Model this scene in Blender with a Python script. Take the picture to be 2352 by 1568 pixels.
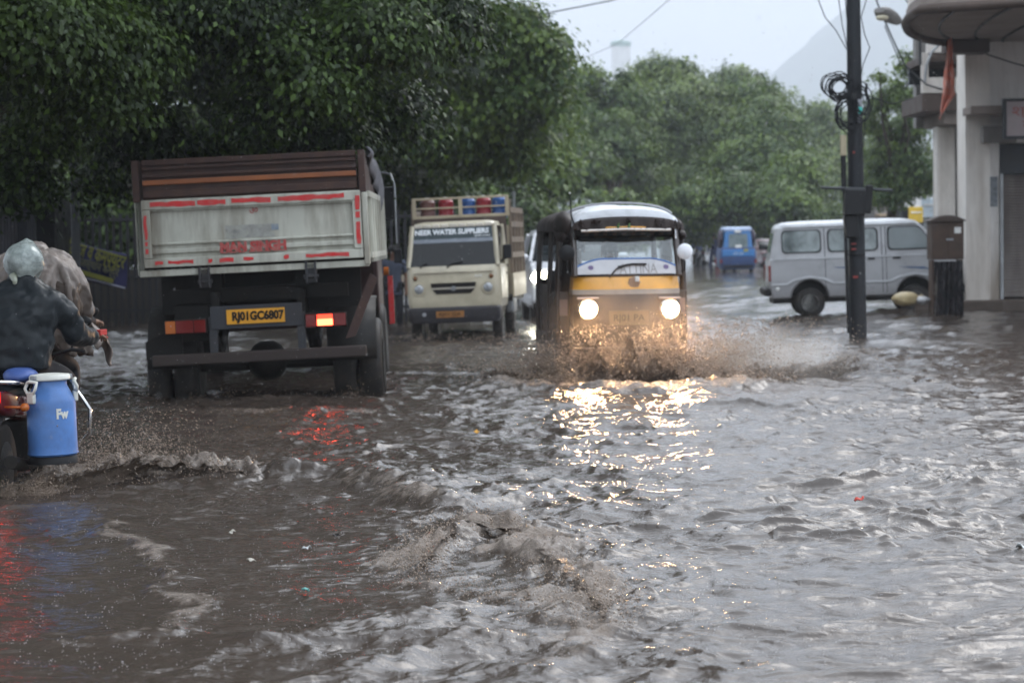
import bpy, bmesh, math, random
import numpy as np
from mathutils import Vector, Matrix, Euler, Quaternion

R = math.radians
scene = bpy.context.scene
for _o in list(bpy.data.objects):
    bpy.data.objects.remove(_o)
COL = scene.collection

# ------------------------------------------------------------------ camera
CAM_H = 1.6
cam_data = bpy.data.cameras.new('camera')
cam = bpy.data.objects.new('camera', cam_data)
COL.objects.link(cam)
cam_data.sensor_width = 36
cam_data.lens = 83
cam_data.clip_start = 0.1
cam_data.clip_end = 6000
CAM_R = Matrix.Rotation(R(90 - 2.52), 3, 'X') @ Matrix.Rotation(R(-0.75), 3, 'Z')
cam.matrix_world = Matrix.Translation((0, 0, CAM_H)) @ CAM_R.to_4x4()
cam_data.dof.use_dof = True
cam_data.dof.focus_distance = 13.0
cam_data.dof.aperture_fstop = 4.0
scene.camera = cam

# ------------------------------------------------------------------ world, sun, exposure
world = bpy.data.worlds.new("World")
scene.world = world
world.use_nodes = True
wn = world.node_tree
wn.nodes.clear()
w_out = wn.nodes.new('ShaderNodeOutputWorld')
w_bg = wn.nodes.new('ShaderNodeBackground')
w_sky = wn.nodes.new('ShaderNodeTexSky')
w_sky.sky_type = 'NISHITA'
w_sky.sun_disc = False
w_sky.sun_elevation = R(42)
w_sky.sun_rotation = R(35)
w_sky.air_density = 1.0
w_sky.dust_density = 4.0
w_sky.ozone_density = 1.0
w_hsv = wn.nodes.new('ShaderNodeHueSaturation')
w_hsv.inputs['Saturation'].default_value = 0.30
w_mix = wn.nodes.new('ShaderNodeMix')
w_mix.data_type = 'RGBA'
w_mix.inputs[0].default_value = 0.8
w_mix.inputs[7].default_value = (4.85, 5.35, 6.0, 1)
wn.links.new(w_sky.outputs[0], w_hsv.inputs['Color'])
wn.links.new(w_hsv.outputs[0], w_mix.inputs[6])
# an overcast sky is brighter overhead than at the horizon
w_tc = wn.nodes.new('ShaderNodeTexCoord'); w_sep = wn.nodes.new('ShaderNodeSeparateXYZ'); w_mr = wn.nodes.new('ShaderNodeMapRange')
w_mr.inputs['From Min'].default_value = 0.10; w_mr.inputs['From Max'].default_value = 0.9
w_mr.inputs['To Min'].default_value = 1.0; w_mr.inputs['To Max'].default_value = 3.2
w_vm = wn.nodes.new('ShaderNodeVectorMath'); w_vm.operation = 'SCALE'
wn.links.new(w_tc.outputs['Generated'], w_sep.inputs[0]); wn.links.new(w_sep.outputs['Z'], w_mr.inputs['Value'])
wn.links.new(w_mix.outputs[2], w_vm.inputs[0]); wn.links.new(w_mr.outputs[0], w_vm.inputs['Scale'])
wn.links.new(w_vm.outputs[0], w_bg.inputs['Color'])
w_bg.inputs['Strength'].default_value = 0.15
wn.links.new(w_bg.outputs[0], w_out.inputs['Surface'])

sun_d = bpy.data.lights.new('sun', 'SUN')
sun_d.energy = 0.5
sun_d.angle = R(25)
sun_d.color = (1.0, 0.97, 0.93)
sun = bpy.data.objects.new('sun', sun_d)
COL.objects.link(sun)
_sd = Vector((math.sin(R(35)) * math.cos(R(42)), math.cos(R(35)) * math.cos(R(42)), math.sin(R(42))))
sun.rotation_euler = _sd.to_track_quat('Z', 'Y').to_euler()

scene.view_settings.view_transform = 'Standard'
scene.view_settings.look = 'None'
scene.view_settings.exposure = 0.46
scene.view_settings.gamma = 1.0
scene.cycles.use_denoising = True
scene.cycles.max_bounces = 8
scene.cycles.diffuse_bounces = 3
scene.cycles.glossy_bounces = 4
scene.cycles.transmission_bounces = 6
scene.cycles.transparent_max_bounces = 24
scene.cycles.volume_bounces = 1
scene.cycles.sample_clamp_indirect = 6.0
scene.cycles.caustics_reflective = False
scene.cycles.caustics_refractive = False

# ------------------------------------------------------------------ placing
F_PX = 83 / 36 * 2352.0
def ray(px, py):
    return CAM_R @ Vector(((px - 1176) / F_PX, -(py - 784) / F_PX, -1.0))
def P(px, py, Y):
    d = ray(px, py)
    return Vector((0, 0, CAM_H)) + d * (Y / d.y)
def G(px, py, z=0.0):
    d = ray(px, py)
    return Vector((0, 0, CAM_H)) + d * ((z - CAM_H) / d.z)
def sstep(t):
    t = np.clip(t, 0, 1)
    return t * t * (3 - 2 * t)
def level(x, y):
    """mean height of the flood water: it stands a little higher on the verge by the shops"""
    return 0.2 * sstep((np.asarray(x, float) - 3.6) / 3.2) * sstep((np.asarray(y, float) - 31) / 9) 

# ------------------------------------------------------------------ tagging
def tag(o, label=None, cat=None, group=None, kind=None):
    if label: o['label'] = label
    if cat: o['category'] = cat
    if group: o['group'] = group
    if kind: o['kind'] = kind
    return o
def empty(name, loc, rot=(0, 0, 0), label=None, cat=None, group=None):
    o = bpy.data.objects.new(name, None)
    COL.objects.link(o)
    o.location = loc
    o.rotation_euler = rot
    o.empty_display_size = 0.2
    return tag(o, label, cat, group)
def copy_tree(o, parent=None):
    c = o.copy()
    COL.objects.link(c)
    if parent: c.parent = parent
    for ch in [x for x in bpy.data.objects if x.parent == o]:
        copy_tree(ch, c)
    return c

# ------------------------------------------------------------------ materials
MATS = {}
def pm(name, col, rough=0.5, metal=0.0, var=0.18, vs=4.0, dirt=0.0, dcol=(0.05, 0.04, 0.032), ds=3.0,
       bump=0.0, bs=60.0, coat=0.0, trans=0.0, emit=None, es=0.0, streak=False, rvar=0.12, low=None):
    m = bpy.data.materials.new(name)
    m.use_nodes = True
    nt = m.node_tree
    N, L = nt.nodes, nt.links
    b = N['Principled BSDF']
    tc = N.new('ShaderNodeTexCoord')
    n1 = N.new('ShaderNodeTexNoise'); n1.inputs['Scale'].default_value = vs; n1.inputs['Detail'].default_value = 6
    L.new(tc.outputs['Object'], n1.inputs['Vector'])
    mr = N.new('ShaderNodeMapRange')
    mr.inputs['From Min'].default_value = 0.25; mr.inputs['From Max'].default_value = 0.75
    mr.inputs['To Min'].default_value = 1 - var; mr.inputs['To Max'].default_value = 1 + var
    L.new(n1.outputs[0], mr.inputs['Value'])
    vm = N.new('ShaderNodeVectorMath'); vm.operation = 'SCALE'
    vm.inputs[0].default_value = col
    L.new(mr.outputs[0], vm.inputs['Scale'])
    out = vm.outputs[0]
    if dirt > 0:
        n2 = N.new('ShaderNodeTexNoise'); n2.inputs['Scale'].default_value = ds; n2.inputs['Detail'].default_value = 9
        n2.inputs['Roughness'].default_value = 0.65
        src = tc.outputs['Object']
        if streak:
            mp = N.new('ShaderNodeMapping'); mp.inputs['Scale'].default_value = (1, 1, 0.14)
            L.new(src, mp.inputs['Vector']); src = mp.outputs[0]
        L.new(src, n2.inputs['Vector'])
        r2 = N.new('ShaderNodeMapRange')
        r2.inputs['From Min'].default_value = 0.42; r2.inputs['From Max'].default_value = 0.72
        r2.inputs['To Max'].default_value = dirt
        L.new(n2.outputs[0], r2.inputs['Value'])
        fac = r2.outputs[0]
        if low is not None:
            sp = N.new('ShaderNodeSeparateXYZ'); L.new(tc.outputs['Object'], sp.inputs[0])
            r3 = N.new('ShaderNodeMapRange'); r3.inputs['From Min'].default_value = low[0]; r3.inputs['From Max'].default_value = low[1]
            r3.inputs['To Min'].default_value = 0.75; r3.inputs['To Max'].default_value = 0
            L.new(sp.outputs['Z'], r3.inputs['Value'])
            ad = N.new('ShaderNodeMath'); ad.operation = 'ADD'; ad.use_clamp = True
            L.new(fac, ad.inputs[0]); L.new(r3.outputs[0], ad.inputs[1]); fac = ad.outputs[0]
        mx = N.new('ShaderNodeMix'); mx.data_type = 'RGBA'
        L.new(fac, mx.inputs[0]); L.new(out, mx.inputs[6]); mx.inputs[7].default_value = (*dcol, 1)
        out = mx.outputs[2]
    L.new(out, b.inputs['Base Color'])
    rr = N.new('ShaderNodeMapRange')
    rr.inputs['From Min'].default_value = 0.3; rr.inputs['From Max'].default_value = 0.7
    rr.inputs['To Min'].default_value = max(0.02, rough - rvar); rr.inputs['To Max'].default_value = min(1, rough + rvar)
    L.new(n1.outputs[0], rr.inputs['Value']); L.new(rr.outputs[0], b.inputs['Roughness'])
    b.inputs['Metallic'].default_value = metal
    if max(col) < 0.13 and not coat: b.inputs['Specular IOR Level'].default_value = 0.2
    b.inputs['Coat Weight'].default_value = coat
    b.inputs['Coat Roughness'].default_value = 0.08
    b.inputs['Transmission Weight'].default_value = trans
    if bump > 0:
        n3 = N.new('ShaderNodeTexNoise'); n3.inputs['Scale'].default_value = bs; n3.inputs['Detail'].default_value = 5
        L.new(tc.outputs['Object'], n3.inputs['Vector'])
        bp = N.new('ShaderNodeBump'); bp.inputs['Strength'].default_value = bump; bp.inputs['Distance'].default_value = 0.02
        L.new(n3.outputs[0], bp.inputs['Height']); L.new(bp.outputs[0], b.inputs['Normal'])
    if emit:
        b.inputs['Emission Color'].default_value = (*emit, 1)
        b.inputs['Emission Strength'].default_value = es
    MATS[name] = m
    return m

# ------------------------------------------------------------------ mesh builder
def fast_mesh(name, verts, faces_flat, k, mat, parent=None, smooth=False, attrs=None):
    """verts (n,3) array; faces as flat index array, k corners each"""
    me = bpy.data.meshes.new(name)
    nv = len(verts); nf = len(faces_flat) // k
    me.vertices.add(nv); me.vertices.foreach_set('co', np.asarray(verts, np.float32).ravel())
    me.loops.add(nf * k); me.loops.foreach_set('vertex_index', np.asarray(faces_flat, np.int32))
    me.polygons.add(nf)
    me.polygons.foreach_set('loop_start', np.arange(0, nf * k, k, dtype=np.int32))
    me.polygons.foreach_set('loop_total', np.full(nf, k, np.int32))
    if smooth:
        me.polygons.foreach_set('use_smooth', np.ones(nf, bool))
    me.update(calc_edges=True)
    for an, (dom, dt, arr) in (attrs or {}).items():
        a = me.attributes.new(an, dt, dom)
        a.data.foreach_set('value' if dt == 'FLOAT' else 'color', np.asarray(arr, np.float32).ravel())
    me.materials.append(mat)
    o = bpy.data.objects.new(name, me)
    COL.objects.link(o)
    if parent: o.parent = parent
    return o

class MB:
    def __init__(s):
        s.v = []; s.f = []; s.M = Matrix.Identity(4)
    def _add(s, vs, fs):
        n = len(s.v)
        s.v += [tuple(s.M @ Vector(v)) for v in vs]
        s.f += [tuple(i + n for i in f) for f in fs]
        return s
    def box(s, c, d, rot=None):
        x, y, z = d[0] / 2, d[1] / 2, d[2] / 2
        vs = [Vector((i * x, j * y, k * z)) for k in (-1, 1) for j in (-1, 1) for i in (-1, 1)]
        if rot is not None:
            q = Euler(rot).to_matrix(); vs = [q @ v for v in vs]
        vs = [v + Vector(c) for v in vs]
        return s._add(vs, [(0, 2, 3, 1), (4, 5, 7, 6), (0, 1, 5, 4), (2, 6, 7, 3), (0, 4, 6, 2), (1, 3, 7, 5)])
    def prism(s, poly, axis, a, b, inset=None):
        """poly: list of 2D points. axis x: (y,z); y: (x,z); z: (x,y). extruded from a to b"""
        def mk(p, t):
            return {'x': (t, p[0], p[1]), 'y': (p[0], t, p[1]), 'z': (p[0], p[1], t)}[axis]
        n = len(poly)
        vs = [mk(p, a) for p in poly] + [mk(p, b) for p in poly]
        fs = [tuple(range(n))[::-1], tuple(range(n, 2 * n))] + [(i, (i + 1) % n, n + (i + 1) % n, n + i) for i in range(n)]
        return s._add(vs, fs)
    def loft(s, rings, caps=True, closed=True):
        n = len(rings[0]); vs = [p for r in rings for p in r]; fs = []
        m = n if closed else n - 1
        for i in range(len(rings) - 1):
            for j in range(m):
                fs.append((i * n + j, i * n + (j + 1) % n, (i + 1) * n + (j + 1) % n, (i + 1) * n + j))
        if caps and closed:
            fs.append(tuple(range(n))[::-1]); fs.append(tuple((len(rings) - 1) * n + j for j in range(n)))
        return s._add(vs, fs)
    def tube(s, pts, r, seg=8, caps=True):
        pts = [Vector(p) for p in pts]
        rs = r if isinstance(r, (list, tuple)) else [r] * len(pts)
        rings = []; up = None
        for i, p in enumerate(pts):
            a = pts[max(0, i - 1)]; b = pts[min(len(pts) - 1, i + 1)]
            t = (b - a)
            if t.length < 1e-9: t = Vector((0, 0, 1))
            t.normalize()
            if up is None:
                up = Vector((0, 0, 1)) if abs(t.z) < 0.9 else Vector((1, 0, 0))
            x = t.cross(up)
            if x.length < 1e-6: x = t.cross(Vector((0, 1, 0)))
            x.normalize(); y = x.cross(t).normalized(); up = y
            rings.append([p + (x * math.cos(q) + y * math.sin(q)) * rs[i] for q in [2 * math.pi * k / seg for k in range(seg)]])
        return s.loft(rings, caps)
    def cyl(s, p0, p1, r0, r1=None, seg=16):
        return s.tube([p0, p1], [r0, r0 if r1 is None else r1], seg)
    def lathe(s, prof, origin=(0, 0, 0), axis=(0, 0, 1), seg=24):
        q = Vector((0, 0, 1)).rotation_difference(Vector(axis)).to_matrix()
        o = Vector(origin); rings = []
        for r, z in prof:
            rings.append([o + q @ Vector((r * math.cos(2 * math.pi * k / seg), r * math.sin(2 * math.pi * k / seg), z)) for k in range(seg)])
        return s.loft(rings, True)
    def blob(s, c, d, seg=14, ring=9, jitter=0, seed=0, rot=None):
        rnd = random.Random(seed); q = Euler(rot or (0, 0, 0)).to_matrix()
        rings = []
        for i in range(1, ring):
            t = math.pi * i / ring; rr = []
            for k in range(seg):
                a = 2 * math.pi * k / seg; jj = 1 + rnd.uniform(-jitter, jitter)
                rr.append(Vector(c) + q @ Vector((d[0] / 2 * math.sin(t) * math.cos(a) * jj, d[1] / 2 * math.sin(t) * math.sin(a) * jj, -d[2] / 2 * math.cos(t) * jj)))
            rings.append(rr)
        return s.loft(rings, True)
    def sheet(s, fn, nu, nv):
        vs = [fn(i / nu, j / nv) for j in range(nv + 1) for i in range(nu + 1)]
        fs = [(j * (nu + 1) + i, j * (nu + 1) + i + 1, (j + 1) * (nu + 1) + i + 1, (j + 1) * (nu + 1) + i) for j in range(nv) for i in range(nu)]
        return s._add(vs, fs)
    def build(s, name, mat, parent=None, bevel=0.0, smooth=None, solid=0.0, sub=0, loc=None):
        me = bpy.data.meshes.new(name)
        me.from_pydata(s.v, [], s.f)
        bm = bmesh.new(); bm.from_mesh(me)
        bmesh.ops.recalc_face_normals(bm, faces=bm.faces)
        bm.to_mesh(me); bm.free()
        me.materials.append(mat)
        if smooth is not None:
            me.polygons.foreach_set('use_smooth', [True] * len(me.polygons))
            if smooth < 180:
                me.set_sharp_from_angle(angle=R(smooth))
        o = bpy.data.objects.new(name, me)
        COL.objects.link(o)
        if parent: o.parent = parent
        if loc: o.location = loc
        if solid:
            md = o.modifiers.new('s', 'SOLIDIFY'); md.thickness = solid; md.offset = 0
        if bevel:
            md = o.modifiers.new('b', 'BEVEL'); md.width = bevel; md.segments = 2; md.limit_method = 'ANGLE'; md.angle_limit = R(35)
        if sub:
            md = o.modifiers.new('u', 'SUBSURF'); md.levels = sub; md.render_levels = sub
        return o

def rrect(w, h, r, n=4, cx=0, cy=0):
    out = []
    for sx, sy, a0 in ((1, 1, 0), (-1, 1, 90), (-1, -1, 180), (1, -1, 270)):
        for k in range(n + 1):
            a = R(a0 + 90 * k / n)
            out.append((cx + sx * (w / 2 - r) + r * math.cos(a), cy + sy * (h / 2 - r) + r * math.sin(a)))
    return out

def text_mesh(name, body, size, mat, parent, loc, rot=(R(90), 0, 0), depth=0.002, bold=0.0, width=None, shear=0.0):
    cu = bpy.data.curves.new(name, 'FONT')
    cu.body = body; cu.size = size; cu.extrude = depth; cu.offset = bold; cu.shear = shear
    cu.align_x = 'CENTER'; cu.align_y = 'CENTER'; cu.resolution_u = 3
    t = bpy.data.objects.new('tmp', cu); COL.objects.link(t)
    dg = bpy.context.evaluated_depsgraph_get()
    me = bpy.data.meshes.new_from_object(t.evaluated_get(dg))
    bpy.data.objects.remove(t)
    if width and len(me.vertices):
        xs = [v.co.x for v in me.vertices]; k = width / max(1e-6, max(xs) - min(xs)); mid = (max(xs) + min(xs)) / 2
        for v in me.vertices: v.co.x = (v.co.x - mid) * k
    me.materials.clear(); me.materials.append(mat)
    o = bpy.data.objects.new(name, me); COL.objects.link(o)
    o.parent = parent; o.location = loc; o.rotation_euler = rot
    return o

# ------------------------------------------------------------------ numpy gradient noise
_rs = np.random.RandomState(7)
_perm = _rs.permutation(512).astype(np.int64)
_perm = np.concatenate([_perm, _perm, _perm])
_ang = _rs.rand(512) * 2 * np.pi
_gx, _gy = np.cos(_ang), np.sin(_ang)
def gnoise(x, y):
    xi = np.floor(x).astype(np.int64); yi = np.floor(y).astype(np.int64)
    xf = x - xi; yf = y - yi
    xi &= 511; yi &= 511
    def g(ix, iy, dx, dy):
        h = _perm[_perm[ix & 511] + (iy & 511)] & 511
        return _gx[h] * dx + _gy[h] * dy
    u = xf * xf * xf * (xf * (xf * 6 - 15) + 10); v = yf * yf * yf * (yf * (yf * 6 - 15) + 10)
    a = g(xi, yi, xf, yf); b = g(xi + 1, yi, xf - 1, yf); c = g(xi, yi + 1, xf, yf - 1); d = g(xi + 1, yi + 1, xf - 1, yf - 1)
    return (a + (b - a) * u + (c - a) * v + (a - b - c + d) * u * v) * 1.5
# ------------------------------------------------------------------ ground, hill, water
M_ground = pm('wet_ground', (0.10, 0.08, 0.06), rough=0.6, dirt=0.4, bump=0.3, bs=8)
g = MB(); g.box((600, 2000, -0.55), (3780, 4080, 0.5)); g = g.build('ground', M_ground); tag(g, kind='structure')

def water_material():
    m = bpy.data.materials.new('muddy_water'); m.use_nodes = True
    N, L = m.node_tree.nodes, m.node_tree.links
    b = N['Principled BSDF']
    at = N.new('ShaderNodeAttribute'); at.attribute_name = 'foam'
    geo = N.new('ShaderNodeNewGeometry')
    # silt clouds in the water
    ns = N.new('ShaderNodeTexNoise'); ns.inputs['Scale'].default_value = 0.35; ns.inputs['Detail'].default_value = 5
    L.new(geo.outputs['Position'], ns.inputs['Vector'])
    cr = N.new('ShaderNodeMix'); cr.data_type = 'RGBA'
    cr.inputs[6].default_value = (0.044, 0.033, 0.026, 1); cr.inputs[7].default_value = (0.068, 0.053, 0.043, 1)
    L.new(ns.outputs[0], cr.inputs[0])
    # froth breaks up in fine lace
    nf = N.new('ShaderNodeTexNoise'); nf.inputs['Scale'].default_value = 26; nf.inputs['Detail'].default_value = 8; nf.inputs['Roughness'].default_value = 0.7
    mpf = N.new('ShaderNodeMapping'); mpf.inputs['Scale'].default_value = (1, 0.55, 1)
    L.new(geo.outputs['Position'], mpf.inputs['Vector']); L.new(mpf.outputs[0], nf.inputs['Vector'])
    ad = N.new('ShaderNodeMath'); ad.operation = 'ADD'; L.new(at.outputs['Fac'], ad.inputs[0]); L.new(nf.outputs[0], ad.inputs[1])
    fr = N.new('ShaderNodeMapRange'); fr.inputs['From Min'].default_value = 0.72; fr.inputs['From Max'].default_value = 1.15
    L.new(ad.outputs[0], fr.inputs['Value'])
    mf = N.new('ShaderNodeMix'); mf.data_type = 'RGBA'; mf.inputs[7].default_value = (0.24, 0.195, 0.16, 1)
    L.new(fr.outputs[0], mf.inputs[0]); L.new(cr.outputs[2], mf.inputs[6])
    L.new(mf.outputs[2], b.inputs['Base Color'])
    rg = N.new('ShaderNodeMapRange'); rg.inputs['To Min'].default_value = 0.07; rg.inputs['To Max'].default_value = 0.22
    L.new(fr.outputs[0], rg.inputs['Value']); L.new(rg.outputs[0], b.inputs['Roughness'])
    b.inputs['IOR'].default_value = 1.42
    # capillary ripples and rain pocks
    mp = N.new('ShaderNodeMapping'); mp.inputs['Scale'].default_value = (1, 1.0, 1); mp.inputs['Rotation'].default_value = (0, 0, 0.3)
    L.new(geo.outputs['Position'], mp.inputs['Vector'])
    n1 = N.new('ShaderNodeTexNoise'); n1.inputs['Scale'].default_value = 12; n1.inputs['Detail'].default_value = 5; n1.inputs['Roughness'].default_value = 0.62
    n1.inputs['Distortion'].default_value = 0.9
    L.new(mp.outputs[0], n1.inputs['Vector'])
    vo = N.new('ShaderNodeTexVoronoi'); vo.inputs['Scale'].default_value = 11; vo.feature = 'F1'
    L.new(geo.outputs['Position'], vo.inputs['Vector'])
    rv = N.new('ShaderNodeMapRange'); rv.inputs['From Min'].default_value = 0.0; rv.inputs['From Max'].default_value = 0.16
    rv.inputs['To Min'].default_value = 0.35; rv.inputs['To Max'].default_value = 0.0
    L.new(vo.outputs['Distance'], rv.inputs['Value'])
    a2 = N.new('ShaderNodeMath'); a2.operation = 'ADD'; L.new(n1.outputs[0], a2.inputs[0]); L.new(rv.outputs[0], a2.inputs[1])
    bp = N.new('ShaderNodeBump'); bp.inputs['Strength'].default_value = 0.65; bp.inputs['Distance'].default_value = 0.014
    L.new(a2.outputs[0], bp.inputs['Height'])
    n4 = N.new('ShaderNodeTexNoise'); n4.inputs['Scale'].default_value = 38; n4.inputs['Detail'].default_value = 6; n4.inputs['Roughness'].default_value = .7
    L.new(geo.outputs['Position'], n4.inputs['Vector'])
    b2 = N.new('ShaderNodeBump'); b2.inputs['Distance'].default_value = 0.03; L.new(n4.outputs[0], b2.inputs['Height']); L.new(fr.outputs[0], b2.inputs['Strength'])
    L.new(bp.outputs[0], b2.inputs['Normal']); L.new(b2.outputs[0], b.inputs['Normal'])
    return m
M_water = water_material()

# crests of bow waves and wakes: (points on the photograph's ground, height, front width, back width, froth)
CRESTS = [
    ([(225, 1085), (330, 1092), (470, 1100), (570, 1106)], 0.15, 0.16, 0.5, 1.0, 1.0),
    ([(560, 1102), (700, 1098), (850, 1112), (960, 1142), (1060, 1180)], 0.15, 0.24, 0.55, 0.22, 0.12),
    ([(760, 1108), (900, 1150), (1010, 1180)], 0.05, 0.12, 0.3, 0.4, 0.1),
    ([(190, 1170), (270, 1230), (340, 1290), (385, 1350), (440, 1420), (370, 1468), (260, 1480), (120, 1500)], 0.032, 0.08, 0.13, 0.42, 0.35),
    ([(930, 1330), (1000, 1265), (1075, 1215), (1180, 1240), (1280, 1310), (1350, 1390), (1400, 1450)], 0.095, 0.14, 0.26, 0.8, 0.9),
    ([(880, 1340), (980, 1345), (1100, 1370), (1240, 1400), (1370, 1470), (1300, 1568)], 0.045, 0.12, 0.2, 0.5, 0.5),
    ([(560, 1510), (760, 1470), (960, 1440), (1150, 1400)], 0.07, 0.18, 0.4, 0.1, 0.1),
    ([(700, 1568), (900, 1520), (1120, 1490), (1300, 1480)], 0.07, 0.14, 0.3, 0.1, 0.1),
    ([(1080, 880), (1240, 892), (1440, 898), (1620, 893), (1830, 880)], 0.09, 0.35, 0.5, 0.75, 0.5),
    ([(330, 935), (450, 948), (620, 952), (800, 945), (930, 925)], 0.06, 0.4, 0.5, 0.35, 0.4),
    ([(880, 770), (960, 778), (1080, 775), (1200, 755)], 0.07, 0.6, 0.9, 0.6, 0.4),
    ([(1280, 1300), (1330, 1262), (1420, 1290), (1500, 1330)], 0.045, 0.15, 0.3, 0.15, 0.3),
    ([(60, 1130), (150, 1110), (240, 1080)], 0.10, 0.2, 0.35, 1.0, 0.8),
]
def crest_fields(x, y):
    h = np.zeros_like(x); foam = np.zeros_like(x)
    for pts, hh, wf, wb, fo, rg in CRESTS:
        pp = [G(*p) for p in pts]
        xs = [p.x for p in pp]; ys = [p.y for p in pp]
        m = (x > min(xs) - 2) & (x < max(xs) + 2) & (y > min(ys) - 2.5) & (y < max(ys) + 2.5)
        if not m.any(): continue
        X = x[m]; Y = y[m]
        wx = gnoise(X * 1.9 + 3, Y * 1.9) * 0.16 + gnoise(X * 6, Y * 6 + 9) * 0.045 * (1 + rg)
        Xw = X + wx; Yw = Y + gnoise(X * 1.7 - 8, Y * 1.7 + 5) * 0.16 + gnoise(X * 7 + 4, Y * 7) * 0.045 * (1 + rg)
        best = np.full(X.shape, 1e9); side = np.zeros_like(X); tt = np.zeros_like(X)
        ns = len(pp) - 1
        for i in range(ns):
            ax, ay, bx, by = pp[i].x, pp[i].y, pp[i + 1].x, pp[i + 1].y
            dx, dy = bx - ax, by - ay; l2 = dx * dx + dy * dy
            t = np.clip(((Xw - ax) * dx + (Yw - ay) * dy) / l2, 0, 1)
            ex = Xw - (ax + t * dx); ey = Yw - (ay + t * dy)
            d = np.hypot(ex, ey); c = d < best
            best = np.where(c, d, best); side = np.where(c, ey, side); tt = np.where(c, (i + t) / ns, tt)
        w = np.where(side < 0, wf, wb)
        prof = np.exp(-(best / w) ** 2 * 1.4)
        end = np.clip(np.minimum(tt, 1 - tt) * 7, 0.05, 1)
        rough = 1 + rg * (0.7 * gnoise(X * 5, Y * 5) + 0.45 * gnoise(X * 11, Y * 11) + 0.28 * gnoise(X * 24, Y * 24))
        h[m] += 0.62 * hh * prof * end * rough
        fm = np.exp(-(best / (w * 0.8)) ** 2) * end * fo * (0.75 + 0.6 * gnoise(X * 2.3, Y * 2.3 + 40))
        foam[m] = np.maximum(foam[m], fm)
    return h, foam

_wr = np.random.RandomState(21)
WAVES = []
for i in range(64):
    lam = 0.16 * (18 ** (i / 63.0))
    th = _wr.normal(-0.35, 0.85) + (np.pi / 2)
    WAVES.append((2 * np.pi / lam, th, _wr.rand() * 6.28, lam))
def water_height(x, y, dx):
    """x,y arrays; dx the local spacing: short waves are left out where the sheet is coarse"""
    h = np.zeros_like(x); ox = np.zeros_like(x); oy = np.zeros_like(x)
    wx = x + 0.35 * gnoise(x * 0.55, y * 0.55) + 0.1 * gnoise(x * 2.1, y * 2.1); wy = y + 0.35 * gnoise(x * 0.55 + 50, y * 0.55) + 0.1 * gnoise(x * 2.1, y * 2.1 + 77)
    env = np.clip(0.98 + 0.35 * gnoise(x * 0.32 + 9, y * 0.25), 0.75, 1.25)
    # calmer, darker tongue of water in the lee of the motorcycle
    calm = 1 - 0.62 * np.exp(-(((x + 2.1) / 1.9) ** 2 + ((y - 11.0) / 3.2) ** 2))
    for k, th, ph, lam in WAVES:
        a = 0.0043 * lam ** 0.6 * (1 if lam < 1.2 else (1.2 / lam) ** 0.8)
        lod = np.clip((lam / np.maximum(dx, 1e-4) - 2.0) / 2.5, 0, 1)
        cx, sx_ = np.cos(th), np.sin(th)
        p = k * (wx * cx + wy * sx_) + ph
        c = np.cos(p)
        h += a * c * lod; s = a * np.sin(p) * lod * 0.85
        ox -= cx * s; oy -= sx_ * s
    rn = lambda f, a, q: a * (1 - 2.6 * np.abs(gnoise(x * f + q, y * f * 0.9 + 3 * q))) * np.clip((1 / f / np.maximum(dx, 1e-4) - 2.5) / 3, 0, 1)
    h = h + rn(1.3, 0.006, 1) + rn(2.6, 0.006, 2) + rn(5.2, 0.0026, 3) + rn(10.5, 0.0014, 4)
    q = np.clip((0.13 / np.maximum(dx, 1e-4) - 2.0) / 3, 0, 1)
    # short steep wavelets, each standing on its own
    a1 = np.maximum(0, gnoise(wx * 2.2 + 11, wy * 4.6) - 0.12); a2 = np.maximum(0, gnoise(wx * 4.4 + 5, wy * 8.8 + 31) - 0.10); a3 = np.maximum(0, gnoise(wx * 8.8, wy * 17 + 7) - 0.06)
    h = h + 0.022 * a1 ** 1.3 + 0.034 * a2 ** 1.2 * np.clip(q * 2, 0, 1) + 0.020 * a3 * q
    e = env * calm * (1 - 0.22 * sstep((2.2 - x) / 1.5) * sstep((24 - y) / 6))
    return h * e, ox * e, oy * e

def build_water():
    y0, y1 = 7.0, 75.0
    n1 = 1650
    t = np.linspace(0, 1, n1)
    ys = 1 / (1 / y0 + t * (1 / y1 - 1 / y0))
    ys = np.concatenate([np.array([-38, -25, -8, 0, 3, 5, 6.2]), ys, y1 * (420 / y1) ** np.linspace(0.03, 1, 60)])
    nin = 1000
    u = np.linspace(-1, 1, nin)
    outer = np.array([1.06, 1.15, 1.3, 1.6, 2.2, 3.5, 6, 12.0])
    u = np.concatenate([-outer[::-1], u, outer])
    W = 0.245 * np.maximum(ys, 7) + 0.4
    X = u[None, :] * W[:, None]; Y = np.repeat(ys[:, None], len(u), 1)
    X[0, :] = u * W[0]
    X = np.clip(X, -370, 480)
    sx = np.gradient(X, axis=1); sy = np.gradient(Y, axis=0)
    dx = np.maximum(np.abs(sx), np.abs(sy) * 0.75)
    x = X.ravel(); y = Y.ravel()
    h, ox, oy = water_height(x, y, dx.ravel())
    ch, foam = crest_fields(x, y)
    foam = foam + 0.22 * np.clip(gnoise(x * 0.8 + 20, y * 0.8) + 0.1, 0, 1) * np.clip(1 - np.abs(x + 1) / 6, 0, 1)
    z = level(x, y) + h * (1 + 0.3 * np.clip(ch * 8, 0, 1)) + ch
    V = np.stack([x + ox, y + oy, z], 1)
    nr, nc = X.shape
    i = np.arange(nr - 1)[:, None] * nc + np.arange(nc - 1)[None, :]
    F = np.stack([i, i + 1, i + nc + 1, i + nc], -1).ravel()
    o = fast_mesh('water', V, F, 4, M_water, smooth=True, attrs={'foam': ('POINT', 'FLOAT', foam)})
    tag(o, kind='structure')
build_water()

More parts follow.
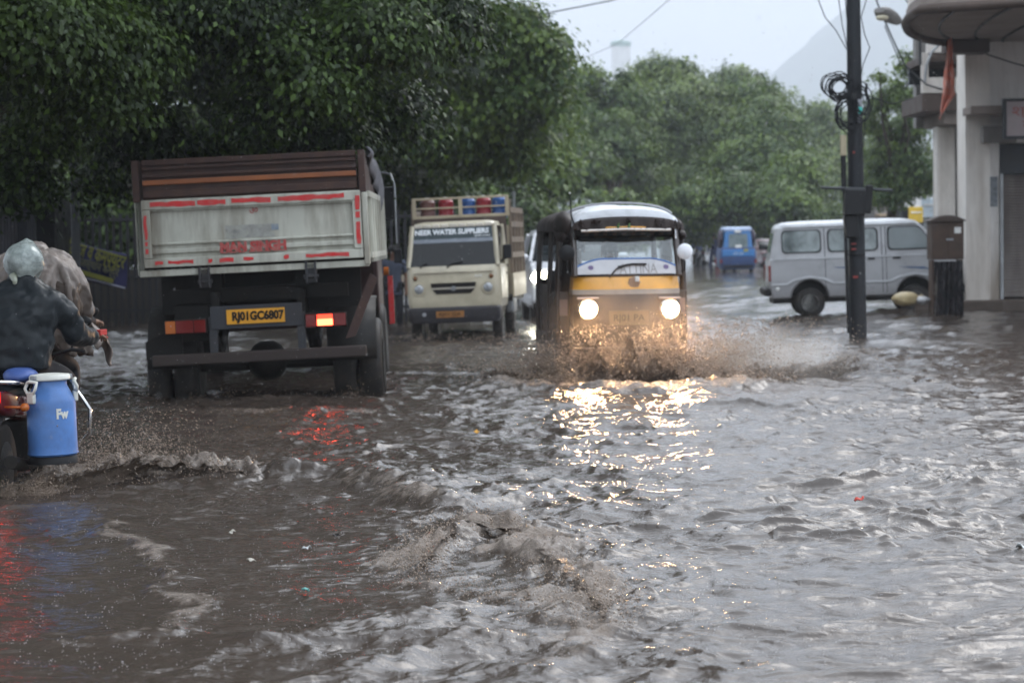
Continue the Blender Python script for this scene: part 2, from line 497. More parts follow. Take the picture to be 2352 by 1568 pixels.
# hill fading into the rain
def build_hill():
    nx, ny = 90, 40
    xs = np.linspace(-40, 420, nx); ys = np.linspace(660, 1050, ny)
    X, Y = np.meshgrid(xs, ys)
    t = np.clip((X - 40) / 120, 0, None)
    ridge = 128 * (1 - np.exp(-((X - 45) / 70).clip(0) ** 1.1)) * np.exp(-((Y - 840) / 120) ** 2)
    sh = 44 * np.exp(-((X - 40) / 38) ** 2) * np.exp(-((Y - 830) / 110) ** 2)
    Z = np.maximum(ridge, sh) + 3.5 * gnoise(X / 26, Y / 26) + 1.6 * gnoise(X / 8, Y / 8) - 4
    V = np.stack([X.ravel() * 3.4, Y.ravel() * 3.4, Z.ravel() * 3.4 - 8], 1)
    i = np.arange(ny - 1)[:, None] * nx + np.arange(nx - 1)[None, :]
    F = np.stack([i, i + 1, i + nx + 1, i + nx], -1).ravel()
    o = fast_mesh('hill', V, F, 4, pm('hill_scrub', (0.06, 0.08, 0.05), rough=0.9, vs=0.05, var=0.4), smooth=True)
    tag(o, kind='structure')
build_hill()
# ------------------------------------------------------------------ trees
def leaf_material(name, c1, c2, tl=0.35):
    m = bpy.data.materials.new(name); m.use_nodes = True
    N, L = m.node_tree.nodes, m.node_tree.links
    b = N['Principled BSDF']; out = N['Material Output']
    at = N.new('ShaderNodeAttribute'); at.attribute_name = 'tint'
    mx = N.new('ShaderNodeMix'); mx.data_type = 'RGBA'
    mx.inputs[6].default_value = (*c1, 1); mx.inputs[7].default_value = (*c2, 1)
    L.new(at.outputs['Fac'], mx.inputs[0])
    L.new(mx.outputs[2], b.inputs['Base Color'])
    b.inputs['Roughness'].default_value = 0.42; b.inputs['Specular IOR Level'].default_value = 0.28
    tr = N.new('ShaderNodeBsdfTranslucent')
    h = N.new('ShaderNodeHueSaturation'); h.inputs['Value'].default_value = 1.3; h.inputs['Hue'].default_value = 0.485
    L.new(mx.outputs[2], h.inputs['Color']); L.new(h.outputs[0], tr.inputs['Color'])
    ms = N.new('ShaderNodeMixShader'); ms.inputs[0].default_value = tl
    L.new(b.outputs[0], ms.inputs[1]); L.new(tr.outputs[0], ms.inputs[2])
    L.new(ms.outputs[0], out.inputs['Surface'])
    return m
M_leaf = leaf_material('neem_leaf', (0.009, 0.020, 0.006), (0.10, 0.165, 0.032), .28)  # first green taken almost to black to bake in the canopy's deep shade
M_leaf2 = leaf_material('broad_leaf', (0.028, 0.058, 0.017), (0.13, 0.19, 0.040))
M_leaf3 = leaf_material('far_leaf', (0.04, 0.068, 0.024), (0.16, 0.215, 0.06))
M_bark = pm('bark', (0.055, 0.042, 0.032), rough=0.85, bump=0.8, bs=18, dirt=0.5, dcol=(0.03, 0.035, 0.02))

def crown(name, blobs, leaf, n_sub, n_leaf, mat, parent, seed, sub_r=0.55, droop=0.25, shell=0.5, lo=None, tp=1.8):
    """blobs: (x,y,z,rx,ry,rz). each blob carries n_sub sprays of n_leaf leaves"""
    rs = np.random.RandomState(seed)
    C = []; S = []; O = []; T = []
    for (bx, by, bz, rx, ry, rz, *w) in blobs:
        k = w[0] if w else 1.0
        n = max(3, int(n_sub * k))
        d = rs.normal(size=(n, 3)); d /= np.linalg.norm(d, axis=1)[:, None]
        r = (shell + (1 - shell) * rs.rand(n)) 
        r = np.where(rs.rand(n) < 0.25, r * rs.rand(n), r)
        c = np.array([bx, by, bz]) + d * r[:, None] * np.array([rx, ry, rz])
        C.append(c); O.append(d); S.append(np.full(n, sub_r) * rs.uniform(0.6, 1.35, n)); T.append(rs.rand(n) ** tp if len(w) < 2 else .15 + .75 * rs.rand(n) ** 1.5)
    C = np.concatenate(C); O = np.concatenate(O); S = np.concatenate(S); T = np.concatenate(T)
    if lo is not None:
        C[:, 2] = np.maximum(C[:, 2], lo)
    n = len(C) * n_leaf
    idx = np.repeat(np.arange(len(C)), n_leaf)
    off = rs.normal(size=(n, 3)) * 0.5
    off[:, 2] *= 0.55
    off[:, 2] -= 0.25 * (off[:, 0] ** 2 + off[:, 1] ** 2)
    p = C[idx] + off * S[idx][:, None]
    up = np.array([0, 0, 1.0])
    nrm = up * 0.75 + O[idx] * 0.45 + off * 0.5 + rs.normal(size=(n, 3)) * 0.42
    nrm /= np.linalg.norm(nrm, axis=1)[:, None]
    ld = O[idx] * 0.6 + off * 0.9 + rs.normal(size=(n, 3)) * 0.6 - up * droop * 2
    ld -= nrm * np.sum(ld * nrm, 1)[:, None]
    ld /= np.linalg.norm(ld, axis=1)[:, None] + 1e-9
    sd = np.cross(nrm, ld)
    ls = leaf * rs.uniform(0.55, 1.35, n)[:, None]
    v0 = p - ld * ls * 0.5
    v2 = p + ld * ls * 0.5 - nrm * ls * 0.12
    v1 = p - ld * ls * 0.05 + sd * ls * 0.30 + nrm * ls * 0.06
    v3 = p - ld * ls * 0.05 - sd * ls * 0.30 + nrm * ls * 0.06
    V = np.stack([v0, v1, v2, v3], 1).reshape(-1, 3)
    Fi = np.arange(n * 4)
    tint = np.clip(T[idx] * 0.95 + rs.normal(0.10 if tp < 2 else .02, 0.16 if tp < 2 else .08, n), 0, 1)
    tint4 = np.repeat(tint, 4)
    return fast_mesh(name, V, Fi, 4, mat, parent, attrs={'tint': ('POINT', 'FLOAT', tint4)})

def trunk(parent, top_blobs, h0, r0, seed, mat=None, base=-0.3):
    rnd = random.Random(seed); m = MB()
    fork = Vector((rnd.uniform(-.3, .3), rnd.uniform(-.3, .3), h0))
    m.tube([(0, 0, base), (0.05, 0, base + 0.3), (rnd.uniform(-.1, .1), 0.05, h0 * 0.5), fork], [r0 * 1.35, r0 * 1.05, r0 * 0.85, r0 * 0.75], 10)
    for b in top_blobs:
        e = Vector(b[:3]); mid = fork.lerp(e, 0.5) + Vector((rnd.uniform(-.4, .4), rnd.uniform(-.4, .4), rnd.uniform(0.1, .6)))
        m.tube([fork - Vector((0, 0, .2)), fork.lerp(mid, .5) + Vector((0, 0, .1)), mid, e], [r0 * 0.5, r0 * 0.36, r0 * 0.24, r0 * 0.07], 7)
        for _ in range(3):
            q = e + Vector((rnd.uniform(-1, 1) * b[3], rnd.uniform(-1, 1) * b[4], rnd.uniform(-.6, .6) * b[5])) * 0.8
            m.tube([mid.lerp(e, rnd.uniform(.1, .8)), e.lerp(q, .5) + Vector((0, 0, .15)), q], [r0 * 0.13, r0 * 0.08, 0.012], 5)
    return m.build('trunk', mat or M_bark, parent, smooth=60)

def tree(name, loc, blobs, leaf, n_sub, n_leaf, mat, h0, r0, seed, label, group=None, **kw):
    """blobs in world coordinates"""
    t = empty(name, loc, label=label, cat='tree', group=group)
    L = Vector(loc)
    lb = [(b[0] - L.x, b[1] - L.y, b[2] - L.z, *b[3:]) for b in blobs]
    trunk(t, lb[:9], h0, r0, seed)
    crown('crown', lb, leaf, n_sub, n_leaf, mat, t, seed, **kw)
    return t

def pb(px, py, Y, rpx, rpy, ry=None, w=1.0):
    """a clump whose middle shows at px,py when it stands Y metres off"""
    p = P(px, py, Y); k = Y / F_PX
    return (p.x, p.y, p.z, rpx * k, (ry if ry else (rpx * k + rpy * k) / 2), rpy * k, w)
GL = 'trees along the flooded street'
# roadside trees overhanging the lorry
tree('roadside_tree', (-8.2, 25, -0.2),
     [(-6.6, 24, 7.2, 3.6, 4.0, 2.2, 1.6), (-3.4, 24.5, 7.4, 2.6, 3.4, 1.8, 1.2), (-9.5, 26, 7, 3, 4, 2.6, 1.2), (-1.2, 26, 6.6, 1.7, 2.2, 1.3, .7),
      (-7.5, 20, 6.2, 2.6, 2.6, 1.8, 1), (-6.0, 27, 4.9, 3.2, 2.2, 1.0, 1.1), (-2.2, 27.5, 5.2, 2.2, 1.8, .9, .8),
      pb(70, 60, 22, 150, 110, 1.0, .45) + (1,), pb(240, 90, 23, 110, 80, 0.8, .35) + (1,), pb(200, 200, 23, 70, 45, .6, .16) + (1,), pb(90, 300, 24, 35, 55, .4, .07) + (1,),  # trailing (1,) tints a clump paler, painting skylight on the low twigs
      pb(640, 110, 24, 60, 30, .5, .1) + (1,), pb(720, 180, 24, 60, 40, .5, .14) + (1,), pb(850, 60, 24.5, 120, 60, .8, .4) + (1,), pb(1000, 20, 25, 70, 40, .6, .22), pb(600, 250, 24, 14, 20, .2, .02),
      pb(450, 20, 24, 200, 50, .8, .4), pb(330, 300, 25, 60, 50, .5, .12), pb(480, 345, 26, 50, 30, .4, .08), pb(20, 400, 24, 50, 50, .5, .12), pb(560, 330, 26, 30, 30, .3, .05), pb(760, 300, 26, 50, 40, .4, .08), pb(250, 400, 27, 30, 30, .3, .04), pb(900, 250, 27, 60, 50, .5, .12)],
     0.080, 420, 120, M_leaf, 3.4, 0.28, 11, 'dark leafy tree overhanging the cream tipper lorry, its low twigs hanging into view', GL, sub_r=0.42, droop=0.5, tp=5)
tree('roadside_tree', (-8.6, 11, -0.2),
     [(-7, 11, 7.0, 3.6, 4, 1.8, 1.4), (-4, 12, 7.4, 3, 4, 1.6, 1.3), (-6, 16, 7.2, 4, 3, 1.6, 1.4), (-5, 7, 7.2, 3.5, 3, 1.6, 1.0), (-3, 17, 6.6, 2.4, 3, 1.3, 1), (-9.5, 14, 6, 3, 4, 2, 1)],
     0.17, 260, 34, M_leaf, 3.4, 0.3, 10, 'tree whose crown hangs over the near left side of the street', GL, sub_r=0.6, droop=0.5)
tree('roadside_tree', (-9.6, 37, -0.2),
     [(-9, 36, 7.5, 4.5, 4.5, 2.8, 1.5), (-5.2, 36, 7.6, 3.2, 4, 2.4, 1.2), (-2.6, 38, 7.2, 2.4, 3, 2, .9), (-7.5, 40, 4.9, 5, 2.2, 1.5, 1.6), (-3.2, 41, 5.0, 2.8, 2, 1.3, .9), (-11, 39, 4.2, 3, 2, 1.6, .7)],
     0.17, 420, 34, M_leaf, 3.2, 0.3, 12, 'dark tree standing over the fence with the blue banner', GL, droop=0.4, tp=4)
tree('roadside_tree', (-7.4, 52, -0.2),
     [pb(300, 330, 56, 420, 130, 3, 1.4), pb(760, 200, 52, 330, 200, 3.5, 1.6), pb(960, 90, 50, 200, 140, 3, 1.1), pb(1130, 120, 49, 120, 100, 2.2, .7), pb(1080, 270, 50, 170, 110, 2.6, .9),
      pb(850, 400, 54, 240, 70, 2, .9), pb(1180, 60, 48, 50, 50, 1.2, .22), pb(1235, 120, 48, 50, 50, 1.1, .25), pb(1215, 210, 48, 65, 50, 1.2, .3), pb(1160, 330, 50, 90, 60, 1.5, .4), pb(540, 430, 57, 300, 60, 2, .8),
      (-3, 49, 9, 5, 4, 3, 1.2), (-8, 48, 9.5, 5, 4, 3, 1.2)],
     0.15, 330, 72, M_leaf2, 3.0, 0.34, 13, 'tall bushy tree behind the beige water truck, its edge against the sky', GL, droop=0.3)
tree('roadside_tree', (-3.5, 68, -0.2),
     [pb(1010, 420, 66, 160, 70, 3, .9), pb(1190, 390, 66, 120, 60, 2.5, .7), pb(1230, 280, 68, 90, 80, 2, .6), pb(1000, 260, 70, 200, 160, 3, 1.2), pb(1100, 500, 64, 120, 50, 2, .6), pb(700, 480, 66, 350, 80, 2.5, 1.2), pb(250, 470, 66, 420, 90, 2.5, 1.2)],
     0.24, 300, 32, M_leaf2, 2.6, 0.3, 14, 'tree in deep shade between the beige truck and the autorickshaw', GL)
GC = 'trees beyond the junction'
tree('street_tree', (4.6, 100, -0.2),
     [pb(1345, 190, 104, 34, 34, 1.2, .35), pb(1335, 260, 104, 70, 60, 2, .8), pb(1400, 330, 102, 90, 90, 2.6, 1), pb(1310, 380, 98, 80, 70, 2, .8), pb(1440, 230, 104, 50, 70, 1.5, .6), pb(1240, 420, 96, 80, 60, 1.8, .7), pb(1290, 320, 100, 70, 60, 1.5, .5)],
     0.22, 85, 100, M_leaf2, 3, 0.3, 21, 'green tree behind the autorickshaw, below the water tower', GC, sub_r=0.75)
tree('street_tree', (9.0, 112, -0.2),
     [pb(1530, 165, 112, 65, 36, 1.5, .6), pb(1480, 200, 112, 40, 35, 1.2, .35), pb(1560, 240, 110, 110, 70, 2.6, 1.1), pb(1500, 320, 108, 110, 80, 2.6, 1), pb(1640, 330, 108, 110, 90, 2.6, 1), pb(1590, 420, 106, 130, 60, 2.6, 1), pb(1460, 430, 104, 90, 60, 2, .7)],
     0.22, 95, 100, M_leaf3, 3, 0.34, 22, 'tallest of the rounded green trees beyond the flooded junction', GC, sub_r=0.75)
tree('street_tree', (12.6, 104, -0.2),
     [pb(1720, 220, 110, 70, 40, 1.8, .6), pb(1760, 290, 106, 90, 70, 2.4, .9), pb(1740, 370, 104, 110, 70, 2.6, .9), pb(1820, 400, 100, 65, 45, 1.8, .6), pb(1690, 450, 100, 110, 50, 2.2, .8), pb(1800, 460, 98, 80, 45, 2, .6), pb(1580, 460, 100, 70, 40, 1.6, .5)],
     0.22, 90, 100, M_leaf2, 3, 0.32, 23, 'broad green tree behind the blue three-wheeler', GC, sub_r=0.75)
tree('street_tree', (12, 150, -0.2),
     [pb(1690, 175, 150, 70, 30, 2, .5), pb(1600, 230, 150, 90, 60, 3, .6), pb(1780, 260, 150, 80, 60, 3, .6), pb(1700, 330, 150, 110, 80, 3, .8)],
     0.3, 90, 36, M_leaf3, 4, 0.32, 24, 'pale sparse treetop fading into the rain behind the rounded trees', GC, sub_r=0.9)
tree('street_tree', (22, 140, -0.2),
     [pb(1880, 270, 140, 70, 40, 2.5, .6), pb(1910, 330, 138, 90, 60, 3, .9), pb(1870, 420, 130, 90, 80, 3, .9), pb(1960, 400, 135, 90, 90, 3, .9), pb(2030, 380, 140, 60, 90, 3, .6)],
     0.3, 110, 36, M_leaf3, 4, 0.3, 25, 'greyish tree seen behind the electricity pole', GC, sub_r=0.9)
tree('verge_tree', (11.9, 74, 0),
     [pb(2085, 150, 72, 20, 40, .5, .12), pb(2060, 215, 72, 40, 32, .6, .3), pb(2020, 240, 72, 26, 16, .5, .14), pb(2000, 280, 73, 20, 24, .5, .15), pb(2080, 290, 74, 60, 40, 1.2, .6), pb(2050, 350, 74, 70, 60, 1.3, .9), pb(2110, 390, 74, 60, 60, 1.3, .8), pb(2040, 430, 74, 60, 50, 1.2, .7), pb(2020, 180, 71, 6, 6, .2, .02)],
     0.14, 90, 66, M_leaf2, 3, 0.2, 26, 'bright green tree climbing beside the corner building', sub_r=0.42)

def bush(px, py, Y, rpx, rpy, seed, label, mat=M_leaf3, leaf=0.16, ns=60):
    b = pb(px, py, Y, rpx, rpy); base = (b[0], b[1], 0.0)
    t = empty('bush', base, label=label, cat='bush')
    lb = [(0, 0, b[2], *b[3:6], 1.0), (b[3] * .5, 0, b[2] * .8, b[3] * .6, b[4], b[5] * .7, .5), (-b[3] * .6, .2, b[2] * .75, b[3] * .5, b[4], b[5] * .7, .5)]
    m = MB(); rnd = random.Random(seed)
    for k in range(7):
        m.tube([(0, 0, -.1), (rnd.uniform(-.3, .3), rnd.uniform(-.3, .3), b[2] * .5), (rnd.uniform(-1, 1) * b[3] * .8, rnd.uniform(-.5, .5), b[2] + rnd.uniform(-.3, .5) * b[5])], [.05, .03, .01], 5)
    m.build('stem', M_bark, t)
    crown('foliage', lb, leaf, ns, 34, mat, t, seed, sub_r=0.4)
    return t
bush(1240, 505, 70, 75, 60, 31, 'yellowish bush on the bank between the white car and the beige truck')
bush(1335, 520, 72, 60, 40, 32, 'low bush on the bank behind the roof of the autorickshaw')
bush(1390, 500, 88, 120, 70, 38, 'leafy bush on the bank below the water tower', M_leaf2, .2, 110)
bush(1520, 500, 104, 130, 62, 33, 'dark hedge bush behind the autorickshaw roof', M_leaf2, .2, 120)
bush(1700, 500, 112, 130, 56, 34, 'hedge bush behind the blue three-wheeler', M_leaf2, .2, 120)
bush(1860, 500, 114, 110, 56, 35, 'hedge bush behind the rear of the silver van', M_leaf2, .2, 120)
bush(2020, 490, 106, 110, 60, 36, 'hedge bush behind the middle of the silver van', M_leaf2, .2, 110)
GH = 'dark hedge bushes behind the iron fence'
for k, (px, Y) in enumerate(((-60, 50), (90, 51), (240, 50), (400, 52), (560, 51), (720, 53), (880, 55), (1020, 58), (1130, 62))):
    o_ = bush(px, 480, Y, 120, 110, 40 + k, 'dark hedge bush in the shaded row behind the iron fence and the lorry', M_leaf, .16, 170)
    o_['group'] = GH
# earth bank at the side
b = MB()
def _bank(u, v):
    x = -8 + 11.5 * u; y = 74 + 24 * v
    h = 3.4 * math.sin(math.pi * min(1, u * 1.0)) ** 0.5 * sstep(v * 2.2) * (1 - .5 * v)
    return (x, y + 3 * u, float(-.3 + h + .25 * gnoise(np.array([x * .8]), np.array([y * .8]))[0]))
b.sheet(_bank, 40, 24)
tag(b.build('earth_bank', pm('red_earth', (0.075, 0.05, 0.038), rough=.9, dirt=.6, dcol=(.05, .07, .03), ds=.8, vs=.5), smooth=180), kind='structure')
# ------------------------------------------------------------------ street furniture and buildings
M_wall = pm('cream_plaster', (0.74, 0.70, 0.65), rough=.7, dirt=.7, dcol=(.30, .24, .19), ds=2.6, streak=True, var=.08, bump=.1, bs=30)
M_wall2 = pm('pale_plaster', (0.78, 0.76, 0.74), rough=.7, dirt=.75, dcol=(.36, .31, .26), ds=2.4, streak=True, var=.07, bump=.1, bs=30, low=(0.2, 1.3))
M_brown = pm('brown_paint', (0.085, 0.062, 0.052), rough=.6, dirt=.4)
M_soffit = pm('stained_concrete', (0.28, 0.235, 0.21), rough=.8, dirt=.5, dcol=(.09, .07, .06), ds=1.5)
M_conc = pm('grey_concrete', (0.23, 0.22, 0.21), rough=.8, dirt=.5, dcol=(.1, .09, .08))
M_plinth = pm('muddy_step', (0.11, 0.085, 0.07), rough=.45, dirt=.5)
M_black = pm('black_rubber', (0.012, 0.012, 0.013), rough=.45)
M_wire = pm('black_cable', (0.010, 0.011, 0.013), rough=.4)
M_glassd = pm('dark_glass', (0.015, 0.018, 0.02), rough=.08, rvar=.03)
M_shut = pm('rolling_shutter_metal', (0.38, 0.34, 0.32), rough=.5, metal=.3, dirt=.5, dcol=(.12, .10, .085), streak=True)
M_galv = pm('galvanised_metal', (0.30, 0.31, 0.32), rough=.4, metal=.7, dirt=.4)
M_dgrey = pm('dark_grey_paint', (0.05, 0.055, 0.06), rough=.5, dirt=.4)
M_red = pm('red_paint', (0.42, 0.022, 0.018), rough=.5)
M_cream_d = pm('cream_wood', (0.35, 0.30, 0.2), rough=.7)
M_white = pm('white_paint', (0.72, 0.72, 0.70), rough=.4, dirt=.2)

def bx(m, p0, p1):
    """box between two opposite corners"""
    c = [(p0[i] + p1[i]) / 2 for i in range(3)]; d = [abs(p1[i] - p0[i]) for i in range(3)]
    return m.box(c, d)

def zz(px, py, Y): return P(px, py, Y).z
def xx(px, py, Y): return P(px, py, Y).x

# corner building, camera side face at Y=42
def corner_building():
    Y = 42.0
    t = empty('corner_building', (8.0, Y, 0), label='cream plastered shop building with a curved balcony overhead and a rolled down shutter', cat='building')
    o = Vector((8.0, Y, 0))
    def lx(px): return xx(px, 400, Y) - o.x
    def lz(py, px=2250): return zz(px, py, Y)
    x0, x1, x2, x3 = lx(2213), lx(2262), lx(2298), 14.0
    # wall mass with the shutter bay left open
    m = MB()
    m.prism([(x1, 0), (x2 - .02, 0), (x2 + 1.7, 8.9), (x1 + 1.85, 8.9)], 'z', -.3, 9.5)
    m.prism([(x2 - .021, 0), (x3, 0), (x3, 8.8), (x2 + 1.9, 8.8)], 'z', lz(330), 9.49)
    bx(m, (x2 + 2.9, 0.0, -.3), (x3, 9, lz(330)))
    m.prism([(x2 - .02, 1.2), (x2 + 2.9, 1.2), (x2 + 2.9, 8.9), (x2 + 1.92, 8.9)], 'z', -.3, lz(330) - .004)
    m.build('wall', M_wall2, t, bevel=.01)
    m = MB(); bx(m, (x0, -.18, -.3), (x1 + .06, .6, lz(99))); m.build('pillar', M_wall, t, bevel=.015)
    # thin projecting canopy slab and beam
    m = MB(); m.prism([(x0 - .05, -.95), (x2 + .5, -1.15), (x2 + .5, -.004), (x1 + .08, -.004), (x1 + .08, -.2), (x0 - .05, -.2)], 'z', lz(268), lz(250)); m.build('canopy', M_soffit, t, bevel=.01)
    m = MB(); bx(m, (lx(2248), -.42, lz(330)), (x2 + .2, -.19, lz(292))); m.build('beam', M_conc, t, bevel=.01)
    # shutter
    m = MB(); z0 = lz(684); z1 = lz(400); n = 44
    prof = []
    for i in range(n + 1):
        z = z0 + (z1 - z0) * i / n
        prof += [(0.20, z), (0.165, z + (z1 - z0) / n * .5)]
    prof = prof[:-1]
    m.loft([[(x2 + .03, y, z) for y, z in prof], [(x2 + 2.87, y, z) for y, z in prof]], caps=False, closed=False)
    m.build('shutter', M_shut, t, smooth=60)
    m = MB(); bx(m, (x2, .05, z1 - .01), (x2 + 2.88, .34, lz(331))); m.build('shutter_box', M_dgrey, t, bevel=.01)
    m = MB(); bx(m, (x2 - .015, -.03, z0 - .05), (x2 + .045, .12, z1)); m.build('guide_rail', M_galv, t, bevel=.004)
    # plinth step
    m = MB(); m.prism([(x0 - .9, -.1), (x1 + .2, -.55), (x2 + 4, -.75), (x2 + 4, 1.2), (x0 - .9, 1.2)], 'z', -.4, lz(688, 2240)); m.build('plinth', M_plinth, t, bevel=.03)
    # curved balcony seen from below
    zb = lz(97)
    outer = []
    for k in range(15):
        a = k / 14 * math.pi / 2
        outer.append((x0 - .15 - 1.75 * math.sin(a) ** .9, -.3 - 6.3 * (1 - math.cos(a)) ** .75))
    pts = [(x0 + .1, .0)] + outer + [(x0 + .6, -8.2), (4.2, -8.4), (4.2, 0)]
    m = MB(); m.prism(pts, 'z', zb, zb + .16); m.build('balcony_slab', M_soffit, t)
    rim = outer + [(x0 + .6, -8.2)]
    m = MB(); m.tube([(x, y, zb - .03) for x, y in rim], .075, 8); m.build('balcony_drip_edge', M_brown, t, smooth=80)
    m = MB(); m.loft([[(x + .03, y, zb + .162), (x + .03, y, zb + 1.0), (x + .13, y, zb + 1.0), (x + .13, y, zb + .162)] for x, y in rim]); m.build('balcony_parapet', M_wall, t)
    for k, s in enumerate((.78, .5, .2)):
        m = MB(); m.tube([(x0 + .35 + (x - x0 - .35) * s + .5 * (1 - s), y * (1 - .0 * s), zb - .015) for x, y in outer], .022, 6)
        m.build('soffit_conduit', M_black, t, smooth=80)
    m = MB(); bx(m, (x0 - .42, -.75, zb - .24), (x1 - .05, -.19, zb - .004)); m.build('corbel', M_brown, t, bevel=.02)
    # poster on the narrow wall
    m = MB(); bx(m, (lx(2263) + .02, -.012, lz(475, 2275)), (lx(2291), -.003, lz(406, 2275)))
    po = m.build('poster', pm('poster_print', (.13, .15, .17), rough=.35, vs=9, var=.9, dirt=.7, dcol=(.35, .37, .4), ds=7), t)
    # sign board
    m = MB(); sx0 = xx(2311, 280, Y - 1.3) - o.x; bx(m, (sx0, -1.32, lz(322, 2330)), (sx0 + 2.2, -1.25, lz(240, 2330)))
    sb = m.build('sign_board', pm('faded_sign', (.42, .36, .37), rough=.4, dirt=.4, dcol=(.3, .2, .2)), t)
    m = MB(); zs0, zs1 = lz(326, 2330), lz(236, 2330)
    bx(m, (sx0 - .06, -1.35, zs0), (sx0, -1.22, zs1)); bx(m, (sx0, -1.35, zs1 - .05), (sx0 + 2.2, -1.22, zs1)); bx(m, (sx0, -1.35, zs0), (sx0 + 2.2, -1.22, zs0 + .05))
    m.build('sign_frame', M_dgrey, sb, bevel=.004)
    M_sr = pm('faded_red_letters', (.36, .08, .06), rough=.5, dirt=.5, dcol=(.4, .3, .3), ds=12)
    text_mesh('lettering', 'श्री राम\nस्टोर', .24, M_sr, sb, (sx0 + .62, -1.324, (zs0 + zs1) / 2), width=1.05)
    # cables clipped to the wall
    m = MB(); m.tube([(lx(2232), -.24, zb - .1), (lx(2262), -.34, lz(130)), (lx(2310), -.8, lz(155)), (lx(2352), -1.3, lz(175)), (x2 + 2, -2, lz(215))], .013, 5)
    m.build('cable', M_wire, t, smooth=80)
    return t
corner_building()

# recessed wing behind it with balconies
def side_wing():
    Y = 50.0
    o = Vector((9.0, Y, 0))
    t = empty('apartment_block', o, label='older block behind the shop building, brown banded balconies above a cream column', cat='building')
    def X(px): return xx(px, 300, Y) - o.x
    def Z(py): return zz(2150, py, Y)
    m = MB(); bx(m, (X(2152), .0, 0), (X(2194), .5, Z(291))); m.build('column', M_wall, t, bevel=.02)
    m = MB(); m.prism([(X(2200), .9), (X(2400), .9), (X(2420), 6), (X(2200) + 1.0, 6)], 'z', 0, 9); bx(m, (X(2135), 1.6, Z(285)), (X(2215), 2.0, 9)); m.build('wall', M_conc, t)
    m = MB(); bx(m, (X(2150), -.9, Z(290)), (X(2212), 1.5, Z(262))); m.build('beam', M_soffit, t, bevel=.02)
    m = MB(); bx(m, (X(2098), -1.1, Z(262)), (X(2215), 1.5, Z(222))); m.build('balcony_band', M_brown, t, bevel=.02)
    m = MB(); bx(m, (X(2097), -1.12, Z(221)), (X(2215), -.95, Z(186))); bx(m, (X(2097), -1.12, Z(186)), (X(2112), -.95, Z(130))); m.build('balcony_parapet', M_wall, t, bevel=.01)
    m = MB(); bx(m, (X(2110), -1.05, Z(150)), (X(2215), 1.5, Z(131))); m.build('balcony_band', M_brown, t, bevel=.02)
    m = MB(); bx(m, (X(2110), -1.06, Z(130)), (X(2165), -.9, Z(20))); bx(m, (X(2165), -1.06, Z(130)), (X(2215), -.9, Z(112))); m.build('balcony_parapet', M_wall, t, bevel=.01)
    # dark opening with slats
    m = MB(); bx(m, (X(2112), 1.3, Z(186)), (X(2215), 1.4, Z(150))); m.build('window', M_glassd, t)
    m = MB()
    for k in range(5):
        bx(m, (X(2166), -.95, Z(110 - 9 * k)), (X(2215), -.88, Z(106 - 9 * k)))
    m.build('louvre', M_galv, t)
    m = MB(); m.tube([(X(2178), -1.1, Z(-20)), (X(2176), -1.15, Z(60)), (X(2186), -1.15, Z(100))], .02, 6); m.build('bracket', M_dgrey, t)
    # pipes and cables between the two blocks
    for k, (px, r) in enumerate(((2198, .03), (2202, .018), (2206, .035), (2209, .015))):
        m = MB(); rnd = random.Random(k)
        m.tube([(X(px) + rnd.uniform(-.02, .02), -1.6, Z(y)) for y in range(-30, 500, 40)], r, 6)
        m.build('pipe' if r > .02 else 'cable', M_wire if k != 2 else M_dgrey, t, smooth=80)
    m = MB(); rnd = random.Random(4)
    for k in range(9):
        m.tube([(X(2201) + .12 * math.cos(a) * rnd.uniform(.7, 1.3), -1.66 + .05 * math.sin(a * 2), Z(165) + .34 * math.sin(a)) for a in [q / 14 * 6.283 for q in range(15)]], .008, 4)
    m.build('cable_bundle', M_wire, t, smooth=80)
    m = MB(); m.tube([P(2165, 95, 48.6) - o, P(2140, 120, 48.6) - o, P(2128, 150, 48.6) - o, P(2124, 190, 48.6) - o], .03, 6); m.build('drain_pipe', M_galv, t, smooth=80)
side_wing()

# pink and orange cloth hanging from the balcony
m = MB()
def _cl(u, v):
    yl = 82 + 195 * v; xl = 2179 - 21 * v
    if v < .7: xr = xl + 4 + 27 * (v / .7) ** .9
    else: xr = xl + 31 * (1 - v) / .3
    p = P(xl + (xr - xl) * u, yl - 14 * u * max(0, v - .6), 41.0)
    return (p.x, p.y + .035 * math.sin(u * 11 + v * 4) + .03 * math.sin(v * 17 + u * 3), p.z)
m.sheet(_cl, 10, 30)
tag(m.build('hanging_banner', pm('pink_orange_cloth', (.66, .19, .12), rough=.7, vs=5, var=.35, dirt=.9, dcol=(.62, .42, .36), ds=6), smooth=180, solid=.004),
    'narrow pink and orange cloth banner hanging beside the shop pillar', 'banner')

# street lamp on its arm
t = empty('street_lamp', P(2112, 60, 49), label='grey street lamp head reaching out from the balcony corner', cat='street lamp')
o = t.location.copy()
m = MB(); a = P(2110, 73, 48.6) - o; c = P(2063, 50, 47.4) - o
m.tube([P(2114, 150, 48.8) - o, P(2113, 90, 48.8) - o, a, c], .028, 8); m.build('arm', M_dgrey, t, smooth=60)
d = (P(2018, 22, 46.6) - o) - c
q = d.normalized()
m = MB(); s0 = c - q * .05
side = q.cross(Vector((0, 0, 1))).normalized(); upv = side.cross(q)
rings = []
for f, w, h in ((0, .05, .05), (.1, .11, .09), (.45, .17, .13), (.8, .2, .12), (1, .12, .05)):
    cc = s0 + d * f
    rings.append([cc + side * w * math.cos(a2) + upv * h * math.sin(a2) for a2 in [k / 12 * 6.283 for k in range(12)]])
m.loft(rings); m.build('lamp_head', M_conc, t, smooth=50)
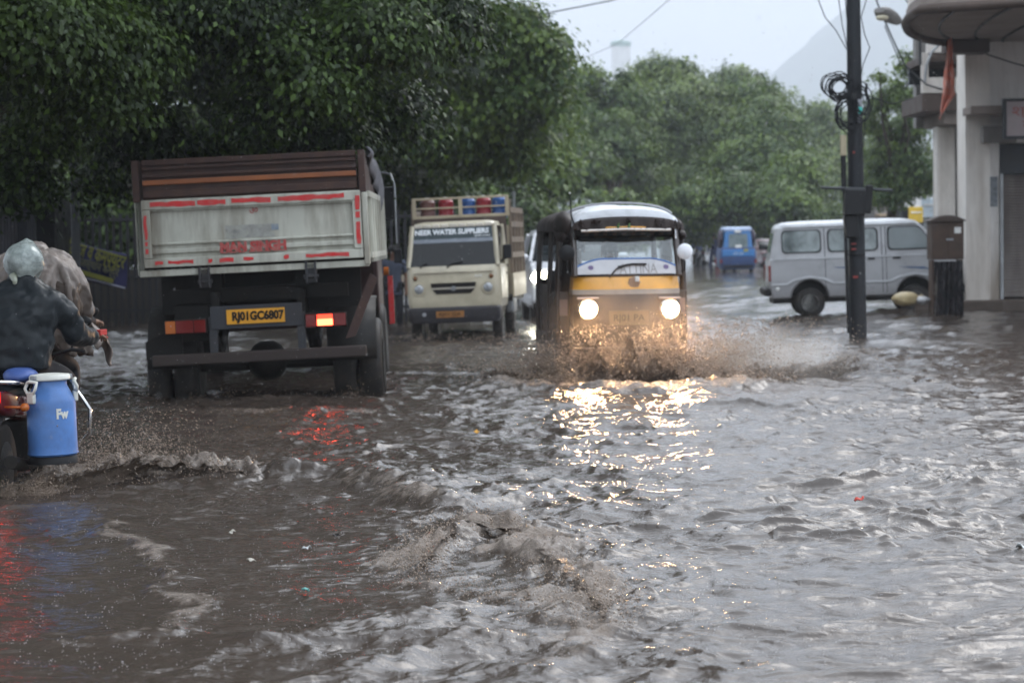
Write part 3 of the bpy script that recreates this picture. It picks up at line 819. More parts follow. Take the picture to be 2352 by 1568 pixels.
m = MB(); cc = s0 + d * .85 - upv * .12; m.blob(cc, (.26, .26, .12)); m.build('lamp_glass', pm('yellowed_lens', (.55, .5, .36), rough=.3), t, smooth=180)
m = MB(); m.tube([P(1998, -40, 46) - o, P(2020, 20, 46.8) - o, P(2048, 85, 47.5) - o, P(2078, 150, 48) - o, P(2128, 195, 48.7) - o, P(2185, 212, 49) - o], .018, 6)
m.tube([P(2032, 60, 46.9) - o, P(2070, 150, 47.5) - o, P(2105, 200, 48) - o], .012, 6); m.build('stay', M_dgrey, t, smooth=60)

# electricity pole with its coils
def power_pole():
    Y = 35.0; b0 = P(1970, 770, Y)
    o = Vector((b0.x, Y, 0))
    t = empty('electricity_pole', o, label='black electricity pole standing in the water, cable coils and a cross bar on it', cat='pole')
    def L(px, py, dy=0.0):
        return P(px, py, Y + dy) - o
    m = MB()
    base = L(1971, 790); top = L(1960, 0)
    dirv = (top - base); 
    top2 = base + dirv * 1.75
    rings = []
    for f, wx in ((0, .125), (1 / 1.75, .098), (1, .085)):
        c = base.lerp(top2, f)
        rings.append([(c.x + wx * math.cos(a) * (1.05 if abs(math.cos(a)) > .5 else 1), c.y + wx * math.sin(a), c.z) for a in [k / 12 * 6.283 for k in range(12)]])
    rings.insert(0, [(p[0], p[1], -.4) for p in rings[0]])
    m.loft(rings)
    M_pole = pm('tarred_pole', (.016, .018, .021), rough=.5, dirt=.6, dcol=(.035, .03, .028), ds=2, streak=True, bump=.4, bs=12)
    m.build('shaft', M_pole, t, smooth=60)
    m = MB(); m.tube([L(1950, 765, -.12), L(1943, 560, -.12), L(1938, 340, -.12)], .028, 8); m.build('conduit', M_black, t, smooth=60)
    m = MB(); m.tube([L(1936, 440, -.14), L(1934, 345, -.14)], .022, 8); m.build('conduit', M_black, t, smooth=60)
    m = MB(); a = L(1937, 350, -.16); m.box(a + Vector((0, 0, .1)), (.085, .09, .30)); m.build('bracket', M_cream_d, t, bevel=.01)
    m = MB(); a = L(1886, 431, -.16); b = L(2050, 437, -.16); m.tube([a, b], .022, 8); m.build('cross_bar', M_dgrey, t, smooth=60)
    m = MB()
    a = L(1962, 465, -.16)
    m.box(a, (.30, .26, .38), rot=(0, .05, 0)); m.box(L(1993, 458, -.1), (.11, .2, .42), rot=(0, .1, 0)); m.box(L(1955, 520, -.15), (.2, .18, .34), rot=(0, -.12, 0))
    m.build('fuse_box', M_black, t, bevel=.02)
    m = MB(); m.box(L(1975, 255, -.13), (.075, .05, .34)); m.build('isolator', pm('greyish_isolator', (.2, .2, .22), rough=.4), t, bevel=.01)
    m = MB(); m.box(L(1976, 254, -.165), (.055, .03, .1)); m.build('isolator_tag', pm('teal_plastic', (.03, .42, .36), rough=.4), t, bevel=.006)
    m = MB(); m.box(L(1990, 205, -.1), (.035, .04, .17)); m.build('insulator', M_black, t, bevel=.008)
    for py in (350, 560, 572, 636):
        m = MB(); m.box(L(1961 if py < 600 else 1965, py, -.128), (.07 if py > 500 else .03, .012, .022 if py in (560, 572) else .035)); m.build('paint_mark', pm('dull_red_mark', (.20, .02, .015)) if 'dull_red_mark' not in MATS else MATS['dull_red_mark'], t)
    m = MB(); m.tube([L(1950, 584, 0) + Vector((.13 * math.cos(a), .14 * math.sin(a), 0)) + Vector((.1, 0, 0)) for a in [k / 16 * 6.283 for k in range(17)]], .016, 6); m.build('clamp_band', M_black, t, smooth=60)
    # coils
    for (cx, cy, r, n, seed, ex) in ((1927, 200, 27, 16, 1, .9), (1944, 262, 22, 9, 2, 1.5), (1976, 235, 20, 7, 3, 1.7)):
        rnd = random.Random(seed)
        for k in range(n):
            m = MB(); c = L(cx, cy, -.14); rr = r * Y / F_PX * rnd.uniform(.62, 1.3); off = Vector((rnd.uniform(-.045, .045), rnd.uniform(-.05, .05), rnd.uniform(-.05, .05))); ph = rnd.uniform(0, 6)
            tl = rnd.uniform(-.2, .2)
            m.tube([c + off + Vector((rr * math.cos(a), .04 * math.sin(a + tl), rr * ex * math.sin(a) * (1 + .12 * math.sin(3 * a + ph)))) for a in [q / 22 * 6.283 for q in range(23)]], .0085, 4)
            if k == 0: acc = m
            else:
                n0 = len(acc.v); acc.v += m.v; acc.f += [tuple(i + n0 for i in f) for f in m.f]
        acc.build('cable_coil', M_wire, t, smooth=80)
    # hanging leads
    leads = [[(1953, 175), (1948, 120), (1920, 70), (1895, 40), (1872, -20)], [(1950, 175), (1946, 110), (1935, 60), (1925, -10)],
             [(1952, 150), (1950, 80), (1944, 30), (1940, -20)], [(1974, 200), (1982, 150), (1998, 110), (1986, 80), (1978, 40), (1990, 0), (1985, -20)],
             [(1990, 215), (1984, 330), (1972, 380)], [(1947, 270), (1953, 330), (1950, 430)], [(1978, 215), (2050, 240), (2100, 225)]]
    for ld in leads:
        m = MB(); pts = [L(x, y, -.12) for x, y in ld]
        m.tube(pts, .0075, 5); m.build('lead', M_wire, t, smooth=80)
power_pole()

# overhead wires crossing the sky
def wire(name, pts, r, label):
    m = MB(); pp = [P(*p) for p in pts]
    m.tube(pp, r, 5); tag(m.build(name, M_wire, smooth=80), label, 'cable')
wire('overhead_cable', [(1090, 60, 62), (1250, 32, 60), (1400, 3, 56), (1700, -90, 46), (1960, -200, 35)], .017, 'thick overhead cable rising across the pale sky from the tree edge')
wire('overhead_cable', [(1260, 170, 110), (1420, 100, 85), (1560, -20, 60), (1700, -150, 48)], .010, 'thin overhead wire slanting over the faint water tower')
wire('overhead_cable', [(2060, -30, 47), (2095, 22, 47), (2150, 62, 46), (2208, 95, 43)], .012, 'thin cable running from the street lamp to the curved balcony')

# brown junction cabinet
def cabinet():
    Y = 40.0
    o = Vector((xx(2173, 600, Y), Y, .2))
    t = empty('junction_cabinet', o, label='rusty brown metal cabinet with an arched lid beside the shop pillar', cat='cabinet')
    def X(px): return xx(px, 600, Y) - o.x
    def Z(py): return zz(2170, py, Y) - o.z
    M_rust = pm('rusty_brown_metal', (.085, .055, .040), rough=.55, dirt=.7, dcol=(.04, .03, .026), ds=3, bump=.3, bs=20)
    m = MB(); bx(m, (X(2136), -.2, Z(596)), (X(2209), .3, Z(505))); m.build('body', M_rust, t, bevel=.012)
    arc = [(X(2131) + (X(2212) - X(2131)) * k / 12, Z(506) + .085 * math.sin(math.pi * k / 12)) for k in range(13)]
    m = MB(); m.prism(arc + [(arc[-1][0], Z(506) - .02), (arc[0][0], Z(506) - .02)], 'y', -.26, .32); m.build('lid', M_brown, t)
    m = MB(); bx(m, (X(2139), -.215, Z(590)), (X(2171), -.202, Z(512))); bx(m, (X(2174), -.215, Z(590)), (X(2206), -.202, Z(512))); m.build('door', M_rust, t, bevel=.006)
    m = MB(); bx(m, (X(2187), -.222, Z(536)), (X(2202), -.217, Z(522))); m.build('label_plate', M_white, t)
    m = MB(); m.box((X(2176), -.235, Z(550)), (.12, .03, .035)); m.build('handle', M_galv, t, bevel=.006)
    for px in (2140, 2205):
        m = MB(); bx(m, (X(px) - .02, -.15, -.5), (X(px) + .02, .2, Z(597))); m.build('leg', M_rust, t)
    # black sheeting tied round the feet
    m = MB()
    def f(u, v):
        x = X(2140) + (X(2207) - X(2140)) * u
        return (x, -.22 + .05 * math.sin(u * 34 + v * 3) + .04 * math.sin(u * 13 + 2 * v), Z(600) + (-.15 - Z(600)) * v)
    m.sheet(f, 60, 8)
    m.build('plastic_skirt', pm('black_plastic', (.013, .014, .017), rough=.25, dirt=.3, dcol=(.16, .12, .11), ds=8), t, smooth=180)
cabinet()

# sack of rubbish by the van's wheel
def sack(px, py, Y, w, h, seed, mat, label):
    p = P(px, py, Y); m = MB()
    m.blob((0, 0, 0), (w, .4, h), 18, 10, .09, seed)
    m.tube([(w * .35, -.05, .0), (w * .5, -.1, h * .1), (w * .58, -.1, h * .25)], [.05, .03, .05], 7)
    o = m.build('rubbish_sack', mat, smooth=180, sub=1); o.location = p
    tag(o, label, 'sack')
M_sack = pm('yellow_plastic_sack', (.42, .33, .17), rough=.4, dirt=.5, dcol=(.2, .15, .1), ds=6, bump=.6, bs=14)
sack(2080, 686, 40.3, .48, .26, 3, M_sack, 'yellowish rubbish sack lying by the front wheel of the silver van')
sack(2118, 690, 40.2, .22, .16, 5, pm('pale_plastic_bag', (.45, .45, .46), rough=.3, dirt=.5), 'pale plastic bag next to the yellowish sack')

# far signs and stalls beyond the van
def far_box(name, px0, py0, px1, py1, Y, d, mat, label, cat, trim=None, posts=False):
    a = P(px0, py1, Y); b2 = P(px1, py0, Y)
    t = empty(name, (a.x, Y, 0), label=label, cat=cat)
    m = MB(); bx(m, (0, 0, a.z), (b2.x - a.x, d, b2.z)); m.build('panel', mat, t, bevel=.02)
    if trim is not None:
        m = MB(); h = b2.z - a.z
        bx(m, (.05, -.02, a.z + h * .62), (b2.x - a.x - .05, -.005, a.z + h * .70)); m.build('stripe', trim, t)
    if posts:
        for x in (.1, b2.x - a.x - .1):
            m = MB(); m.cyl((x, d / 2, -.3), (x, d / 2, a.z), .05); m.build('post', M_galv, t)
    return t
M_yel = pm('yellow_board', (.60, .40, .04), rough=.5)
far_box('yellow_signboard', 2088, 475, 2120, 512, 70, .12, M_yel, 'yellow board seen between the van roof and the brown cabinet', 'sign', M_white, True)
far_box('white_signboard', 2118, 455, 2149, 500, 76, .15, pm('pale_blue_board', (.52, .60, .66), rough=.4), 'pale blue board beyond the yellow sign', 'sign', M_white, True)
t = empty('stall', P(2100, 500, 84), label='white roofed stall far behind the yellow board', cat='stall'); o = t.location.copy()
m = MB(); a = P(2062, 470, 84) - o; c = P(2150, 452, 84) - o
m.prism([(a.x, a.z), ((a.x + c.x) / 2, c.z + .25), (c.x, a.z), (c.x, a.z - .1), (a.x, a.z - .1)], 'y', -1, 1.5); m.build('roof', M_white, t)
m = MB(); bx(m, (a.x + .15, 0, -1.5), (c.x - .15, 1.2, a.z - .1)); m.build('counter', M_dgrey, t)
t = empty('shop_row', P(2210, 500, 100), label='dark shop fronts in the distance behind the stall', cat='building'); o = t.location.copy()
m = MB(); a = P(2010, 560, 100) - o; bx(m, (a.x, 0, a.z - 1), (a.x + 12, 6, P(2100, 470, 100).z - o.z)); m.build('wall', M_conc, t)
m = MB(); bx(m, (a.x, -1.0, P(2100, 496, 100).z - o.z), (a.x + 12, -.01, P(2100, 490, 100).z - o.z)); m.build('awning', pm('tan_awning', (.4, .3, .2), rough=.8), t)
for k in range(4):
    m = MB(); bx(m, (a.x + .4 + k * 3, -.03, a.z - 1), (a.x + 2.6 + k * 3, -.005, P(2100, 500, 100).z - o.z)); m.build('shutter', M_dgrey, t)

# water tower in the rain
YT = 1250; KT = YT / 520
t = empty('water_tower', (P(1428, 300, YT).x, YT, -.3), label='faint white water tower with a greenish rim above the far trees', cat='tower')
zt = (P(1428, 95, YT).z + .3) / KT; t.scale = (KT, KT, KT)
m = MB(); m.lathe([(1.7, 0), (1.9, zt * .55), (2.1, zt * .62), (2.1, zt - .8), (2.05, zt - .8)], seg=20); m.build('shaft', M_white, t, smooth=40)
m = MB(); m.lathe([(2.25, zt - 1.2), (2.3, zt - .2), (1.6, zt), (.1, zt + .3)], seg=20); m.build('roof', pm('green_roof', (.13, .28, .22)), t, smooth=40)
m = MB(); bx(m, (2.2, -3, 0), (4.6, 3, zt * .72)); bx(m, (-2.9, -2, 0), (-2.0, 2, zt * .66)); m.build('annexe', M_white, t)

# ---- the left side: fence, banner, lamp post, shed
def fence():
    M_f = pm('dark_iron_fence', (.030, .031, .035), rough=.6, dirt=.5)
    Y = 46.0
    xa, xb = xx(100, 600, Y), xx(345, 600, Y) + 6.5
    t = empty('iron_fence', (xa, Y, 0), label='dark iron bar fence with close upright bars along the left verge', cat='fence')
    L_ = xb - xa; ztop = zz(200, 495, Y); z0 = -.3
    m = MB(); x = 0; k = 0
    while x < L_:
        bx(m, (x, -.02, z0), (x + .055, .02, ztop + (.03 if k % 2 else 0))); x += .135; k += 1
    m.build('bars', M_f, t)
    for z in (ztop - .12, .9, .25):
        m = MB(); bx(m, (0, -.045, z), (L_, -.021, z + .06)); m.build('rail', M_f, t)
    x = 0.02
    while x < L_:
        m = MB(); bx(m, (x, .03, z0), (x + .08, .11, ztop + .12)); x += 2.4
        m.build('post', M_f, t)
    # wall and dark hedge filler behind
    w = MB(); bx(w, (-26, Y + 1.2, -.3), (xx(900, 500, Y + 1.2) - 1, Y + 1.45, 1.05)); tag(w.build('boundary_wall', pm('dark_stained_wall', (.05, .045, .04), rough=.8, dirt=.6, streak=True)), 'low stained wall behind the iron fence', 'wall')
fence()
def banner():
    Y = 45.2
    c = [P(140, 540, Y), P(291, 583, Y), P(291, 662, Y), P(140, 625, Y)]
    o = c[3].copy()
    t = empty('fence_banner', o, label='dark blue banner with yellow Hindi lettering tied to the fence', cat='banner')
    m = MB()
    def f(u, v):
        a = c[0].lerp(c[1], u); b = c[3].lerp(c[2], u); p = a.lerp(b, v) - o
        sag = .05 * math.sin(math.pi * u)
        return (p.x, .03 * math.sin(u * 14) + .02 * math.sin(v * 6 + u * 5), p.z - sag)
    m.sheet(f, 30, 12); m.build('cloth', pm('navy_banner', (.022, .022, .075), rough=.4), t, smooth=180, solid=.004)
    ang = math.atan2(c[1].z - c[0].z, c[1].x - c[0].x)
    M_y = pm('yellow_print', (.20, .20, .025), rough=.5)
    M_y2 = pm('pale_print', (.13, .13, .07), rough=.5)
    def at(u, v, dy=-.06):
        a = c[0].lerp(c[1], u); b = c[3].lerp(c[2], u); p = a.lerp(b, v) - o; return (p.x, dy, p.z - .05 * math.sin(math.pi * u))
    text_mesh('lettering', 'सिटी ज व कम्प्यूटर', .36, M_y, t, at(.5, .2), rot=(R(90), -ang, 0), width=1.26, bold=.008)
    text_mesh('lettering', 'राजस्थान केन्द्र', .22, M_y2, t, at(.56, .53), rot=(R(90), -ang, 0), width=.85, bold=.004)
    m = MB(); p = Vector(at(.55, .80)); m.box(p, (.66, .012, .09), rot=(0, -ang, 0)); m.build('printed_bar', M_y, t)
    m = MB(); a = Vector(at(.02, 1.0, -.03)); b = Vector(at(.98, 1.0, -.03)); m.tube([a, a.lerp(b, .5), b], .022, 6); m.build('hem', pm('white_hem', (.26, .26, .32), rough=.5), t)
banner()
t = empty('lamp_post', (P(175, 600, 41).x, 41, -.3), label='plain grey steel post rising in front of the fence', cat='pole')
m = MB(); h = P(175, 345, 41).z + .3; m.cyl((0, 0, 0), (0, 0, h), .085, .07, 14); m.build('shaft', M_dgrey, t, smooth=40)
m = MB(); m.lathe([(.10, h), (.1, h + .06), (.03, h + .12)], seg=12); m.build('cap', M_galv, t, smooth=40)
m = MB(); m.lathe([(.13, .1), (.13, .5), (.09, .55)], seg=12); m.build('collar', M_galv, t, smooth=40)
# corrugated shed with a brown roof edge
def shed():
    Y = 43.0
    t = empty('roadside_shed', (xx(-60, 600, Y), Y, 0), label='dim roadside shed with grey tin sheets under a brown roof edge', cat='shed')
    o = t.location
    def X(px): return xx(px, 600, Y) - o.x
    def Z(py): return zz(60, py, Y)
    for a, b in ((-60, 40), (42, 82)):
        m = MB(); n = 26; w = X(b) - X(a)
        prof = [(X(a) + w * k / n, .02 * (k % 2)) for k in range(n + 1)]
        m.loft([[(x, y, Z(760)) for x, y in prof], [(x, y, Z(486 if a < 0 else 482)) for x, y in prof]], caps=False, closed=False)
        m.build('tin_sheet', pm('grey_tin_%d' % abs(a), (.075, .073, .085) if a < 0 else (.10, .105, .13), rough=.5, dirt=.5), t)
    m = MB(); bx(m, (X(-60), -.5, Z(462)), (X(118), .6, Z(453))); m.build('roof_edge', pm('brown_timber', (.10, .06, .045), rough=.7), t)
    for px in (78, 90):
        m = MB(); bx(m, (X(px) - .02, -.4, Z(760)), (X(px) + .025, -.35, Z(462))); m.build('post', M_dgrey, t)
    m = MB(); m.blob((X(83), -.42, Z(462)), (.12, .1, .16), 10, 6, .2, 1); m.build('lamp', M_galv, t, smooth=180)
    m = MB(); bx(m, (X(-60), .7, Z(760)), (X(110), 3, Z(456))); m.build('back_wall', M_black, t)
shed()
# thin post on the centre verge
m = MB(); a = P(1180, 470, 60); m.cyl((0, 0, -.3), (0, 0, P(1178, 440, 60).z), .035, .03, 8)
o = m.build('sign_post', M_galv, smooth=40); o.location = (a.x, 60, 0); tag(o, 'thin grey post standing behind the beige water truck', 'pole')
t = empty('litter_bin', (P(1190, 575, 56).x, 56, 0), label='green bin on the verge beside the beige truck', cat='bin')
m = MB(); z1 = P(1190, 556, 56).z; z0 = P(1190, 600, 56).z; m.lathe([(.0, z0), (.16, z0), (.2, z1), (.17, z1), (.14, z0 + .05)], seg=16); m.build('tub', pm('green_plastic', (.06, .24, .14), rough=.5), t, smooth=40)
m = MB(); m.cyl((0, .0, -.3), (0, 0, z0), .05, .05, 8); m.build('leg', M_galv, t)
# ------------------------------------------------------------------ vehicles
M_tyre = pm('tyre_rubber', (.018, .017, .016), rough=.6, dirt=.5, dcol=(.06, .045, .035), ds=6)
M_rim = pm('steel_rim', (.28, .28, .27), rough=.45, metal=.5, dirt=.5, dcol=(.12, .09, .07), ds=8)
M_under = pm('black_underbody', (.012, .011, .010), rough=.6, dirt=.4, dcol=(.035, .025, .018))
M_chrome = pm('chrome', (.6, .6, .6), rough=.15, metal=1, var=.05, rvar=.05)
M_mirror = pm('mirror_glass', (.75, .78, .8), rough=.04, metal=1, var=.02, rvar=.02)
def glass(name, col, tint):
    m = bpy.data.materials.new(name); m.use_nodes = True
    N, L = m.node_tree.nodes, m.node_tree.links
    N.clear(); o = N.new('ShaderNodeOutputMaterial'); mx = N.new('ShaderNodeMixShader'); gl = N.new('ShaderNodeBsdfGlossy'); tr = N.new('ShaderNodeBsdfTransparent')
    fr = N.new('ShaderNodeFresnel'); fr.inputs['IOR'].default_value = 1.5
    ad = N.new('ShaderNodeMath'); ad.operation = 'ADD'; ad.inputs[1].default_value = tint; L.new(fr.outputs[0], ad.inputs[0])
    gl.inputs['Roughness'].default_value = .05; tr.inputs['Color'].default_value = (*col, 1)
    nz = N.new('ShaderNodeTexNoise'); nz.inputs['Scale'].default_value = 22; bp = N.new('ShaderNodeBump'); bp.inputs['Strength'].default_value = .12; tc = N.new('ShaderNodeTexCoord')
    L.new(tc.outputs['Object'], nz.inputs['Vector']); L.new(nz.outputs[0], bp.inputs['Height']); L.new(bp.outputs[0], gl.inputs['Normal'])
    L.new(ad.outputs[0], mx.inputs[0]); L.new(tr.outputs[0], mx.inputs[1]); L.new(gl.outputs[0], mx.inputs[2]); L.new(mx.outputs[0], o.inputs['Surface'])
    return m
M_glass = glass('wet_glass', (.80, .84, .84), .03)
M_glass_dark = glass('tinted_glass', (.20, .23, .24), -.015)

def wheel(parent, c, r, w, name='wheel', dual=False, seg=28, hub=.5, rim=M_rim):
    """axis along x, centre c"""
    h = empty(name, c); h.parent = parent
    h.name = name
    m = MB()
    for off in ((-w * .56, w * .56) if dual else (0,)):
        m.lathe([(r * .60, -w / 2), (r * .90, -w / 2), (r * .975, -w * .40), (r, -w * .25), (r, w * .25), (r * .975, w * .40), (r * .90, w / 2), (r * .60, w / 2)], (off, 0, 0), (1, 0, 0), seg)
    m.build('tyre', M_tyre, h, smooth=40)
    m = MB(); W = w * (1.1 if dual else .5)
    m.lathe([(r * .61, -W), (r * .56, -W), (r * .5, -W + .03), (r * .3, -W + .05), (r * .18, -W + .01), (0.01, -W), (0.01, W), (r * .18, W - .01), (r * .3, W - .05), (r * .5, W - .03), (r * .56, W), (r * .61, W)], (0, 0, 0), (1, 0, 0), seg)
    m.build('rim', rim, h, smooth=40)
    return h
def lamp_emit(name, col, s):
    m = bpy.data.materials.new(name); m.use_nodes = True; b = m.node_tree.nodes['Principled BSDF']
    b.inputs['Base Color'].default_value = (*col, 1); b.inputs['Emission Color'].default_value = (*col, 1); b.inputs['Emission Strength'].default_value = s
    b.inputs['Roughness'].default_value = .2
    return m
M_lens_red = pm('red_lens', (.16, .012, .010), rough=.15)
M_lens_amb = pm('amber_lens', (.42, .11, .015), rough=.15)
M_lens_clear = pm('clear_lens', (.35, .36, .37), rough=.12, metal=.3)
M_plate_y = pm('yellow_plate', (.78, .36, .02), rough=.4, dirt=.25, dcol=(.25, .12, .03))
M_plate_k = pm('plate_black', (.02, .015, .01), rough=.5)
M_trk_cream = pm('weathered_cream_paint', (.52, .52, .45), rough=.5, dirt=1.0, dcol=(.22, .19, .145), ds=5.5, streak=True, var=.1)
M_trk_brown = pm('maroon_brown_paint', (.060, .036, .032), rough=.45, dirt=.9, dcol=(.09, .05, .035), ds=7)
M_trk_orange = pm('faded_orange_stripe', (.30, .095, .03), rough=.5, dirt=.5, dcol=(.12, .05, .03))
M_tape = pm('red_reflective_tape', (.62, .02, .022), rough=.35, dirt=.35, dcol=(.35, .26, .22), ds=9)
M_frame = pm('grey_chassis_paint', (.045, .047, .052), rough=.5, dirt=.6, dcol=(.06, .045, .04))

# ---- tipper lorry, seen from behind; z measured from the water at the rear axle
def tipper():
    o = Vector((-2.51, 23.6, 0.0))
    t = empty('tipper_lorry', o, (0, R(-2.1), R(1.1)), 'cream and brown tipper lorry driving away through the flood, one tail lamp lit', 'lorry')
    W = 1.125; dz = .02
    zb, zt, ze = 1.36, 2.055, 2.47     # tailgate bottom, top, extension top
    L_ = 4.3
    # tailgate of pressed steel with ribs
    g = MB()
    bx(g, (-W + .03, -.03, zb + .03), (W - .03, .02, zt)); tg = g.build('tailgate', M_trk_cream, t, bevel=.004)
    for (a, b, d) in ((zt - .10, zt - .005, .05), (zb + .02, zb + .11, .05), (zb + .155, zb + .20, .03), (1.735 + .20, 1.75 + .21, .03), (1.60, 1.625, .028)):
        m = MB(); bx(m, (-W + .035, -.03 - d, a), (W - .035, -.0305, b)); m.build('rib', M_trk_cream, tg, bevel=.008)
    for sx in (-1, 1):
        m = MB(); bx(m, (sx * (W - .12), -.085, zb + .112), (sx * (W - .036), -.0305, zt - .102)); m.build('rib', M_trk_cream, tg, bevel=.008)
    # lower lip and hinge lugs
    m = MB(); bx(m, (-W - .02, -.05, zb - .07), (W + .02, .05, zb - .003)); m.build('sill', M_trk_cream, t, bevel=.01)
    for x in (-.50, .56):
        m = MB(); bx(m, (x - .055, -.09, zb - .20), (x - .035, .04, zb + .01)); bx(m, (x + .035, -.09, zb - .20), (x + .055, .04, zb + .01)); m.cyl((x - .075, -.05, zb - .14), (x + .075, -.05, zb - .14), .02); bx(m, (x - .033, -.05, zb - .2), (x + .033, .02, zb - .02)); m.build('hinge', M_frame, t)
    # worn red tape strips
    rnd = random.Random(5)
    y = -.0815
    def strip(a, b, z, h, vert=False):
        m = MB(); n = max(2, int((b - a) / .05)); top = []; bot = []
        for k in range(n + 1):
            u = a + (b - a) * k / n
            top.append((u, z + h / 2 + rnd.uniform(-.008, .004))); bot.append((u, z - h / 2 + rnd.uniform(-.006, .010)))
        poly = bot + top[::-1]
        if vert: poly = [(q, p) for p, q in poly]
        m.prism(poly, 'y', y - .003, y if not vert else y + .0); m.build('reflective_tape', M_tape, tg)
    zt_ = zt - .05
    for a, b in ((-1.0, -.55), (-.53, -.25), (-.19, .20), (.27, .93)): strip(a, b, zt_, .052)
    for a, b in ((-.98, -.90), (-.85, -.60), (-.45, -.41), (-.34, -.20), (-.1, 0.0), (.30, .35), (.52, .95)): strip(a, b, zb + .066, .04)
    y = -.087
    for a, b in ((1.66, 1.90), (1.52, 1.57), (1.60, 1.64)): strip(a, b, -W + .07, .032, True)
    for a, b in ((1.52, 1.74), (1.78, 1.84), (1.86, 2.0)): strip(a, b, W - .07, .05, True)
    # lettering and the little emblem above it
    M_rl = pm('red_lettering', (.42, .030, .028), rough=.5, dirt=.5, dcol=(.45, .40, .34), ds=14)
    txt = text_mesh('lettering', 'MAN SINGH', .125, M_rl, tg, (.0, -.066, 1.545), width=.66, bold=.008)
    m = MB()
    for k, ch in enumerate('MANSINGH'):                       # slab feet of the painted letters
        x = (-.29, -.205, -.115, -.01, .065, .14, .225, .30)[k]
        bx(m, (x - .032, -.068, 1.492), (x + .032, -.064, 1.502))
    m.build('letter_feet', M_rl, tg)
    text_mesh('emblem', 'ॐ', .12, M_rl, tg, (.02, -.035, 1.90), width=.085)
    m = MB(); bx(m, (-.27, -.033, 1.635), (.22, -.0308, 1.765)); m.build('worn_sticker', pm('worn_sticker_grey', (.30, .30, .28), rough=.5, dirt=.9, dcol=(.42, .42, .36), ds=16, vs=12, var=.4), tg)
    m = MB(); bx(m, (.19, -.036, 1.70), (.26, -.0335, 1.76)); m.build('worn_sticker', pm('blue_grey_scrap', (.22, .27, .33), rough=.5, dirt=.6, dcol=(.4, .4, .38), ds=20), tg)
    # brown extension boards above
    m = MB(); bx(m, (-W + .05, .0, zt + .003), (W - .06, .04, ze - .05)); m.build('upper_board', M_trk_brown, t, bevel=.004)
    for z, h, mt in ((zt + .055, .07, M_trk_brown), (zt + .17, .05, M_trk_orange), (zt + .31, .03, M_trk_brown), (zt + .235, .03, M_trk_brown), (ze - .045, .06, M_trk_brown)):
        m = MB(); bx(m, (-W + .055, -.035, z - h / 2), (W - .065, -.0005, z + h / 2)); m.build('board_rail', mt, t, bevel=.008)
    for sx in (-1, 1):
        m = MB(); bx(m, (sx * W - .045, -.05, zt - .02), (sx * W + .025, .07, ze - .015)); m.build('corner_post', M_trk_brown, t, bevel=.01)
        m = MB(); bx(m, (sx * W - .025, -.06, zb - .05), (sx * (W + .03), .07, zt - .025)); m.build('corner_post', M_trk_cream, t, bevel=.01)
        # side walls
        m = MB(); bx(m, (sx * (W - .02), .08, zb), (sx * (W + .02), L_, zt - .02)); sw = m.build('side_panel', M_trk_cream, t, bevel=.004)
        for k in range(7):
            m = MB(); yy = .35 + k * .62; bx(m, (sx * (W + .021), yy, zb - .03), (sx * (W + .06), yy + .09, zt - .03)); m.build('rib', M_trk_cream, sw, bevel=.006)
        for z in (zb + .01, zt - .07):
            m = MB(); bx(m, (sx * (W + .0215), .09, z), (sx * (W + .055), L_, z + .06)); m.build('rail', M_trk_cream, sw, bevel=.006)
        m = MB(); m.prism([(.075, zt + .0), (L_, zt), (L_, 2.28), (1.6, 2.42), (.075, ze - .02)], 'x', sx * (W - .02), sx * (W + .015)); m.build('side_board', M_trk_brown, t)
    # folded grey tarpaulin over the right hand edge
    m = MB()
    def tp(u, v):
        yy = .5 + 3.0 * u
        return (W + .02 + .05 * math.sin(v * 3) + .02 * math.sin(u * 22), yy, 2.50 - .12 * u - v * (.10 + .42 * u) + .02 * math.sin(u * 13))
    m.sheet(tp, 30, 6); m.build('tarpaulin', pm('grey_canvas', (.16, .16, .18), rough=.7, dirt=.4), t, smooth=180, solid=.01)
    m = MB(); bx(m, (-W + .02, .05, zb), (W - .02, L_, zb + .05)); bx(m, (-W, L_ - .05, zb), (W, L_ + .02, 2.3)); m.build('bed_floor', M_under, t)
    # chassis, cross members, axle
    for sx in (-1, 1):
        m = MB(); bx(m, (sx * .43 - .04, .15, .86), (sx * .43 + .04, 5.6, 1.10)); m.build('chassis_rail', M_under, t)
        m = MB(); bx(m, (sx * .43 - .06, .3, 1.10), (sx * .43 + .06, 4.2, 1.30)); m.build('subframe', M_under, t)
    m = MB(); bx(m, (-.9, .3, 1.0), (.9, .42, 1.14)); bx(m, (-.85, .2, .62), (-.5, .5, .98)); m.build('cross_member', M_under, t)
    m = MB(); m.cyl((-1.0, .95, .34), (1.0, .95, .34), .075); m.blob((.0, .92, .36), (.42, .5, .42), 16, 9); m.build('rear_axle', M_under, t, smooth=60)
    for sx in (-1, 1):
        m = MB(); m.tube([(sx * .5, .1, .78), (sx * .5, .95, .46), (sx * .5, 1.8, .78)], .06, 8); m.build('leaf_spring', M_under, t)
        wheel(t, (sx * .95, .95, .25), .50, .235, 'rear_wheel', dual=True, rim=M_under)
        wheel(t, (sx * .98, 4.95, .29), .50, .25, 'front_wheel')
        # mudguard and rubber flap
        m = MB(); m.sheet(lambda u, v: (sx * (.66 + .5 * u), .95 - .66 * math.cos(v * math.pi), .33 + .62 * math.sin(v * math.pi) + .02), 2, 14)
        m.build('mudguard', M_under, t, smooth=60, solid=.012)
    # brown guard sheet sloping out on the right
    m = MB(); m.prism([(W + .02, 1.22), (W + .09, 1.16), (W - .16, .60), (W - .26, .58)], 'y', .02, .05); m.build('guard_strip', M_trk_brown, t)
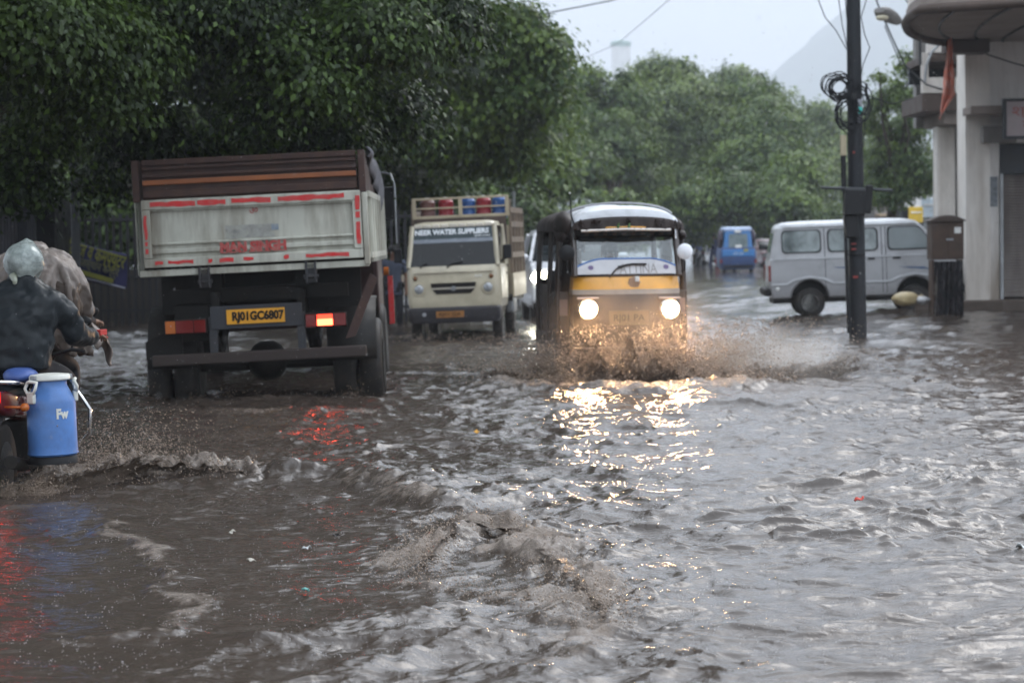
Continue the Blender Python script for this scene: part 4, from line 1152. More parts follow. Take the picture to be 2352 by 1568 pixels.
    m = MB(); m.prism([(-W - .02, .64), (-W + .35, .80), (-W + .35, .50), (-W - .02, .46)], 'y', .10, .13); m.build('guard_strip', M_under, t)
    m = MB(); bx(m, (-1.02, .62, .84), (1.02, .66, 1.30)); m.build('rear_apron', M_under, t)
    # bumper bar and light panel
    m = MB(); bx(m, (-1.07, -.05, .395), (1.07, .05, .505)); m.build('bumper_bar', pm('brown_grey_bumper', (.045, .034, .031), rough=.5, dirt=.5), t, bevel=.012)
    for x in (-.45, .43):
        m = MB(); bx(m, (x - .04, -.02, .50), (x + .04, .06, .87)); m.build('bracket', M_frame, t, bevel=.006)
    m = MB(); bx(m, (-.47, -.03, .735), (.45, .0, .965)); m.build('plate_holder', pm('plate_holder_grey', (.045, .047, .054), rough=.5, dirt=.4), t, bevel=.006)
    m = MB(); bx(m, (-.305, -.045, .78), (.275, -.031, .925)); pl = m.build('number_plate', M_plate_y, t, bevel=.003)
    text_mesh('lettering', 'RJ01GC6807', .115, M_plate_k, pl, (.01, -.047, .853), width=.52, bold=.006)
    for sx, xc in ((-1, -.72), (1, .68)):
        m = MB(); bx(m, (xc - .21, -.02, .70), (xc + .21, .03, .85)); m.build('lamp_panel', M_under, t, bevel=.006)
        tl = empty('tail_light', (0, 0, 0)); tl.parent = t; tl.name = 'tail_light'
        m = MB(); bx(m, (xc - .20, -.05, .715), (xc - .10, -.021, .84)); m.build('indicator_lens', M_lens_amb if sx < 0 else M_lens_red, tl, bevel=.006)
        m = MB(); bx(m, (xc - .095, -.05, .715), (xc + .08, -.021, .84)); m.build('brake_lens', M_lens_red, tl, bevel=.006)
        m = MB(); bx(m, (xc + .085, -.05, .715), (xc + .20, -.021, .84)); m.build('reverse_lens', M_lens_red, tl, bevel=.006)
        if sx > 0:
            m = MB(); bx(m, (xc - .085, -.056, .725), (xc + .07, -.0505, .79)); m.build('lit_bulb', lamp_emit('brake_glow', (1.0, .09, .035), 9), tl, bevel=.01)
            m = MB(); bx(m, (xc - .085, -.054, .792), (xc + .07, -.0505, .835)); m.build('lit_lens', lamp_emit('brake_glow_soft', (1.0, .05, .02), 2.2), tl, bevel=.006)
            ld = bpy.data.lights.new('brake_lamp', 'AREA'); ld.shape = 'RECTANGLE'; ld.size = .16; ld.size_y = .07; ld.energy = .2; ld.color = (1, .06, .02)
            lo = bpy.data.objects.new('brake_lamp', ld); COL.objects.link(lo); lo.parent = tl; lo.location = (xc, -.07, .76); lo.rotation_euler = (R(-90), 0, 0)
            tl['label'] = 'lit red tail lamp'
    # cab with mirrors seen past the body
    m = MB(); m.prism([(4.6, .55), (6.1, .5), (6.15, 1.2), (5.85, 2.25), (4.6, 2.28)], 'x', -1.05, 1.05); m.build('cab', pm('dark_red_cab', (.035, .012, .012), rough=.45, dirt=.4), t, bevel=.05)
    for sx in (-1, 1):
        m = MB(); bx(m, (sx * 1.055, 4.72, 1.45), (sx * 1.062, 5.4, 2.05)); m.build('cab_window', M_glassd, t)
        m = MB(); bx(m, (sx * (W + .10), 4.5, .55), (sx * (W + .04), 4.56, 1.12)); m.build('reflector_strip', M_tape, t)
        m = MB(); m.tube([(sx * 1.0, 4.9, 2.30), (sx * 1.14, 4.7, 2.36), (sx * 1.26, 4.6, 2.33), (sx * 1.30, 4.6, 2.2), (sx * 1.29, 4.6, 1.5)], .014, 6); ma = m.build('mirror_arm', M_galv, t, smooth=80)
        m = MB(); m.box((sx * 1.22, 4.62, 1.98), (.19, .05, .40)); m.build('mirror', M_black, t, bevel=.02)
    m = MB(); m.cyl((1.13, 4.35, 1.18), (1.19, 4.35, 1.18), .05, .05, 12); m.build('side_lamp', M_lens_amb, t)
tipper()

# ---- small beige water truck coming towards us
def face_camera(px, py, Y, yaw, roll, name, label, cat, z=0.0):
    p = P(px, py, Y)
    return empty(name, (p.x, Y, z), (0, R(roll), R(180 + yaw)), label, cat)
def mini_truck():
    # local: forward +y (towards the camera), x to the vehicle's own right = image left
    Y = 37.0
    t = face_camera(1046, 700, Y, -5.5, 1.7, 'mini_truck', 'small beige water truck with NEER WATER SUPPLIERS across its windscreen and a rack of cans', 'truck')
    C = pm('beige_vehicle_paint', (.46, .41, .30), rough=.4, dirt=.35, dcol=(.26, .21, .14), ds=2.5, coat=.3)
    CP = pm('beige_cage_paint', (.40, .34, .235), rough=.5, dirt=.45, dcol=(.22, .17, .12))
    k = .00682
    w = .735
    # cab shell: lofted rings in x-z going up, front face slightly raked
    m = MB()
    def ring(z, hw, yf, yb, r=.10):
        return [(x, y, z) for x, y in rrect(2 * hw, yf - yb, r, 4, 0, (yf + yb) / 2)]
    m.loft([ring(.50, w * .975, .0, -1.3), ring(.62, w, .02, -1.3), ring(1.08, w, .0, -1.3), ring(1.17, w * .99, -.05, -1.3)]); m.build('cab_body', C, t, smooth=35)
    m = MB(); m.loft([ring(1.78, w * .90, -.30, -1.28, .12), ring(1.845, w * .86, -.34, -1.26, .12), ring(1.87, w * .70, -.5, -1.2, .12)]); m.build('cab_roof', C, t, smooth=50)
    # pillars
    for sx in (-1, 1):
        m = MB(); m.tube([(sx * w * .955, -.07, 1.15), (sx * w * .885, -.30, 1.80)], .042, 6); m.build('pillar', C, t)
        m = MB(); m.tube([(sx * w * .97, -1.22, 1.15), (sx * w * .90, -1.22, 1.80)], .05, 6); m.build('pillar', C, t)
        m = MB(); m.prism([(-.16, 1.18), (-.34, 1.76), (-1.18, 1.76), (-1.18, 1.18)], 'x', sx * w * .93, sx * w * .935); m.build('side_window', M_glass_dark, t)
        m = MB(); bx(m, (sx * (w + .002), -1.15, .62), (sx * (w + .012), -.12, 1.12)); d = m.build('door', C, t, bevel=.01)
        m = MB(); bx(m, (sx * (w + .013), -1.08, 1.0), (sx * (w + .03), -.94, 1.03)); m.build('handle', M_black, d)
        m = MB(); m.tube([(sx * w * .96, -.12, 1.2), (sx * (w + .12), -.06, 1.26), (sx * (w + .13), -.06, 1.36)], .012, 6); ma = m.build('mirror_arm', M_black, t)
        m = MB(); m.box((sx * (w + .13), -.06, 1.36), (.13, .05, .22)); m.build('mirror', M_black, t, bevel=.02)
    # windscreen
    m = MB(); a = 1.175; b = 1.775
    m.prism([(-w * .915, a), (w * .915, a), (w * .86, b), (-w * .86, b)], 'y', 0, .006)
    ws = m.build('windscreen', M_glass_dark, t); 
    import mathutils
    for v in ws.data.vertices:
        f = (v.co.z - a) / (b - a); v.co.y += -.055 - .245 * f
    def on(z, d=.012): return -.055 - .245 * (z - a) / (b - a) + d
    m = MB(); z0, z1 = 1.60, 1.77; m.loft([[(-w * .86, on(z0), z0), (w * .86, on(z0), z0), (w * .86, on(z0) + .003, z0), (-w * .86, on(z0) + .003, z0)], [(-w * .84, on(z1), z1), (w * .84, on(z1), z1), (w * .84, on(z1) + .003, z1), (-w * .84, on(z1) + .003, z1)]])
    sb = m.build('sun_strip', pm('dark_green_film', (.03, .045, .05), rough=.25), ws)
    M_wt = pm('white_lettering', (.72, .74, .76), rough=.4)
    rx = math.atan2(.6, .245)
    text_mesh('lettering', 'NEER WATER SUPPLIERS', .115, M_wt, sb, (.02, on(1.70, .020), 1.70), rot=(rx, 0, R(180)), width=1.17, bold=.004)
    text_mesh('lettering', 'AJMER ROAD', .045, M_wt, sb, (-.46, on(1.63, .020), 1.628), rot=(rx, 0, R(180)), width=.25)
    m = MB(); z0, z1 = 1.535, 1.60; m.loft([[(-w * .88, on(z0), z0), (w * .88, on(z0), z0), (w * .88, on(z0) + .003, z0), (-w * .88, on(z0) + .003, z0)], [(-w * .87, on(z1 - .003), z1 - .003), (w * .87, on(z1 - .003), z1 - .003), (w * .87, on(z1) + .002, z1 - .003), (-w * .87, on(z1) + .002, z1 - .003)]]); m.build('grey_film', pm('grey_film', (.13, .15, .18), rough=.25), ws)
    for x0, x1 in ((.52, .40), (.10, -.15)):
        m = MB(); m.tube([(x0, on(1.16, .03), 1.15), (x0 * .6 + x1 * .4, on(1.2, .03), 1.21), (x1, on(1.225, .025), 1.225)], .011, 5); m.build('wiper', M_black, t)
    # roof lip of marker tiles
    for i in range(9):
        m = MB(); x = -.56 + i * .14; m.box((x, -.305, 1.80), (.115, .03, .055)); m.build('marker_tile', pm('pale_marker', (.62, .56, .48), rough=.3) if i == 0 else MATS['pale_marker'], t, bevel=.012)
    # interior: seat backs and a driver in shade
    m = MB(); bx(m, (-.6, -1.2, .9), (.6, -1.1, 1.55)); m.build('seat', M_under, t, bevel=.04)
    m = MB(); bx(m, (-.62, -.5, 1.0), (.62, -.2, 1.18)); m.build('dashboard', M_under, t, bevel=.04)
    m = MB(); m.box((.07, -.22, 1.27), (.14, .02, .06)); m.build('dash_sticker', pm('teal_paper', (.1, .28, .25)), t)
    # front details
    m = MB(); bx(m, (-.62, .019, 1.055), (.62, .026, 1.066)); m.build('panel_seam', M_brown, t)
    m = MB(); m.prism([(-.36, .905), (.36, .905), (.345, .835), (-.345, .835)], 'y', .012, .026); m.build('grille', M_under, t)
    m = MB(); m.prism([(-.33, .80), (.33, .80), (.27, .735), (-.27, .735)], 'y', .012, .026); m.build('grille', M_under, t)
    m = MB(); m.tube([(-.33, .03, .818), (.33, .03, .818)], .010, 6); m.build('grille_bar', pm('pale_trim', (.5, .45, .38)), t)
    m = MB(); m.lathe([(.001, .03), (.04, .03), (.04, .012)], (0, 0.012, .815), (0, 1, 0), 16); m.build('badge', M_galv, t)
    for sx in (-1, 1):
        x = sx * .545
        hl = MB(); hl.lathe([(.10, 0), (.105, .03), (.088, .035), (.085, .03)], (x, .0, .815), (0, 1, 0), 24); h = hl.build('headlight', C, t, smooth=40); h['label'] = 'unlit round headlamp'
        m = MB(); m.lathe([(.086, .0), (.07, .022), (.04, .034), (.002, .04)], (x, .012, .815), (0, 1, 0), 20); m.build('lens', M_lens_clear, h, smooth=60)
        m = MB(); m.lathe([(.036, .0), (.03, .018), (.002, .024)], (sx * .60, .012, .99), (0, 1, 0), 14); m.build('indicator', pm('brown_orange_lens', (.16, .06, .015), rough=.2) if sx < 0 else MATS['brown_orange_lens'], t, smooth=60)
    text_mesh('badge_lettering', 'ACE', .05, M_wt, t, (-.40, .028, 1.0), rot=(R(90), 0, R(180)), width=.12)
    m = MB(); m.loft([ring(.28, w * .93, .07, -.3, .08), ring(.34, w * .98, .10, -.3, .08), ring(.50, w * .99, .09, -.3, .08), ring(.53, w * .98, .05, -.3, .08)]); m.build('bumper', pm('charcoal_bumper', (.04, .038, .042), rough=.5, dirt=.5), t, smooth=40)
    m = MB(); bx(m, (-.16, .10, .365), (.28, .113, .465)); npl = m.build('number_plate', pm('dull_orange_plate', (.28, .12, .03), rough=.5), t)
    text_mesh('lettering', 'RJ01 GA', .07, M_plate_k, npl, (.06, .116, .415), rot=(R(90), 0, R(180)), width=.34)
    m = MB(); m.lathe([(.035, 0), (.03, .015), (.002, .02)], (.47, .095, .42), (0, 1, 0), 12); m.build('fog_lamp', M_lens_clear, t)
    # cargo cage: front headboard with cans, side boards
    cf = -1.38
    def frame(x0, x1, z0, z1, y):
        m = MB()
        bx(m, (x0, y - .02, z1 - .035), (x1, y + .02, z1)); bx(m, (x0, y - .02, z0), (x1, y + .02, z0 + .05))
        bx(m, (x0, y - .019, (z0 + z1) / 2 - .012), (x1, y + .019, (z0 + z1) / 2 + .012))
        for x in (x0, (x0 + x1) / 2 - .03, x1 - .06): bx(m, (x, y - .024, z0), (x + .06, y + .024, z1 - .001))
        return m
    fr = frame(-.79, .79, 1.93, 2.27, cf); fr.build('headboard', CP, t, bevel=.005)
    for sx in (-1, 1):
        m = MB(); bx(m, (sx * .79, cf, .62), (sx * .82, cf - 2.2, 1.0)); m.build('side_board', CP, t, bevel=.005)
        m = MB()
        for q in range(5):
            bx(m, (sx * .77, cf - .05 - q * .53, 1.0), (sx * .815, cf - .10 - q * .53, 2.2 if q == 0 else 2.02))
        for z in (1.25, 1.5, 1.75, 1.98): bx(m, (sx * .785, cf - .04, z), (sx * .81, cf - 2.2, z + .09))
        m.build('side_rack', pm('brown_cage_paint', (.20, .145, .10), rough=.55, dirt=.5) if sx < 0 else MATS['brown_cage_paint'], t, bevel=.004)
    m = MB(); bx(m, (-.78, cf - .02, .55), (.78, cf - 2.2, .62)); m.build('cargo_floor', M_under, t)
    m = MB(); bx(m, (-.78, cf - 2.2, .62), (.78, cf - 2.17, 1.8)); m.build('tail_board', CP, t)
    m = MB(); bx(m, (-.74, cf + .03, 1.1), (.74, cf + .06, 1.93)); m.build('cab_back_guard', M_brown, t)
    for sx in (-1, 1):
        for yy, r in ((-.45, .27), (-2.45, .27)):
            wheel(t, (sx * .64, yy, .15), r, .15)
    m = MB(); bx(m, (-.5, -3.3, .3), (.5, -.3, .5)); m.build('chassis', M_under, t)
    m = MB(); bx(m, (-.79, -1.5, .36), (-.66, -2.1, .6)); m.build('fuel_tank', M_galv, t, bevel=.03)
    # water cans stand in the cage: things of their own
    MC = {'red': pm('red_can_plastic', (.28, .02, .03), rough=.3), 'blue': pm('blue_can_plastic', (.03, .10, .30), rough=.3), 'brown': pm('brown_can_plastic', (.14, .06, .05), rough=.4)}
    protos = {}
    mw = t.matrix_basis.copy()
    lab = {'red': 'red water can in the rack over the beige truck cab', 'blue': 'blue water can in the rack over the beige truck cab', 'brown': 'brownish water can at one end of the rack over the beige truck cab'}
    for (x, col) in ((.56, 'brown'), (.26, 'red'), (-.10, 'blue'), (-.36, 'red'), (-.62, 'blue')):
        if col not in protos:
            m = MB(); m.lathe([(.115, 0), (.125, .02), (.125, .13), (.118, .14), (.118, .16), (.125, .17), (.125, .30), (.10, .335), (.045, .35)], seg=20)
            ob = m.build('water_can', MC[col], None, smooth=35)
            m = MB(); m.lathe([(.046, .345), (.046, .375), (.01, .38)], seg=14); m.build('cap', M_white, ob)
            protos[col] = ob
        else:
            ob = copy_tree(protos[col])
        ob.matrix_world = mw @ Matrix.Translation((x, cf - .2, 1.90))
        tag(ob, lab[col], 'can', 'water cans in the roof rack')
mini_truck()
m = MB()
# ---- big autorickshaw ploughing towards us with its headlamps on
def bigauto():
    Y = 26.0
    t = face_camera(1443, 700, Y, 6.0, 0, 'autorickshaw', 'black and yellow autorickshaw with blazing headlamps pushing a wall of brown water', 'autorickshaw', z=0.0)
    B = pm('black_body_paint', (.028, .020, .017), rough=.35, dirt=.5, dcol=(.10, .06, .04), ds=3, coat=.3)
    BR = pm('dark_brown_canvas', (.030, .022, .020), rough=.6, dirt=.4, dcol=(.09, .07, .06), streak=True, ds=6)
    YE = pm('yellow_taxi_paint', (.72, .33, .025), rough=.35, dirt=.3, dcol=(.35, .18, .05), coat=.4)
    W_ = pm('white_roof_vinyl', (.66, .68, .72), rough=.35, dirt=.2, dcol=(.4, .38, .36))
    hw = .60
    z_g, z_yb, z_yt, z_wb, z_wt, z_r = .62, .99, 1.155, 1.16, 1.68, 1.93
    # lower nose, gently bowed in plan
    def nose(z, h, d):
        return [(h * math.sin(a) if abs(a) < 1.57 else 0, d - .16 * (1 - math.cos(a)), z) for a in [(-1 + 2 * k / 12) * 1.45 for k in range(13)]] + [(h * .99, -.45, z), (-h * .99, -.45, z)]
    m = MB(); m.loft([nose(.10, hw * .92, -.02), nose(.35, hw, .03), nose(.80, hw, .03), nose(z_yb - .03, hw, .0)]); m.build('front_panel', B, t, smooth=40)
    m = MB(); m.loft([nose(z_yb - .03, hw + .002, .006), nose(z_yb + .02, hw + .004, .006), nose(z_yb + .022, hw + .002, .003)]); m.build('trim_strip', pm('dull_chrome_strip', (.42, .38, .34), rough=.35, dirt=.4), t, smooth=40)
    m = MB(); m.loft([nose(z_yb + .024, hw, .0), nose(z_yt - .03, hw - .01, -.03), nose(z_yt, hw - .012, -.045)]); m.build('yellow_band', YE, t, smooth=40)
    m = MB(); m.loft([nose(z_yt + .001, hw - .008, -.035), nose(z_yt + .018, hw - .008, -.04)]); m.build('screen_seal', M_black, t, smooth=40)
    # windscreen leaning back
    def ys(z): return -.06 - .20 * (z - z_wb) / (z_wt - z_wb)
    def pane(x0, x1, z0, z1, d, th=.004):
        m = MB(); m.loft([[(x0, ys(z0) + d, z0), (x1, ys(z0) + d, z0), (x1, ys(z0) + d + th, z0), (x0, ys(z0) + d + th, z0)], [(x0, ys(z1) + d, z1), (x1, ys(z1) + d, z1), (x1, ys(z1) + d + th, z1), (x0, ys(z1) + d + th, z1)]])
        return m
    pane(-hw + .04, hw - .04, z_wb + .02, z_wt, 0).build('windscreen', M_glass, t)
    ws = [o for o in bpy.data.objects if o.parent == t and o.name.startswith('windscreen')][0]
    pane(-hw + .05, hw - .05, z_wt - .10, z_wt - .02, -.02).build('header_strip', BR, ws)
    for k in range(9):
        m = MB(); x = -.42 + k * .105; z = z_wt - .058; m.box((x, ys(z) - .008, z), (.045, .006, .03)); m.build('header_motif', pm('dull_gold_motif', (.22, .12, .07)) if k == 0 else MATS['dull_gold_motif'], ws)
    for sx in (-1, 1):
        m = MB(); m.tube([(sx * (hw - .02), ys(z_wb) - .0, z_wb), (sx * (hw - .03), ys(z_wt) - .0, z_wt + .02)], .035, 8); m.build('pillar', B, t, smooth=50)
        m = MB(); m.tube([(sx * (hw - .035), ys(1.58) + .05, 1.56), (sx * (hw - .035), ys(1.68) + .05, 1.68)], .011, 6); m.build('grab_clip', M_chrome, t)
    # white arched sun film low on the screen with blue edge, lettering, wiper
    zc = 1.345; n = 24
    def arch(x): return zc + .005 - .11 * max(0, (abs(x) - .25) / .35) ** 1.8
    xs = [-.565 + 1.13 * k / n for k in range(n + 1)]
    top = [(x, arch(x)) for x in xs]; bot = [(x, z_wb + .022) for x in xs]
    m = MB(); rings = [[(x, ys(z) + .006, z), (x, ys(zb_) + .006, zb_), (x, ys(zb_) + .009, zb_), (x, ys(z) + .009, z)] for (x, z), (x2, zb_) in zip(top, bot)]
    m.loft(rings); sf = m.build('sun_film', pm('white_vinyl_film', (.50, .50, .52), rough=.3, dirt=.3, dcol=(.4, .36, .34)), ws)
    m = MB(); m.tube([(x, ys(z) + .008, z) for x, z in top], .009, 5); m.build('film_edge', pm('blue_vinyl', (.05, .16, .45)), sf)
    M_gl = pm('grey_vinyl_letter', (.26, .25, .24), rough=.4)
    rx = math.atan2(.52, .20)
    text_mesh('lettering', 'ATTINA', .17, M_gl, sf, (-.13, ys(1.235) + .011, 1.235), rot=(rx, 0, R(180)), width=.42)
    for x in (.40, -.44):
        m = MB(); pts = []
        for k in range(16):
            a = k / 16 * 6.283; r = .036 if k % 2 == 0 else .022; pts.append((x + r * 1.1 * math.cos(a), 1.255 + r * .9 * math.sin(a)))
        m.prism(pts, 'y', 0, .003); ob = m.build('film_motif', pm('violet_vinyl', (.13, .09, .2)) if x > 0 else MATS['violet_vinyl'], sf)
        for v in ob.data.vertices: v.co.y += ys(v.co.z) + .010
    m = MB(); m.tube([(.20, ys(1.17) + .035, 1.15), (.12, ys(1.23) + .035, 1.24), (-.0, ys(1.28) + .03, 1.285)], .009, 6); m.tube([(.10, ys(1.27) + .03, 1.262), (-.06, ys(1.29) + .03, 1.29), (-.22, ys(1.29) + .03, 1.288)], .012, 6); m.build('wiper', M_black, t)
    m = MB(); m.lathe([(.07, 0), (.06, .012), (.002, .016)], (.06 - .13, -.02, 1.085), (0, 1, 0), 8); m.build('badge', pm('brown_badge', (.32, .2, .13), rough=.4), t)
    m = MB(); m.box((-.10, .012, 1.125), (.05, .03, .06)); m.build('sticker', M_white, t, bevel=.008)
    # roof: white vinyl crown with dark scalloped valance
    def rarc(y, hh, base, w, t0=0):
        return [(w * math.cos(a), y, base + hh * abs(math.sin(a)) ** .62) for a in [k / 20 * math.pi for k in range(21)]]
    m = MB(); m.loft([rarc(-.13, .13, 1.70, .57), rarc(-.16, .19, 1.71, .59), rarc(-.45, .225, 1.715, .60), rarc(-.95, .232, 1.715, .60)], caps=True); m.build('roof', W_, t, smooth=50)
    m = MB(); m.loft([rarc(-.42, .10, 1.66, .66), rarc(-.48, .20, 1.66, .72), rarc(-.9, .25, 1.665, .74), rarc(-1.6, .285, 1.665, .74), rarc(-2.4, .27, 1.66, .73), rarc(-2.6, .2, 1.65, .69)], caps=True); hd = m.build('canvas_hood', BR, t, smooth=50)
    m = MB(); m.loft([rarc(-1.1, .262, 1.682, .50), rarc(-1.7, .285, 1.682, .52), rarc(-2.3, .272, 1.68, .52)], caps=True); m.build('roof_sheet', W_, hd, smooth=50)
    m = MB(); m.tube([(x * 1.0, y - .04, z + .012) for x, y, z in rarc(-.62, .245, 1.715, .64)][2:-2], .014, 6); m.build('roof_seam', pm('grey_piping', (.3, .3, .32)), t, smooth=80)
    m = MB()
    def val(u, v):
        a = u * math.pi; w = .59
        x = w * math.cos(a); zt_ = 1.70 + .115 * abs(math.sin(a)) ** .62
        zb_ = 1.665
        z = zt_ + (zb_ - zt_) * v
        return (x, -.122 + .01 * math.sin(u * 60) * v + .03 * v, z)
    m.sheet(val, 60, 4); m.build('valance', BR, t, smooth=180, solid=.006)
    # tufts and ornaments stuck along the edge
    rnd = random.Random(8)
    for x, s in ((.50, 1.1), (.36, 1), (.30, .8), (-.02, .9), (-.34, .8), (-.40, 1.1), (-.56, .9)):
        m = MB()
        for k in range(9):
            a = rnd.uniform(0, 6.28); l = .05 * s
            m.tube([(x, -.10, 1.765 - abs(x) * .06), (x + l * math.cos(a) * .7, -.09 + rnd.uniform(0, .03), 1.765 - abs(x) * .06 + l * math.sin(a))], [.014, .004], 5)
        m.build('tassel', BR, t)
    for x in (-.04, .08):
        m = MB(); m.tube([(x, -.09, 1.74), (x + .012, -.075, 1.70), (x, -.08, 1.655)], [.008, .016, .006], 6); m.build('leaf_charm', pm('chilli_green', (.06, .12, .03)) if x < 0 else MATS['chilli_green'], t)
    m = MB(); m.tube([(-.50, -.10, 1.66), (0, -.065, 1.672), (.50, -.10, 1.66)], .017, 8); m.build('header_rail', pm('worn_aluminium', (.55, .5, .46), rough=.3, metal=.5), t, smooth=60)
    m = MB(); m.tube([(-.32, -.115, 1.69), (0, -.085, 1.698), (.32, -.115, 1.69)], .010, 8); m.build('yellow_rail', YE, t, smooth=60)
    # aerial stick
    m = MB(); m.tube([(.55, -.12, 1.66), (.60, -.14, 1.82), (.615, -.15, 2.07)], [.016, .009, .006], 6); m.build('aerial', M_black, t); m = MB(); m.blob((.615, -.15, 2.08), (.025, .025, .025), 8, 6); m.build('aerial_tip', M_white, t)
    # passenger body: wider, rolled canvas on both sides
    bw = .74
    for sx in (-1, 1):
        m = MB(); m.blob((sx * (bw - .12), -.70, 1.71), (.22 if sx > 0 else .14, 1.0, .34 if sx > 0 else .2), 16, 9, .05, 3 + sx); m.build('canvas_roll', BR, t, smooth=180)
        m = MB(); m.blob((sx * (bw - .08), -.50, 1.60), (.16, .5, .13), 12, 7, .08, 6 + sx); m.build('canvas_roll', BR, t, smooth=180)
        for yy, r in ((-.50, .032), (-.66, .022), (-1.3, .03), (-2.4, .035)):
            m = MB(); m.tube([(sx * (bw - .02), yy, .35), (sx * (bw - .03), yy, 1.1), (sx * (bw - .06), yy, 1.66)], r, 8); m.build('side_pillar', B, t, smooth=60)
        m = MB(); m.prism([(-.46, .12), (-.46, .98), (-.7, 1.0), (-1.2, .9), (-1.2, .5), (-2.5, .5), (-2.5, .12)], 'x', sx * (bw - .03), sx * bw); m.build('side_panel', B, t, bevel=.006)
        m = MB(); m.prism([(-2.5, .5), (-1.3, .5), (-1.3, 1.05), (-2.5, 1.05)], 'x', sx * (bw - .035), sx * (bw - .03)); m.build('side_panel', B, t)
        m = MB(); bx(m, (sx * (hw + .0), -.47, .12), (sx * (bw - .031), -.43, .99)); m.build('front_wing', B, t, bevel=.01)
        m = MB(); bx(m, (sx * (hw + .02), -.425, .72), (sx * (bw - .03), -.415, .90)); m.build('wing_reflector', pm('dusty_pink_plate', (.30, .2, .17)) if sx < 0 else MATS['dusty_pink_plate'], t)
        # mirrors
        x = sx * (hw + (.07 if sx > 0 else .045))
        m = MB(); m.tube([(sx * (hw - .03), -.10, 1.16), (x, -.05, 1.22), (x, -.04, 1.32)], .010, 6); m.build('mirror_arm', M_black, t)
        mm = MB(); mm.lathe([(.001, 0), (.085, .0), (.088, .02), (.07, .035), (.001, .04)], (x, -.06, 1.42), (0, 1, .05), 20)
        mr_ = mm.build('mirror', M_black if sx > 0 else pm('white_mirror_shell', (.78, .80, .84), rough=.25), t, smooth=50)
        # white rag or panel behind the mirror seen through the gap
    m = MB(); bx(m, (-bw + .03, -2.55, .12), (bw - .03, -2.5, 1.1)); bx(m, (-bw + .03, -2.55, 1.5), (bw - .03, -2.5, 1.7)); m.build('rear_panel', B, t)
    m = MB(); bx(m, (-bw + .04, -2.45, .3), (bw - .04, -.45, .42)); m.build('floor', M_under, t)
    m = MB(); bx(m, (-.62, -2.3, .5), (.62, -1.8, .85)); bx(m, (-.62, -2.42, .8), (.62, -2.3, 1.2)); m.build('seat', BR, t, bevel=.05)
    # head unit partition with two openings, seen through the windscreen
    m = MB()
    def hole(cx, w, h, z0): return [(cx + x, z0 + z) for x, z in rrect(w, h, .12, 5)]
    m.prism([(-.62, .5), (.62, .5), (.62, 1.12), (-.62, 1.12)], 'y', -.92, -.90); m.prism([(-.62, 1.58), (.62, 1.58), (.62, 1.72), (-.62, 1.72)], 'y', -.92, -.90)
    m.prism([(-.06, 1.1), (.14, 1.1), (.10, 1.6), (.02, 1.6)], 'y', -.921, -.901); m.prism([(-.62, 1.1), (-.54, 1.1), (-.56, 1.6), (-.62, 1.6)], 'y', -.921, -.901); m.prism([(.50, 1.1), (.62, 1.1), (.62, 1.6), (.52, 1.6)], 'y', -.921, -.901)
    m.build('partition', BR, t)
    # headlamps
    M_hl = lamp_emit('headlamp_glow', (1.0, .70, .36), 60)
    for sx in (-1, 1):
        x = sx * .455; z = .80 if sx > 0 else .79
        h = empty('headlight', (x, .02, z)); h.parent = t; h.name = 'headlight'; h['label'] = 'blazing warm headlamp'
        m = MB(); m.lathe([(.105, -.02), (.115, .035), (.100, .045), (.092, .03)], (0, 0, 0), (0, 1, 0), 24); m.build('bezel', M_chrome, h, smooth=50)
        m = MB(); m.lathe([(.092, .025), (.06, .042), (.002, .05)], (0, 0, 0), (0, 1, 0), 20); m.build('lens', M_hl, h, smooth=60)
        m = MB(); m.box((0, .03, .125), (.24, .05, .02)); m.build('brow', pm('pink_white_brow', (.62, .5, .46), rough=.3) if sx < 0 else MATS['pink_white_brow'], h, bevel=.006)
        ld = bpy.data.lights.new('headlamp', 'SPOT'); ld.energy = 85; ld.color = (1.0, .56, .26); ld.spot_size = R(120); ld.spot_blend = .8; ld.shadow_soft_size = .07
        lo = bpy.data.objects.new('headlamp', ld); COL.objects.link(lo); lo.parent = h; lo.location = (0, .09, 0); lo.rotation_euler = (R(84), 0, R(0))
    m = MB(); m.box((0.0, .055, .70), (.44, .012, .16)); npl = m.build('number_plate', pm('dimmed_yellow_plate', (.17, .12, .06), rough=.5, dirt=.6, dcol=(.3, .2, .12)), t)  # colour lowered so the plate looks dim behind the spray
    text_mesh('lettering', 'RJ01 PA', .10, M_plate_k, npl, (0.0, .063, .70), rot=(R(90), 0, R(180)), width=.34)
    m = MB(); m.tube([(-.62, .0, .36), (-.5, .10, .36), (.5, .10, .36), (.62, .0, .36)], .028, 8); m.build('bumper_bar', B, t, smooth=60)
    m = MB(); m.sheet(lambda u, v: (-.16 + .32 * u, .10 - .34 * math.cos(v * 2.4 + .3) * -1 - .3, .10 + .34 * math.sin(v * 2.4 + .3)), 4, 12); m.build('mudguard', B, t, smooth=180, solid=.01)
    wheel(t, (0, -.10, .05), .26, .13, 'front_wheel')
    for sx in (-1, 1): wheel(t, (sx * .62, -2.0, .05), .26, .14, 'rear_wheel')
    return t
AUTO = bigauto()

